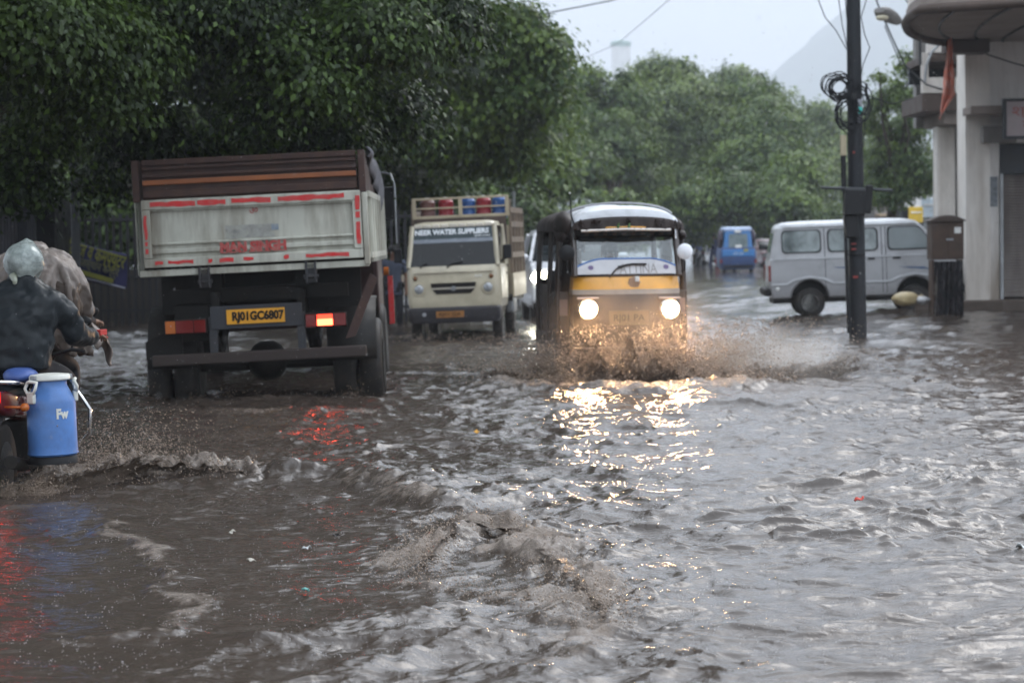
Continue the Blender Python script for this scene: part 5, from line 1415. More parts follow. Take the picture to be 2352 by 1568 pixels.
# ---- blue three-wheeler far ahead, from behind
def blue_auto():
    Y = 88.0; p = P(1696, 600, Y); zw = 0.17
    t = empty('three_wheeler', (p.x, Y, zw - .05), (0, 0, R(-1)), 'blue three-wheeler driving away in the distance, grey rear window', 'three-wheeler')
    BL = pm('bright_blue_paint', (.035, .17, .42), rough=.4, dirt=.4, dcol=(.03, .08, .2), ds=2)
    BL2 = pm('deep_blue_paint', (.022, .055, .16), rough=.5, dirt=.4)
    m = MB(); ring = lambda z, w, y0: [(x, y, z) for x, y in rrect(2 * w, 2.3, .12, 4, 0, y0 + 1.15)]
    m.loft([ring(.18, .58, .05), ring(.32, .66, .0), ring(.80, .68, 0), ring(1.0, .62, .03)]); m.build('body', BL2, t, smooth=40)
    m = MB(); bx(m, (-.60, -.02, .66), (.60, .05, .92)); m.build('rear_panel', BL, t, bevel=.03)
    m = MB(); m.loft([ring(1.0, .54, .06), ring(1.62, .48, .12)]); m.build('cabin', BL, t, smooth=40)
    m = MB(); m.loft([[(x, y, z) for x, y in rrect(1.06, 2.1, .1, 4, 0, 1.15)] for z in (1.62, 1.72)] + [[(x, y, 1.76) for x, y in rrect(.9, 1.9, .1, 4, 0, 1.15)]]); m.build('roof', pm('pale_blue_roof', (.38, .46, .62), rough=.3), t, smooth=50)
    m = MB(); m.prism([(-.36, 1.0), (.36, 1.0), (.34, 1.5), (-.34, 1.5)], 'y', .035, .05); m.build('rear_window', pm('grey_rear_screen', (.15, .19, .20), rough=.3), t)
    for sx in (-1, 1):
        m = MB(); m.blob((sx * .60, .9, 1.32), (.22, 1.4, .72), 12, 7, .05, 2); m.build('side_curtain', pm('dark_side_curtain', (.035, .025, .04)) if sx < 0 else MATS['dark_side_curtain'], t, smooth=180)
        m = MB(); bx(m, (sx * .64 - .04, -.01, .42), (sx * .64 + .04, .02, .56)); m.build('tail_light', M_lens_red, t)
        wheel(t, (sx * .50, .45, .18), .24, .13)
    wheel(t, (0, 2.0, .18), .24, .13)
    m = MB(); bx(m, (-.11, .02, .99), (.13, .034, 1.10)); bx(m, (-.12, .0, 1.55), (.10, .1, 1.65)); m.build('notice', M_white, t)
    m = MB(); bx(m, (.20, -.03, .84), (.36, -.021, .94)); m.build('number_plate', pm('olive_plate', (.28, .26, .05)), t)
    text_mesh('lettering', 'राम राम', .14, pm('pale_paint_letters', (.5, .55, .6)), t, (0, -.024, .76), width=.36)
    m = MB(); bx(m, (-.55, -.04, .26), (.55, .02, .34)); m.build('bumper', M_under, t)
blue_auto()

# ---- silver van standing side on at the junction
def van():
    Y = 42.6
    t = empty('minivan', (P(1955, 600, Y).x + .19, Y + .1, .17), (R(1.3), 0, R(-90 - 3)), 'silver grey minivan standing side on in the water behind the electricity pole', 'van')
    S = pm('silver_grey_paint', (.42, .425, .44), rough=.35, dirt=.35, dcol=(.17, .16, .16), ds=1.6, coat=.35, var=.06, low=(.25, .75))
    SW = pm('white_silver_paint', (.52, .53, .55), rough=.35, coat=.3, dirt=.15)
    # local: y forward, x to the right side (towards the camera)
    hw = .70; Lr, Lf = -1.66, 1.70
    yw_r, yw_f = -.96, .90
    def arch(yc, r, n=10):
        return [(yc - r * math.cos(a), .30 + r * math.sin(a)) for a in [k / n * math.pi for k in range(n + 1)]]
    lower = [(Lr + .03, .30)] + arch(yw_r, .33) + arch(yw_f, .33) + [(Lf - .10, .30), (Lf, .42), (Lf - .02, .70), (Lf - .10, 1.02), (Lr, 1.02), (Lr - .02, .6)]
    m = MB(); m.prism(lower, 'x', -hw, hw); body = m.build('body', S, t, bevel=.035)
    # greenhouse
    def ring2(z, w, yb, yf): return [(x, y, z) for x, y in rrect(2 * w, yf - yb, .10, 4, 0, (yf + yb) / 2)]
    m = MB(); m.loft([ring2(1.015, hw - .004, Lr + .01, Lf - .11), ring2(1.12, hw - .02, Lr + .03, Lf - .22), ring2(1.55, hw - .085, Lr + .12, Lf - .66)]); m.build('upper_body', S, t, smooth=40)
    m = MB(); m.loft([ring2(1.55, hw - .082, Lr + .12, Lf - .66), ring2(1.62, hw - .10, Lr + .16, Lf - .74), ring2(1.665, hw - .2, Lr + .3, Lf - .95), ring2(1.68, hw - .4, Lr + .6, Lf - 1.2)]); m.build('roof', SW, t, smooth=50)
    m = MB(); m.tube([(hw - .075, Lr + .25, 1.575), (hw - .075, Lf - .75, 1.575)], .012, 6); m.build('rain_gutter', SW, t)
    def sidex(z): return hw - .02 - .065 * (z - 1.12) / .43
    def win(y0, y1, z0, z1, name, mat, frame=True, slant=0.0):
        cy, cz = (y0 + y1) / 2, (z0 + z1) / 2
        for sx in (1, -1):
            pts = [(cy + a, cz + b) for a, b in rrect(y1 - y0, z1 - z0, .07, 4)]
            pts = [(y - slant * max(0, (z - z0)) * (1 if y > cy else 0), z) for y, z in pts]
            if frame:
                m = MB(); m.prism([(cy + (y - cy) * 1.07, cz + (z - cz) * 1.11) for y, z in pts], 'x', -.006, .006); ob = m.build('window_seal', M_black, t)
                for v in ob.data.vertices: v.co.x = sx * (sidex(v.co.z) + .008) + v.co.x
            m = MB(); m.prism(pts, 'x', -.004, .004); ob = m.build(name, mat, t)
            for v in ob.data.vertices: v.co.x = sx * (sidex(v.co.z) + .014) + v.co.x
    CG = pm('curtained_glass', (.20, .235, .235), rough=.10, vs=2.6, var=.7, dirt=.8, dcol=(.42, .47, .47), ds=2.2, rvar=.04)
    win(-1.42, -.76, 1.13, 1.50, 'rear_side_window', CG)
    win(-.60, .24, 1.13, 1.50, 'side_window', CG)
    GG = pm('misted_glass', (.17, .20, .205), rough=.12, vs=1.5, var=.3, rvar=.04)
    win(.46, 1.28, 1.13, 1.51, 'door_window', GG, True, .75)
    # seams, handles, trim
    for y in (-.68, .33, .40):
        m = MB(); m.prism([(y, .36), (y + .010, .36), (y + .010, 1.02), (y, 1.02)], 'x', hw - .001, hw + .002); m.build('door_seam', M_under, t)
        m = MB(); m.tube([(hw - .001, y, 1.03), (sidex(1.54) + .002, y, 1.54)], .006, 4); m.build('door_seam', M_under, t)
    for y0, y1 in ((.52, .66), (.08, .2)):
        m = MB(); bx(m, (hw + .002, y0, .955), (hw + .022, y1, .985)); m.build('door_handle', M_black, t, bevel=.005)
    m = MB(); m.prism([(Lr + .02, .545), (yw_r - .40, .545), (yw_r - .26, .62), (yw_r, .66), (yw_r + .26, .62), (yw_r + .42, .545), (yw_f - .42, .545), (yw_f - .26, .62), (yw_f, .66), (yw_f + .26, .62), (yw_f + .40, .545), (Lf - .02, .545),
                       (Lf - .02, .575), (yw_f + .42, .575), (yw_f + .28, .655), (yw_f, .70), (yw_f - .28, .655), (yw_f - .44, .575), (yw_r + .44, .575), (yw_r + .28, .655), (yw_r, .70), (yw_r - .28, .655), (yw_r - .42, .575), (Lr + .02, .575)], 'x', hw, hw + .018); m.build('side_moulding', SW, t, bevel=.004)
    m = MB(); m.prism([(Lr + .05, .995), (Lf - .2, .995), (Lf - .2, 1.02), (Lr + .05, 1.02)], 'x', hw, hw + .008); m.build('belt_line', SW, t)
    BD = pm('faded_blue_decal', (.06, .12, .24), rough=.4, dirt=.7, dcol=(.3, .3, .32), ds=9)
    for (y0, y1, z, sl) in ((-.55, -.05, .83, -.03), (.62, 1.2, .80, -.05), (-1.5, -.85, .83, 0)):
        m = MB(); m.prism([(y0, z + .012), (y0 + .1, z - .008), (y1, z - .014 + sl), (y1 - .12, z + .018 + sl * .4)], 'x', hw, hw + .003); m.build('side_decal', BD if y0 > -1.4 else S, t)
    m = MB(); bx(m, (hw - .02, Lr - .03, .62), (hw + .006, Lr + .02, .90)); bx(m, (-hw - .006, Lr - .03, .62), (-hw + .02, Lr + .02, .90)); m.build('tail_light', M_lens_red, t, bevel=.01)
    m = MB(); bx(m, (-hw + .02, Lr - .12, .36), (hw - .0, Lr + .02, .50)); m.build('rear_bumper', M_under, t, bevel=.04)
    m = MB(); bx(m, (-hw + .02, Lf - .08, .32), (hw - .0, Lf + .10, .46)); m.build('front_bumper', M_under, t, bevel=.04)
    m = MB(); m.lathe([(.035, 0), (.002, .012)], (hw, Lr + .13, .485), (1, 0, 0), 10); m.build('reflector', M_white, t)
    m = MB(); m.blob((hw + .06, 1.33, 1.17), (.07, .16, .22), 12, 8); m.tube([(hw - .02, 1.30, 1.08), (hw + .06, 1.33, 1.12)], .018, 6); m.build('mirror', M_black, t, smooth=180)
    for yy in (yw_r, yw_f):
        for sx in (-1, 1):
            wheel(t, (sx * (hw - .09), yy, .22), .265, .15)
            m = MB(); m.sheet(lambda u, v: (sx * (hw - .22 + .20 * u), yy - .325 * math.cos(v * math.pi), .30 + .325 * math.sin(v * math.pi)), 2, 14); m.build('wheel_arch', M_under, t, smooth=180, solid=.008)
    m = MB(); bx(m, (-hw + .06, Lr + .05, .22), (hw - .08, Lf - .1, .34)); bx(m, (-hw + .26, Lr + .1, .341), (hw - .26, Lf - .15, .9)); m.build('underbody', M_under, t)
    m = MB(); m.prism([(-hw + .14, 1.14), (hw - .14, 1.14), (hw - .2, 1.48), (-hw + .2, 1.48)], 'y', 0, .01); ob = m.build('windscreen', GG, t)
    for v in ob.data.vertices: v.co.y += Lf - .215 - (v.co.z - 1.12) * 1.02
    m = MB(); m.prism([(-.5, 1.14), (.5, 1.14), (.46, 1.48), (-.46, 1.48)], 'y', 0, .01); ob = m.build('rear_window', GG, t)
    for v in ob.data.vertices: v.co.y += Lr + .018 + (v.co.z - 1.12) * .2
van()

# ---- cars seen behind
def car(name, loc, yaw, col, label, roof, lit=False, tall=0.0, cat='car'):
    t = empty(name, loc, (0, 0, R(180 + yaw)), label, cat)
    Pn = pm('car_paint_' + roof, col, rough=.3, coat=.5, dirt=.2, dcol=(.3, .27, .24))
    hw = .86; k = 1 + tall
    side = [(-2.1, .35), (-2.12, .75 * k), (-1.95, .98 * k), (.75, .98 * k), (1.75, .86 * k), (2.0, .72 * k), (2.05, .4), (1.7, .28), (-1.8, .28)]
    m = MB(); m.prism(side, 'x', -hw, hw); m.build('body', Pn, t, bevel=.09)
    def r3(z, w, yb, yf): return [(x, y, z) for x, y in rrect(2 * w, yf - yb, .16, 4, 0, (yf + yb) / 2)]
    m = MB(); m.loft([r3(.95 * k, hw - .03, -1.9, .98), r3(1.36 * k, hw - .16, -1.65, .30)]); m.build('glasshouse', M_glassd, t, smooth=40)
    m = MB(); m.loft([r3(1.36 * k, hw - .155, -1.66, .31), r3(1.43 * k, hw - .2, -1.55, .15), r3(1.46 * k, hw - .36, -1.3, -.1)]); m.build('roof', Pn, t, smooth=50)
    for sx in (-1, 1):
        m = MB(); m.tube([(sx * (hw - .03), 1.0, .95 * k), (sx * (hw - .17), .30, 1.37 * k)], .035, 6); m.build('pillar', Pn, t)
        m = MB(); m.tube([(sx * (hw - .03), -1.9, .95 * k), (sx * (hw - .17), -1.65, 1.37 * k)], .05, 6); m.build('pillar', Pn, t)
        m = MB(); m.blob((sx * (hw + .10), .82, 1.02 * k), (.24, .14, .16), 12, 7); m.build('mirror', Pn, t, smooth=180)
        for yy in (-1.3, 1.3): wheel(t, (sx * (hw - .1), yy, .16), .31, .19)
        h = MB(); h.blob((sx * (hw - .17), 1.96, .72 * k), (.38, .24, .25 if lit else .2), 14, 8)
        h.build('headlight', lamp_emit('white_headlamp', (1, .95, .72), 22) if lit else M_lens_clear, t, smooth=180)
        if lit:
            ld = bpy.data.lights.new('car_lamp', 'SPOT'); ld.energy = 22; ld.color = (1, .95, .85); ld.spot_size = R(110); ld.shadow_soft_size = .08
            lo = bpy.data.objects.new('car_lamp', ld); COL.objects.link(lo); lo.parent = t; lo.location = (sx * (hw - .2), 2.09, .70 * k); lo.rotation_euler = (R(86), 0, 0)
    m = MB(); bx(m, (-.4, 2.0, .52), (.4, 2.06, .68)); m.build('grille', M_under, t, bevel=.02)
    m = MB(); bx(m, (-hw + .02, 1.95, .30), (hw - .02, 2.10, .44)); m.build('bumper', M_under, t, bevel=.04)
    return t
car('oncoming_car', (P(1308, 600, 46).x, 46, -.05), 3, (.66, .67, .70), 'white car with a bright headlamp half hidden behind the autorickshaw', 'white', lit=True, tall=.24)
car('parked_car', (P(1648, 560, 112).x, 112, .0), 10, (.62, .63, .64), 'pale car in the distance beside the blue three-wheeler, behind two people', 'pale', tall=.2)
car('parked_car', (P(1770, 560, 104).x, 104, .0), 8, (.22, .035, .05), 'dull red car between the blue three-wheeler and the silver van', 'red', tall=-.05)
car('parked_car', (P(1752, 540, 122).x, 122, .1), -8, (.55, .52, .54), 'pinkish white car roof above the dull red car', 'pinkish', tall=.25)
# ------------------------------------------------------------------ people
M_skin = pm('brown_skin', (.20, .105, .065), rough=.5, var=.06)
M_hair = pm('black_hair', (.010, .008, .007), rough=.5)
def skin_obj(name, verts, edges, radii, mat, parent, root=0, sub=1):
    me = bpy.data.meshes.new(name); me.from_pydata([tuple(v) for v in verts], edges, []); me.materials.append(mat)
    o = bpy.data.objects.new(name, me); COL.objects.link(o); o.parent = parent
    md = o.modifiers.new('skin', 'SKIN'); md.use_smooth_shade = True; md.branch_smoothing = .3
    for i, r in enumerate(radii):
        sv = me.skin_vertices[0].data[i]; sv.radius = (r, r) if not isinstance(r, tuple) else r; sv.use_root = (i == root)
    if sub:
        m2 = o.modifiers.new('sub', 'SUBSURF'); m2.levels = sub; m2.render_levels = sub
    return o
def person(loc, J, label, shirt, trousers, rotz=0, face=True, hair=True, grip=True, sleeves=True, group=None, bulk=1.0):
    """J: joints in local space; y is the way the person faces (fwd=1) """
    t = empty('person', loc, (0, 0, rotz), label, 'person', group)
    V = []; E = []; Rr = []; ix = {}
    def add(k, p, r, prev=None):
        ix[k] = len(V); V.append(Vector(p)); Rr.append(r)
        if prev is not None: E.append((ix[prev], ix[k]))
    J = {k: Vector(v) for k, v in J.items()}
    add('pel', J['pel'], .12)
    add('waist', J['pel'].lerp(J['chest'], .5), .115, 'pel'); add('chest', J['chest'], .13, 'waist'); add('neck', J['neck'], .055, 'chest')
    hd = J['head']; up = (hd - J['neck']).normalized(); fw = J.get('look', Vector((0, 1, 0))).normalized()
    add('jaw', hd - up * .055 + fw * .02, .066, 'neck'); add('skull', hd + up * .03, .088, 'jaw'); add('crown', hd + up * .085, .060, 'skull')
    add('nose', hd - up * .01 + fw * .098, .012, 'skull')
    for s in 'lr':
        add('sh' + s, J['sh' + s], .062, 'chest'); add('el' + s, J['el' + s], .042, 'sh' + s); add('wr' + s, J['wr' + s], .028, 'el' + s)
        d = (J['wr' + s] - J['el' + s]).normalized(); side = d.cross(Vector((0, 0, 1))).normalized(); dn = side.cross(d)
        pm_ = J['wr' + s] + d * .06; add('palm' + s, pm_, .030, 'wr' + s)
        for q in range(4):
            b_ = pm_ + d * .03 + side * (.030 - .02 * q); l = (.036, .042, .040, .030)[q]
            add('f%s%da' % (s, q), b_, .010, 'palm' + s)
            add('f%s%db' % (s, q), b_ + d * l * .7 + dn * -l * .35, .0088, 'f%s%da' % (s, q)); add('f%s%dc' % (s, q), b_ + d * l * .5 - dn * l * 1.05, .0075, 'f%s%db' % (s, q))
        sg = 1 if s == 'l' else -1
        add('t%sa' % s, pm_ - d * .02 + side * sg * -.035, .0115, 'palm' + s); add('t%sb' % s, pm_ + d * .015 + side * sg * -.052 - dn * .02, .009, 't%sa' % s)
        add('hip' + s, J['hip' + s], .088, 'pel'); add('kn' + s, J['kn' + s], .058, 'hip' + s); add('an' + s, J['an' + s], .038, 'kn' + s)
        add('toe' + s, J['an' + s] + fw * .15 - Vector((0, 0, .05)), .030, 'an' + s)
    skin_obj('body', V, E, Rr, M_skin, t)
    sv = ['pel', 'waist', 'chest', 'neck', 'shl', 'ell', 'wrl', 'shr', 'elr', 'wrr']
    vs = [V[ix[k]].copy() for k in sv]; vs[3] = J['chest'].lerp(J['neck'], .75)
    if not sleeves:
        vs[6] = vs[5].lerp(vs[4], .1); vs[9] = vs[8].lerp(vs[7], .1)
        vs[5] = vs[5].lerp(vs[4], .5); vs[8] = vs[8].lerp(vs[7], .5)
    vs.append(J['pel'] - Vector((0, 0, .10)))
    skin_obj('jacket' if sleeves else 'shirt', vs, [(0, 1), (1, 2), (2, 3), (2, 4), (4, 5), (5, 6), (2, 7), (7, 8), (8, 9), (0, 10)], [.155 * bulk, .15 * bulk, .17 * bulk, .085, .088 * bulk, .066 * bulk, .048 * bulk, .088 * bulk, .066 * bulk, .048 * bulk, .16 * bulk], shirt, t)
    lv = [J['pel'], J['hipl'], J['knl'], J['anl'] + Vector((0, 0, .04)), J['hipr'], J['knr'], J['anr'] + Vector((0, 0, .04))]
    skin_obj('trousers', lv, [(0, 1), (1, 2), (2, 3), (0, 4), (4, 5), (5, 6)], [.14 * bulk, .105, .078, .062, .105, .078, .062], trousers, t)
    if hair:
        m = MB(); c = hd + up * .055 - fw * .015; m.blob(c, (.205, .21, .19), 16, 10, .03, 3); m.build('hair', M_hair, t, smooth=180)
    if face:
        sd = fw.cross(up).normalized()
        for s in (-1, 1):
            m = MB(); m.blob(hd + up * .012 + fw * .088 + sd * .032 * s, (.026, .016, .014), 10, 6); m.build('eye', M_white, t, smooth=180)
            m = MB(); m.blob(hd - up * .005 + sd * .092 * s, (.02, .035, .055), 8, 6); m.build('ear', M_skin, t, smooth=180)
        m = MB(); m.blob(hd - up * .055 + fw * .088, (.05, .02, .014), 10, 6); m.build('mouth', pm('lip', (.16, .06, .05)) if 'lip' not in MATS else MATS['lip'], t, smooth=180)
    return t
def seated(w=.19, seat=.0, reach=.42, hand=.30, knee_y=.40, knee_z=-.08, foot_z=-.55, lean=.08, arm_w=.26, spread=.17):
    return dict(pel=(0, 0, seat + .08), chest=(0, lean, seat + .42), neck=(0, lean + .02, seat + .58), head=(0, lean + .05, seat + .70),
                shl=(-w, lean, seat + .50), shr=(w, lean, seat + .50), ell=(-w - .06, lean + .16, seat + .28), elr=(w + .06, lean + .16, seat + .28),
                wrl=(-arm_w, reach, seat + hand), wrr=(arm_w, reach, seat + hand), hipl=(-.10, .02, seat + .05), hipr=(.10, .02, seat + .05),
                knl=(-spread, knee_y, seat + knee_z), knr=(spread, knee_y, seat + knee_z), anl=(-spread, knee_y - .12, seat + foot_z), anr=(spread, knee_y - .12, seat + foot_z))
def standing(h=1.68, step=.12):
    k = h / 1.70
    return {a: tuple(c * k for c in b) for a, b in dict(pel=(0, 0, .92), chest=(0, 0, 1.27), neck=(0, 0, 1.45), head=(0, .03, 1.57), shl=(-.19, 0, 1.38), shr=(.19, 0, 1.38),
            ell=(-.25, .02, 1.10), elr=(.25, .02, 1.10), wrl=(-.25, .12, .86), wrr=(.25, .12, .86), hipl=(-.1, 0, .88), hipr=(.1, 0, .88),
            knl=(-.11, step, .48), knr=(.11, -step * .3, .48), anl=(-.12, step * 1.2, .08), anr=(.12, -step, .08)).items()}

M_jack = pm('wet_dark_jacket', (.016, .020, .023), rough=.38, dirt=.3, dcol=(.03, .035, .04), bump=.5, bs=7)
M_trou = pm('dark_trousers', (.012, .013, .016), rough=.6)
M_blue_s = pm('light_blue_shirt', (.16, .22, .42), rough=.7)
M_navy = pm('navy_clothes', (.04, .06, .16), rough=.7)

def motorcycle(name, loc, yaw, label, body, cat='motorcycle', tail=True, guard=True):
    """y forward, rear axle near y=-.65"""
    t = empty(name, loc, (0, 0, yaw), label, cat)
    BP = pm('motorcycle_paint_' + name + label[:3], body, rough=.25, coat=.5)
    wheel(t, (0, -.65, .30), .31, .10, 'rear_wheel', rim=M_galv); wheel(t, (0, .62, .30), .31, .09, 'front_wheel', rim=M_galv)
    m = MB(); m.loft([[(x, y, z) for x, z in rrect(w, h, min(w, h) * .3, 3, 0, zc)] for y, w, h, zc in ((-.72, .17, .05, .80), (-.45, .26, .08, .81), (-.1, .27, .09, .79), (.15, .20, .07, .79))]); m.build('seat', M_black, t, smooth=50)
    m = MB(); m.loft([[(x, y, z) for x, z in rrect(w, h, min(w, h) * .4, 3, 0, zc)] for y, w, h, zc in ((.12, .16, .12, .80), (.25, .30, .22, .82), (.42, .30, .24, .84), (.56, .16, .14, .86))]); m.build('fuel_tank', BP, t, smooth=60)
    m = MB(); m.loft([[(x, y, z) for x, z in rrect(w, h, .03, 3, 0, zc)] for y, w, h, zc in ((-.88, .12, .10, .78), (-.75, .20, .16, .74), (-.4, .24, .16, .70), (-.1, .2, .14, .68))]); m.build('tail_cowl', BP, t, smooth=60)
    m = MB(); m.box((0, -.90, .79), (.16, .04, .09)); m.build('tail_light', lamp_emit('tail_glow_' + name, (.9, .02, .015), 1.6) if tail else M_lens_red, t, bevel=.015)
    m = MB(); m.sheet(lambda u, v: (-.075 + .15 * u, -.65 - .36 * math.cos(v * 1.9 - .4), .30 + .36 * math.sin(v * 1.9 - .2)), 4, 12); m.build('rear_mudguard', M_black, t, smooth=180, solid=.008)
    m = MB(); m.box((0, -1.0, .52), (.17, .012, .14)); m.build('number_plate', pm('dirty_white_plate', (.55, .53, .5)) if 'dirty_white_plate' not in MATS else MATS['dirty_white_plate'], t, bevel=.004)
    m = MB(); bx(m, (-.10, -.25, .25), (.10, .30, .60)); m.build('engine', M_under, t, bevel=.05)
    m = MB(); m.tube([(0, .60, .30), (0, .45, .95)], .04, 8); m.tube([(-.06, .62, .30), (-.05, .46, 1.0)], .02, 6); m.tube([(.06, .62, .30), (.05, .46, 1.0)], .02, 6); m.build('fork', M_galv, t)
    m = MB(); m.tube([(-.36, .30, 1.02), (-.26, .38, 1.03), (-.06, .45, .98), (.06, .45, .98), (.26, .38, 1.03), (.36, .30, 1.02)], .013, 8); m.build('handlebar', M_black, t, smooth=80)
    for s in (-1, 1):
        m = MB(); m.tube([(s * .25, .40, 1.03), (s * .30, .42, 1.18)], .007, 5); m.blob((s * .33, .42, 1.22), (.13, .04, .08), 12, 7); m.build('mirror', M_black, t, smooth=180)
        m = MB(); m.tube([(s * .08, -.80, .72), (s * .20, -.82, .72)], .009, 6); m.blob((s * .22, -.83, .72), (.06, .07, .06), 10, 6); m.build('indicator', M_lens_amb, t, smooth=180)
        m = MB(); m.tube([(s * .11, -.2, .76), (s * .15, -.55, .86), (s * .13, -.86, .88), (0, -.93, .89)], .014, 8); m.build('grab_rail', M_chrome, t, smooth=80)
        if guard:
            m = MB(); m.tube([(s * .10, .33, .75), (s * .30, .36, .74), (s * .38, .36, .62), (s * .37, .36, .45), (s * .28, .36, .36), (s * .08, .33, .34)], .015, 8); m.build('leg_guard', M_chrome, t, smooth=80)
            m = MB(); m.tube([(s * .10, -.38, .70), (s * .27, -.40, .64), (s * .29, -.42, .40), (s * .12, -.42, .32)], .012, 8); m.build('pannier_bar', M_black, t, smooth=80)
    m = MB(); m.tube([(.13, .1, .30), (.15, -.5, .32), (.15, -.95, .38)], [.025, .035, .045], 10); m.build('exhaust', M_under, t, smooth=60)
    return t

def cloth_fold(o, vox, st, sz, sm=2):
    o.modifiers.new('rm', 'REMESH').voxel_size = vox; o.modifiers['rm'].use_smooth_shade = True
    if sm: k = o.modifiers.new('sm', 'SMOOTH'); k.iterations = sm
    tx = bpy.data.textures.new(o.name + '_folds', 'CLOUDS'); tx.noise_scale = sz; tx.noise_depth = 2
    d = o.modifiers.new('ds', 'DISPLACE'); d.texture = tx; d.strength = st; d.mid_level = .5
def jacket_for(r):
    m = MB(); rings = []
    for z, cx, cy, rx, ry in ((.78, .02, .0, .235, .17), (.90, .03, .0, .25, .175), (1.02, .04, .01, .255, .17), (1.14, .05, .03, .275, .175), (1.23, .055, .045, .285, .165), (1.29, .06, .05, .25, .14), (1.335, .07, .06, .16, .11), (1.375, .08, .07, .085, .085), (1.40, .08, .07, .075, .075)):
        rings.append([(cx + rx * math.copysign(abs(math.cos(a)) ** .85, math.cos(a)), cy + ry * math.copysign(abs(math.sin(a)) ** .85, math.sin(a)), z) for a in [k / 28 * 6.2832 for k in range(28)]])
    m.loft(rings)
    m.tube([(.20, .05, 1.25), (.30, .08, 1.20), (.40, .20, 1.00), (.43, .36, .965), (.455, .50, .97)], [.085, .095, .082, .066, .052], 14)
    m.tube([(-.10, .05, 1.25), (-.22, .08, 1.20), (-.32, .22, 1.00), (-.34, .36, .965), (-.34, .48, .96)], [.085, .095, .082, .066, .052], 14)
    o = m.build('jacket', M_jack, r); cloth_fold(o, .016, .05, .10)
# rider in front, milk cans on the motorcycle
Xb = -3.30
motorcycle('motorcycle', (Xb, 15.85, -.16), R(-2), 'dark red motorcycle pushing through the water with a blue milk can slung on it', (.12, .008, .008))
J = dict(pel=(.02, .0, .82), chest=(.06, .05, 1.15), neck=(.10, .07, 1.36), head=(.08, .09, 1.47), shl=(-.17, .05, 1.28), shr=(.28, .05, 1.26), ell=(-.30, .25, 1.0), elr=(.36, .27, .98),
         wrl=(-.34, .50, .96), wrr=(.46, .55, .97), hipl=(-.10, .03, .78), hipr=(.14, .03, .78), knl=(-.20, .42, .70), knr=(.30, .40, .70), anl=(-.20, .30, .18), anr=(.30, .26, .18))
r1 = person((Xb, 15.5, 0), J, 'motorcycle rider in a wet dark jacket, plastic bag over his helmet', M_jack, M_trou, face=False, hair=False)
for o_ in [q for q in bpy.data.objects if q.parent == r1 and q.name.startswith('jacket')]: bpy.data.objects.remove(o_)
jacket_for(r1)
# helmet under a tied plastic bag
m = MB(); rings = []
hc = Vector((.085, .09, 1.485))
for i in range(1, 12):
    th = math.pi * i / 12; rr = []
    for k in range(28):
        a = k / 28 * 6.283; f = 1 + .05 * math.sin(a * 4 + i * .5) + .035 * abs(math.sin(a * 6.5 + i)) + (.09 * math.sin(a * 7) if i < 4 else 0)
        rr.append(hc + Vector((.132 * math.sin(th) * math.cos(a) * f, .15 * math.sin(th) * math.sin(a) * f, -.128 * math.cos(th) + (.03 * math.exp(-((a - 1.2) / .8) ** 2) if i > 9 else 0) - (.05 * abs(math.sin(a * 2.5)) if i < 3 else 0))))
    rings.append(rr)
m.loft(rings); m.build('helmet', pm('pale_green_plastic_bag', (.40, .45, .43), rough=.2, vs=9, var=.45, dirt=.95, dcol=(.05, .075, .07), ds=7, bump=1.0, bs=14), r1, smooth=180)
m = MB(); m.tube([hc + Vector((-.05, -.10, -.09)), hc + Vector((-.035, -.125, -.125)), hc + Vector((-.03, -.12, -.15))], [.03, .018, .022], 8)
m.build('bag_knot', pm('knotted_bag', (.38, .40, .32), rough=.25), r1, smooth=180)
m = MB(); m.box((.50, .60, .99), (.035, .10, .04), rot=(0, 0, -.3)); m.tube([(.47, .63, .965), (.54, .62, .955)], .008, 6); m.build('red_bangle', M_red, r1, bevel=.01)
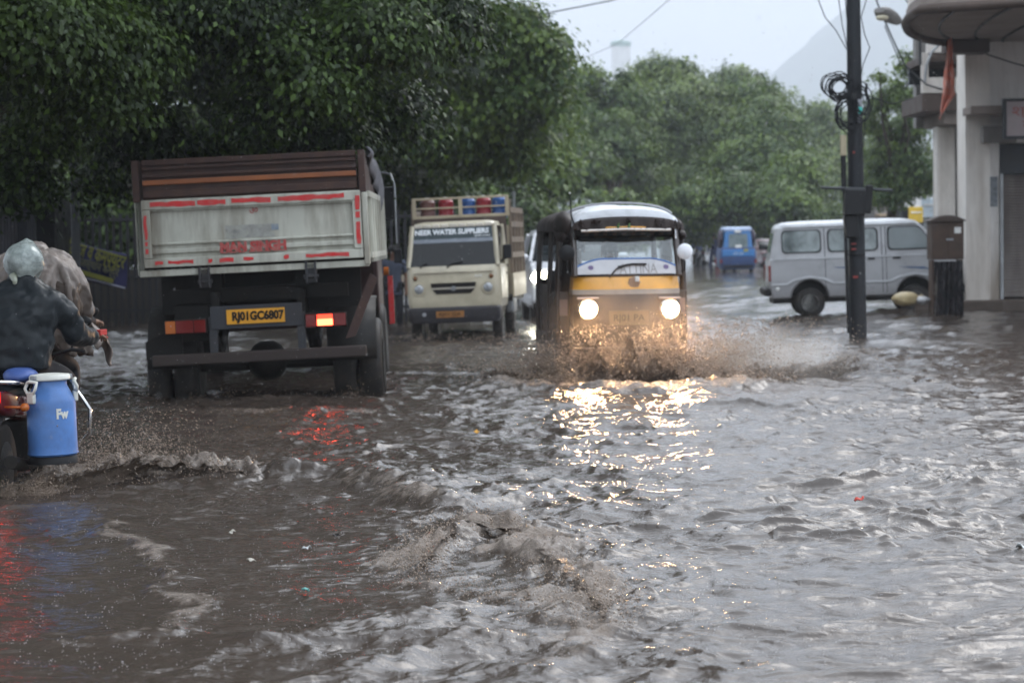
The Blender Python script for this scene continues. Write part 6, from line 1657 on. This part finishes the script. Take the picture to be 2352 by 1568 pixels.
def milk_can(loc, label, rot=0, lett=True):
    BLc = pm('blue_milk_can_paint', (.075, .20, .50), rough=.42, dirt=.55, dcol=(.06, .10, .22), ds=7, var=.15, bump=.1, bs=20) if 'blue_milk_can_paint' not in MATS else MATS['blue_milk_can_paint']
    LW = pm('cream_lid_plastic', (.72, .72, .66), rough=.35, dirt=.3, dcol=(.4, .38, .32)) if 'cream_lid_plastic' not in MATS else MATS['cream_lid_plastic']
    m = MB(); m.lathe([(.150, 0), (.163, .012), (.160, .03), (.158, .06), (.157, .34), (.148, .37), (.118, .43), (.108, .45), (.108, .49)], seg=36)
    o = m.build('milk_can', BLc, None, smooth=40); o.location = loc; o.rotation_euler = (0, R(-1.5), rot); tag(o, label, 'milk can', 'blue milk cans')
    m = MB(); m.lathe([(.125, .485), (.132, .492), (.132, .510), (.124, .522), (.06, .530), (.01, .531)], seg=36); m.build('lid', LW, o, smooth=40)
    m = MB(); m.lathe([(.145, .0), (.165, -.03), (.165, -.05), (.02, -.05)], seg=28); m.build('base_ring', M_black, o, smooth=40)
    for a in (-2.25, .35):
        q = Matrix.Rotation(a, 3, 'Z')
        def pt(r, s, z): v = q @ Vector((r, s, z)); return v
        m = MB(); lp = [pt(.128 + .018, -.045, .478), pt(.135 + .03, .0, .486), pt(.128 + .018, .045, .478), pt(.165, .05, .44), pt(.165, .03, .41), pt(.165, -.03, .41), pt(.165, -.05, .44), pt(.146, -.045, .478)]
        m.tube(lp, .011, 7); m.build('handle', LW, o, smooth=80)
        m = MB(); c = pt(.158, 0, .375); m.box(c, (.03, .065, .065), rot=(0, 0, a)); m.build('clasp', LW, o, bevel=.008)
        m = MB(); c = pt(.128, 0, .505); m.box(c, (.03, .05, .03), rot=(0, 0, a)); m.build('hinge_pin', M_galv, o, bevel=.005)
    if lett:
        me = text_mesh('lettering', 'Fw', .085, LW, o, (0, 0, 0), width=.085, bold=.004, depth=.001)
        for v in me.data.vertices:
            ang = -R(52) + v.co.x / .16; rr = .1605 + v.co.z
            v.co = Vector((rr * math.cos(ang), rr * math.sin(ang), .27 + v.co.y))
        me.rotation_euler = (0, 0, 0)
    return o
milk_can((-2.975, 15.22, .235), 'blue milk can with a cream lid hanging at the near side of the motorcycle', rot=0)
m = MB(); m.blob((0, 0, 0), (.24, .3, .12), 14, 8, .08, 4); o = m.build('plastic_bundle', pm('dull_blue_plastic', (.06, .11, .32), rough=.4, bump=.5, bs=9), smooth=180, sub=1); o.location = (-3.20, 15.35, .745)
tag(o, 'dull blue plastic bundle strapped behind the rider on the motorcycle seat', 'bundle')

# second rider ahead in a beige rain cape
motorcycle('motorcycle', (-3.66, 18.3, -.16), R(1), 'motorcycle hidden under the rider in the beige rain cape', (.02, .02, .03), guard=False)
J = seated(seat=.72, lean=.08, reach=.62, hand=.26, arm_w=.34, spread=.2)
r2 = person((-3.64, 18.0, 0), J, 'rider in a big beige rain cape ahead of the dark jacketed rider', M_trou, M_trou, face=False, hair=False)
def cape():
    rings = []
    lv = [(1.60, .05, .06, .06), (1.585, .13, .13, .05), (1.555, .22, .20, .03), (1.51, .31, .25, .0), (1.44, .375, .28, -.02), (1.33, .405, .31, -.03), (1.18, .40, .33, -.04), (1.08, .385, .34, -.05), (.98, .39, .36, -.06), (.90, .41, .38, -.06)]
    nk = 110
    for li, (z, rx, ry, oy) in enumerate(lv):
        rr = []; dz = 1.60 - z
        for k in range(nk):
            a = k / nk * 6.2832
            ax, ay = math.cos(a) * 2.2 + 9, math.sin(a) * 2.2 + 4
            fold = float(gnoise(np.array([ax * 2.1]), np.array([ay * 2.1 + dz * 1.3]))[0]); fine = float(gnoise(np.array([ax * 5 + dz * 4]), np.array([ay * 5]))[0])
            f = 1 + dz ** .6 * (.30 * fold + .15 * fine + .16 * (abs(math.sin(a * 4.5 + 1.5 * dz + 2 * fold)) - .5))
            drop = -.09 * max(0, math.cos(a)) * dz - .10 * dz * fold + .03 * math.sin(z * 38 + 2 * math.cos(a)) * min(1, dz * 2)
            rr.append((.93 * rx * math.cos(a) * f, oy + ry * math.sin(a) * f, z - .03 + drop))
        rings.append(rr)
    m = MB(); m.loft(rings, caps=True)
    rnd = random.Random(12)
    for q in range(22):                                   # gathered pleats
        k0 = int(nk * rnd.uniform(.42, 1.08)) % nk; l0 = rnd.randint(1, 4); dk = rnd.uniform(-5, 5); path = []
        for li in range(l0, min(len(rings), l0 + rnd.randint(3, 5))):
            pt = rings[li][int(k0 + dk * (li - l0)) % nk]; path.append((pt[0] * 1.01, pt[1] * 1.01, pt[2]))
        m.tube(path, [.012 + .022 * math.sin(math.pi * (z_ + .5) / len(path)) for z_ in range(len(path))], 8)
    o = m.build('rain_cape', pm('beige_rain_cape', (.24, .20, .175), rough=.42, dirt=.9, dcol=(.045, .034, .027), ds=5, streak=True, bump=.8, bs=9), r2, smooth=180); cloth_fold(o, .012, .03, .12, 0)
    m = MB(); lowr = [[(x * 1.05 + .01 * math.sin(k * .9 + x * 20), y * 1.05, z - .02 + .03 * math.sin(k * .35)) for k, (x, y, z) in enumerate(r)] for r in rings[5:]]
    m.loft(lowr, caps=True); ob = m.build('under_cloth', pm('dark_brown_cloth', (.060, .045, .036), rough=.6, dirt=.5, dcol=(.10, .08, .065), ds=6, streak=True), r2); cloth_fold(ob, .014, .05, .09, 0)
    m = MB(); m.blob((0, .10, 1.49), (.26, .27, .26), 18, 10, .05, 2); m.build('hood', MATS['beige_rain_cape'], r2, smooth=180)
    m = MB()
    m.sheet(lambda u, v: (.26 + .16 * u + .12 * v + .04 * math.sin(v * 8 + u * 3), .05 + .45 * v * u + .03 * math.sin(u * 12), 1.20 - .12 * u - .34 * v - .08 * u * v + .04 * math.sin(u * 9 + v * 3)), 14, 14); m.build('cape_flap', MATS['beige_rain_cape'], r2, smooth=180, solid=.006)
cape()

# driver and passenger in the autorickshaw (world space)
Ma = AUTO.matrix_basis.copy()
def in_auto(x, y, z): return Ma @ Vector((x, y, z))
person(in_auto(.10, -.82, 0), seated(seat=.70, reach=.42, hand=.25, arm_w=.2, knee_z=0, foot_z=-.3), 'driver in a dark grey shirt behind the autorickshaw windscreen', pm('grey_shirt', (.07, .075, .09), rough=.8), M_trou, rotz=AUTO.rotation_euler.z, sleeves=False)
person(in_auto(.36, -1.7, 0), seated(seat=.74, reach=.3, hand=.05, knee_z=.02, foot_z=-.35), 'shaded passenger on the autorickshaw back seat', M_trou, M_trou, rotz=AUTO.rotation_euler.z)
# people in the distance
pz = .12
p = P(1606, 590, 106)
motorcycle('motorcycle', (p.x, 106.2, pz - .1), R(8), 'distant motorcycle under the man in the light blue shirt', (.05, .05, .06), guard=False, tail=False)
person((p.x, 106, pz), seated(seat=.68, reach=.5, hand=.3, foot_z=-.5), 'man in a light blue shirt riding away in the distance', M_blue_s, pm('khaki_trousers', (.2, .17, .12), rough=.8), rotz=R(8), face=False, sleeves=True)
p = P(1640, 590, 104)
person((p.x, 104, pz - .12), standing(1.66), 'person in navy clothes standing in the distant water beside a red bag', M_navy, M_navy, rotz=R(20), face=False)
m = MB(); m.blob((0, 0, 0), (.26, .2, .42), 12, 8, .08, 2); m.tube([(0, 0, .18), (.05, 0, .32)], .02, 6); o = m.build('carry_bag', pm('red_pink_bag', (.45, .05, .06), rough=.5), smooth=180); o.location = P(1648, 600, 103.8); tag(o, 'red bag held low beside the person in navy in the distance', 'bag')
p = P(904, 600, 44)
person((p.x, 44, -.15), standing(1.62), 'person in a grey blue shirt wading between the lorry mirror and the beige truck', pm('grey_blue_shirt', (.06, .07, .10), rough=.8), M_trou, rotz=R(180), sleeves=False)
# ------------------------------------------------------------------ spray, drops, litter
M_drop = pm('muddy_drop', (.27, .205, .155), rough=.16, var=.2, rvar=.05)
_OV = np.array([(1, 0, 0), (-1, 0, 0), (0, 1, 0), (0, -1, 0), (0, 0, 1), (0, 0, -1)], float)
_OF = np.array([(0, 2, 4), (2, 1, 4), (1, 3, 4), (3, 0, 4), (2, 0, 5), (1, 2, 5), (3, 1, 5), (0, 3, 5)])
def drops(name, pos, rad, label, cat='water spray', stretch=None, seed=0, mat=None):
    n = len(pos); rs = np.random.RandomState(seed)
    sc = rad[:, None, None] * (0.75 + 0.5 * rs.rand(n, 1, 3))
    V = _OV[None] * sc
    if stretch is not None:
        V = V + (V * stretch[:, None, :]).sum(-1, keepdims=True) * stretch[:, None, :] * 1.1
    V = (V + pos[:, None, :]).reshape(-1, 3)
    F = (_OF[None] + (np.arange(n) * 6)[:, None, None]).ravel()
    o = fast_mesh(name, V, F, 3, mat or M_drop, smooth=True)
    tag(o, label, cat, kind='stuff'); return o
def jet(rs, n, p0, p1, vx, vy, vz, tmul=1.0, jig=.05, rmin=.003, rmax=.010, zpow=1.6):
    """ballistic drops leaving a line p0-p1"""
    u = rs.rand(n, 1); src = np.array(p0)[None] * (1 - u) + np.array(p1)[None] * u
    src = src + rs.normal(size=(n, 3)) * jig * [1, 1, .3]
    up = vz * rs.rand(n) ** zpow
    v = np.stack([rs.normal(vx[0], vx[1], n), rs.normal(vy[0], vy[1], n), up], 1)
    T = 2 * up / 9.8; t = T * rs.rand(n) * tmul
    p = src + v * t[:, None]; p[:, 2] = src[:, 2] + up * t - 4.9 * t * t
    d = v.copy(); d[:, 2] = up - 9.8 * t; d /= np.linalg.norm(d, axis=1)[:, None] + 1e-6
    r = rmin + (rmax - rmin) * rs.rand(n) ** 5
    # fingers of water: pull drops toward a few strands
    return p, r, d
def spray(name, jets, label, seed):
    rs = np.random.RandomState(seed); Ps = []; Rs_ = []; Ds = []
    for j in jets:
        p, r, d = jet(rs, **j); Ps.append(p); Rs_.append(r); Ds.append(d)
    p = np.concatenate(Ps); r = np.concatenate(Rs_); d = np.concatenate(Ds)
    # clumpy: thin out where a noise field is low
    k = gnoise(p[:, 0] * 7 + 3 * p[:, 1], p[:, 2] * 5 + 2) + .6 * gnoise(p[:, 0] * 17, p[:, 2] * 14) > rs.rand(len(p)) * .9 - .62
    drops(name, p[k], r[k], label, stretch=d[k], seed=seed)
AX = AUTO.location.x
jets = [
    dict(n=80000, p0=(AX - .60, 25.75, .04), p1=(AX + .62, 25.75, .04), vx=(0, .5), vy=(-.8, .5), vz=3.4, jig=.10, rmin=.0016, rmax=.0085, zpow=.8),
    dict(n=12000, p0=(AX + .15, 25.7, .04), p1=(AX + .62, 25.75, .04), vx=(.5, .5), vy=(-.7, .4), vz=4.0, jig=.08, rmin=.0016, rmax=.008, zpow=.7),
    dict(n=42000, p0=(AX - .62, 25.7, .03), p1=(AX - .8, 26.3, .03), vx=(-1.3, .7), vy=(-.5, .5), vz=2.9, jig=.10, rmin=.0016, rmax=.0085, zpow=.9),
    dict(n=64000, p0=(AX + .62, 25.7, .03), p1=(AX + .8, 26.5, .03), vx=(1.9, .9), vy=(-.4, .6), vz=3.6, jig=.10, rmin=.0016, rmax=.008, zpow=.8),
    dict(n=14000, p0=(AX - .8, 25.3, .03), p1=(AX + 1.6, 25.3, .03), vx=(0, 1.0), vy=(-.8, .6), vz=1.5, jig=.14, rmin=.003, rmax=.012),
]
spray('bow_spray', jets, 'brown spray thrown up in front of the autorickshaw', 3)
jets = [
    dict(n=20000, p0=(-3.1, 15.3, .0), p1=(-2.7, 16.8, .0), vx=(.9, .55), vy=(-.2, .5), vz=3.0, jig=.07, rmin=.0013, rmax=.006, zpow=.9),
    dict(n=12000, p0=(-3.4, 15.0, .0), p1=(-3.0, 15.0, .0), vx=(.2, .6), vy=(-.5, .4), vz=1.6, jig=.08, rmin=.0013, rmax=.005),
    dict(n=1600, p0=(-3.55, 14.9, .0), p1=(-3.5, 15.4, .0), vx=(-.5, .4), vy=(-.3, .4), vz=2.3, jig=.06, rmin=.0018, rmax=.007),
    dict(n=9000, p0=tuple(G(240, 1085)), p1=tuple(G(560, 1106)), vx=(.3, .5), vy=(-.4, .3), vz=1.9, jig=.07, rmin=.0013, rmax=.006),
]
spray('wheel_spray', jets, 'muddy splash rolling off the motorcycle beside the blue milk can', 5)
jets = []
c3 = [(930, 1330), (1000, 1265), (1075, 1215), (1180, 1240), (1280, 1310), (1350, 1390), (1400, 1450)]
for a, b in zip(c3[:-1], c3[1:]):
    ga, gb = G(*a), G(*b)
    jets.append(dict(n=3200, p0=(ga.x, ga.y, .05), p1=(gb.x, gb.y, .05), vx=(0, .45), vy=(-.2, .4), vz=1.6, jig=.09, rmin=.0008, rmax=.0045))
for a, b in (((950, 1345), (1150, 1375)), ((1150, 1375), (1370, 1460))):
    ga, gb = G(*a), G(*b); jets.append(dict(n=1500, p0=(ga.x, ga.y, .03), p1=(gb.x, gb.y, .03), vx=(0, .4), vy=(-.1, .3), vz=1.1, jig=.10, rmin=.0008, rmax=.004))
spray('wave_spray', jets, 'drops tossed off the breaking wave nearest the camera', 7)
jets = [dict(n=1300, p0=(-2.60 + sx * 1.02 - .06, 24.05, .0), p1=(-2.60 + sx * 1.02 + .12, 24.6, .0), vx=(.12 * sx, .15), vy=(-.5, .3), vz=2.4, jig=.05, rmin=.002, rmax=.008, zpow=1.1) for sx in (-1, 1)]
jets += [dict(n=900, p0=(-3.8, 24.2, .0), p1=(-1.4, 24.2, .0), vx=(0, .3), vy=(-.4, .3), vz=1.0, jig=.15, rmin=.002, rmax=.008)]
spray('tyre_spray', jets, 'brown water streaming off the rear tyres of the tipper lorry', 9)
jets = [dict(n=1500, p0=(-1.9, 36.8, .0), p1=(-.1, 36.8, .0), vx=(0, .5), vy=(-.4, .4), vz=1.6, jig=.15, rmin=.003, rmax=.011), dict(n=1500, p0=(-.1, 37, .0), p1=(.2, 39, .0), vx=(1.0, .6), vy=(-.2, .4), vz=2.6, jig=.12, rmin=.003, rmax=.011)]
spray('truck_spray', jets, 'low spray around the wheels of the beige water truck', 10)
# rain striking the water: small crowns of drops over the near surface
rs = np.random.RandomState(31); n = 2600
yy = 1 / (1 / 8.5 + rs.rand(n) * (1 / 32 - 1 / 8.5)); xx_ = (rs.rand(n) * 2 - 1) * (.235 * yy)
ps = []; 
for k in range(3):
    a = rs.rand(n) * 6.283; ps.append(np.stack([xx_ + .012 * np.cos(a), yy + .012 * np.sin(a), .035 + .03 * rs.rand(n) + level(xx_, yy)], 1))
ps = np.concatenate(ps); drops('rain_splashes', ps, .0012 + .0018 * rs.rand(len(ps)), 'tiny drops kicked up where rain strikes the flood', seed=4, mat=pm('clear_drop', (.34, .33, .33), rough=.12))
# falling rain drops in the air of the street
n = 5200; yy = 3 + 22 * rs.rand(n) ** .7; xx_ = (rs.rand(n) * 2 - 1) * (.26 * yy + 1); zz_ = .1 + rs.rand(n) * (1.6 + .12 * yy)
drops('rain', np.stack([xx_, yy, zz_], 1), .0008 + .0008 * rs.rand(n), 'rain drops falling through the air', 'rain', stretch=np.repeat(np.array([[.12, 0, -.99]]), n, 0), seed=6, mat=MATS['clear_drop'])
# mist hanging in the spray in front of the autorickshaw
def mist(name, c, d, dens, label, col=(.92, .86, .80)):
    m = MB(); m.blob((0, 0, 0), d, 24, 14, 0, 1)
    mt = bpy.data.materials.new(name); mt.use_nodes = True; mt.node_tree.nodes.clear(); N = mt.node_tree.nodes; L = mt.node_tree.links
    o_ = N.new('ShaderNodeOutputMaterial'); v = N.new('ShaderNodeVolumePrincipled'); v.inputs['Color'].default_value = (*col, 1); v.inputs['Anisotropy'].default_value = .3
    tc = N.new('ShaderNodeTexCoord'); sc = N.new('ShaderNodeVectorMath'); sc.operation = 'MULTIPLY'; sc.inputs[1].default_value = (2 / d[0], 2 / d[1], 2 / d[2])
    ln = N.new('ShaderNodeVectorMath'); ln.operation = 'LENGTH'; mr = N.new('ShaderNodeMapRange'); mr.interpolation_type = 'SMOOTHSTEP'
    mr.inputs['From Min'].default_value = 1.0; mr.inputs['From Max'].default_value = .15; mr.inputs['To Min'].default_value = 0; mr.inputs['To Max'].default_value = dens
    nz = N.new('ShaderNodeTexNoise'); nz.inputs['Scale'].default_value = 3.2; nz.inputs['Detail'].default_value = 3
    n2 = N.new('ShaderNodeMapRange'); n2.inputs['From Min'].default_value = .35; n2.inputs['From Max'].default_value = .65; n2.inputs['To Min'].default_value = .35; n2.inputs['To Max'].default_value = 1.3
    mu = N.new('ShaderNodeMath'); mu.operation = 'MULTIPLY'
    L.new(tc.outputs['Object'], sc.inputs[0]); L.new(sc.outputs[0], ln.inputs[0]); L.new(ln.outputs['Value'], mr.inputs['Value']); L.new(tc.outputs['Object'], nz.inputs['Vector']); L.new(nz.outputs[0], n2.inputs['Value'])
    L.new(mr.outputs[0], mu.inputs[0]); L.new(n2.outputs[0], mu.inputs[1]); L.new(mu.outputs[0], v.inputs['Density']); L.new(v.outputs[0], o_.inputs['Volume'])
    o = m.build(name, mt); o.location = c; tag(o, label, 'mist', kind='stuff')
mist('spray_mist', (AX + .05, 25.1, .55), (2.6, 1.9, 1.7), .12, 'fine brown mist hanging in front of the autorickshaw headlamps')
mist('spray_mist', (AX + 1.5, 25.7, .2), (2.6, 1.8, 1.1), .8, 'fine mist drifting off beside the autorickshaw')

# thin sheets of brown water thrown up by wheels and nose
def veil_mat():
    m = bpy.data.materials.new('thrown_water'); m.use_nodes = True; N, L = m.node_tree.nodes, m.node_tree.links
    b = N['Principled BSDF']; b.inputs['Base Color'].default_value = (.17, .128, .098, 1); b.inputs['Roughness'].default_value = .12
    tc = N.new('ShaderNodeTexCoord'); mp = N.new('ShaderNodeMapping'); mp.inputs['Scale'].default_value = (1, 1, .55); L.new(tc.outputs['Object'], mp.inputs['Vector'])
    nz = N.new('ShaderNodeTexNoise'); nz.inputs['Scale'].default_value = 13; nz.inputs['Detail'].default_value = 8; nz.inputs['Roughness'].default_value = .68; L.new(mp.outputs[0], nz.inputs['Vector'])
    at = N.new('ShaderNodeAttribute'); at.attribute_name = 'edge'
    sb = N.new('ShaderNodeMath'); sb.operation = 'SUBTRACT'; L.new(nz.outputs[0], sb.inputs[0]); L.new(at.outputs['Fac'], sb.inputs[1])
    mr = N.new('ShaderNodeMapRange'); mr.inputs['From Min'].default_value = .0; mr.inputs['From Max'].default_value = .14; L.new(sb.outputs[0], mr.inputs['Value'])
    L.new(mr.outputs[0], b.inputs['Alpha'])
    bp = N.new('ShaderNodeBump'); bp.inputs['Distance'].default_value = .05; bp.inputs['Strength'].default_value = .9; L.new(nz.outputs[0], bp.inputs['Height']); L.new(bp.outputs[0], b.inputs['Normal'])
    return m
M_veil = veil_mat()
def veil(base, up, hgt, lean, label, seed, wob=.06, thin=.17):
    """base: points on the water; the sheet rises by hgt and leans by the vector lean"""
    nu, nv = 90, 22; pts = [Vector(p) for p in base]; V = []; A = []
    for j in range(nv + 1):
        v = j / nv
        for i in range(nu + 1):
            u = i / nu; f = u * (len(pts) - 1); k = min(int(f), len(pts) - 2); p = pts[k].lerp(pts[k + 1], f - k)
            hh = hgt * (.45 + .9 * abs(float(gnoise(np.array([u * 5.3 + seed]), np.array([seed * 1.7]))[0])) + .35 * float(gnoise(np.array([u * 17. + seed]), np.array([2.2]))[0])) * math.sin(math.pi * min(1, max(0, u * .94 + .03))) ** .45
            w = wob * float(gnoise(np.array([u * 9 + seed]), np.array([v * 3.]))[0])
            V.append((p.x + lean[0] * v * v + w, p.y + lean[1] * v + w, p.z + hh * (v - .25 * v * v) / .75)); A.append(thin + .42 * v ** 1.6 + .3 * max(0, abs(u - .5) * 2 - .8))
    idx = np.array([(j * (nu + 1) + i, j * (nu + 1) + i + 1, (j + 1) * (nu + 1) + i + 1, (j + 1) * (nu + 1) + i) for j in range(nv) for i in range(nu)]).ravel()
    o = fast_mesh('splash_sheet', np.array(V), idx, 4, M_veil, smooth=True, attrs={'edge': ('POINT', 'FLOAT', np.array(A))}); tag(o, label, 'splash', kind='stuff')
veil([(AX - .75, 25.85, .0), (AX - .3, 25.5, .0), (AX + .3, 25.5, .0), (AX + .75, 25.8, .0)], 0, .52, (0, -.35), 'curtain of brown water in front of the autorickshaw nose', 3)
veil([(AX - .6, 25.55, .0), (AX, 25.15, .0), (AX + .8, 25.45, .0)], 0, .34, (.1, -.35), 'lower curtain of brown water ahead of the autorickshaw', 8)
veil([(AX + .55, 25.9, .0), (AX + 1.1, 25.7, .0), (AX + 1.9, 25.9, .0), (AX + 2.4, 26.2, .0)], 0, .36, (.5, -.2), 'fan of brown water flung to the pole side of the autorickshaw', 12)
veil([(AX - .6, 25.9, .0), (AX - 1.0, 25.8, .0), (AX - 1.5, 26.2, .0)], 0, .30, (-.35, -.2), 'fan of brown water flung towards the beige truck side', 17)
veil([(-3.35, 15.0, .0), (-2.9, 15.2, .0), (-2.55, 15.9, .0), (-2.4, 16.8, .0)], 0, .22, (.25, -.05), 'sheet of water curling off the motorcycle below the milk can', 21, wob=.05)
g1, g2, g3 = G(280, 1092), G(420, 1098), G(560, 1104)
veil([(g1.x, g1.y, .03), (g2.x, g2.y - .05, .05), (g3.x, g3.y, .04)], 0, .13, (.05, -.12), 'curling lip of the wave behind the motorcycle wake', 25, wob=.04)
q = [G(*p_) for p_ in ((960, 1310), (1060, 1222), (1180, 1245), (1290, 1320), (1390, 1440))]
veil([(p_.x, p_.y, .05) for p_ in q], 0, .06, (.02, -.12), 'curling lip of the breaking wave nearest the camera', 29, wob=.06)
veil([(-3.7, 24.1, .0), (-3.3, 23.95, .0), (-3.05, 24.2, .0)], 0, .16, (-.05, -.2), 'water streaming behind the kerb side tyres of the tipper lorry', 33, thin=.42)
veil([(-1.95, 24.1, .0), (-1.6, 23.95, .0), (-1.25, 24.3, .0)], 0, .20, (.12, -.2), 'water streaming behind the lamp side tyres of the tipper lorry', 35, thin=.42)

# bits of litter riding on the flood
def litter(px, py, w, mat, label, seed):
    w *= .62
    g_ = G(px, py); m = MB(); rnd = random.Random(seed)
    m.sheet(lambda u, v: ((u - .5) * w * (1 + .3 * math.sin(v * 5)), (v - .5) * w * .7, .02 * math.sin(u * 7 + seed) * math.cos(v * 5) * (w / .1)), 6, 5)
    o = m.build('litter', mat, smooth=180, solid=.003); o.location = (g_.x, g_.y, .05 + float(level(g_.x, g_.y))); o.rotation_euler = (rnd.uniform(-.3, .3), rnd.uniform(-.3, .3), rnd.uniform(0, 3)); tag(o, label, 'litter')
litter(1972, 1165, .09, pm('red_litter', (.5, .05, .03)), 'small red scrap floating on the open grey water', 1)
litter(578, 1308, .06, pm('cream_litter', (.35, .33, .28)), 'small cream scrap floating in the dark smooth water', 2)
litter(703, 1280, .08, pm('white_litter', (.36, .38, .38)), 'crumpled white scrap floating beside the foam edge', 3)
litter(532, 1242, .06, MATS['cream_litter'], 'tiny pale scrap floating below the rolling wave', 4)
litter(772, 1250, .06, M_black, 'small black lump floating right of the white scrap', 5)
litter(702, 1378, .07, pm('teal_litter', (.08, .3, .27)), 'teal scrap floating under the white one', 6)
litter(1094, 1005, .08, pm('orange_litter', (.6, .3, .03)), 'orange scrap floating behind the lorry wake', 7)
litter(2348, 1278, .10, MATS['white_litter'], 'white scrap at the edge of the picture on grey water', 8)

ld = bpy.data.lights.new('tail_lamp', 'AREA'); ld.shape = 'RECTANGLE'; ld.size = .14; ld.size_y = .08; ld.energy = .2; ld.color = (1, .03, .02)
lo = bpy.data.objects.new('tail_lamp', ld); COL.objects.link(lo); lo.location = (Xb + .03, 14.86, .62); lo.rotation_euler = (R(-84), 0, 0)
# ------------------------------------------------------------------ rain haze
hz = MB(); hz.box((600, 2000, 229.0), (3820, 4120, 460))
mh = bpy.data.materials.new('rain_haze'); mh.use_nodes = True
mh.node_tree.nodes.clear()
_o = mh.node_tree.nodes.new('ShaderNodeOutputMaterial'); _v = mh.node_tree.nodes.new('ShaderNodeVolumePrincipled')
_v.inputs['Color'].default_value = (0.68, 0.72, 0.78, 1); _v.inputs['Density'].default_value = 0.00058; _v.inputs['Anisotropy'].default_value = 0.25
mh.node_tree.links.new(_v.outputs[0], _o.inputs['Volume'])
tag(hz.build('haze', mh), kind='stuff')
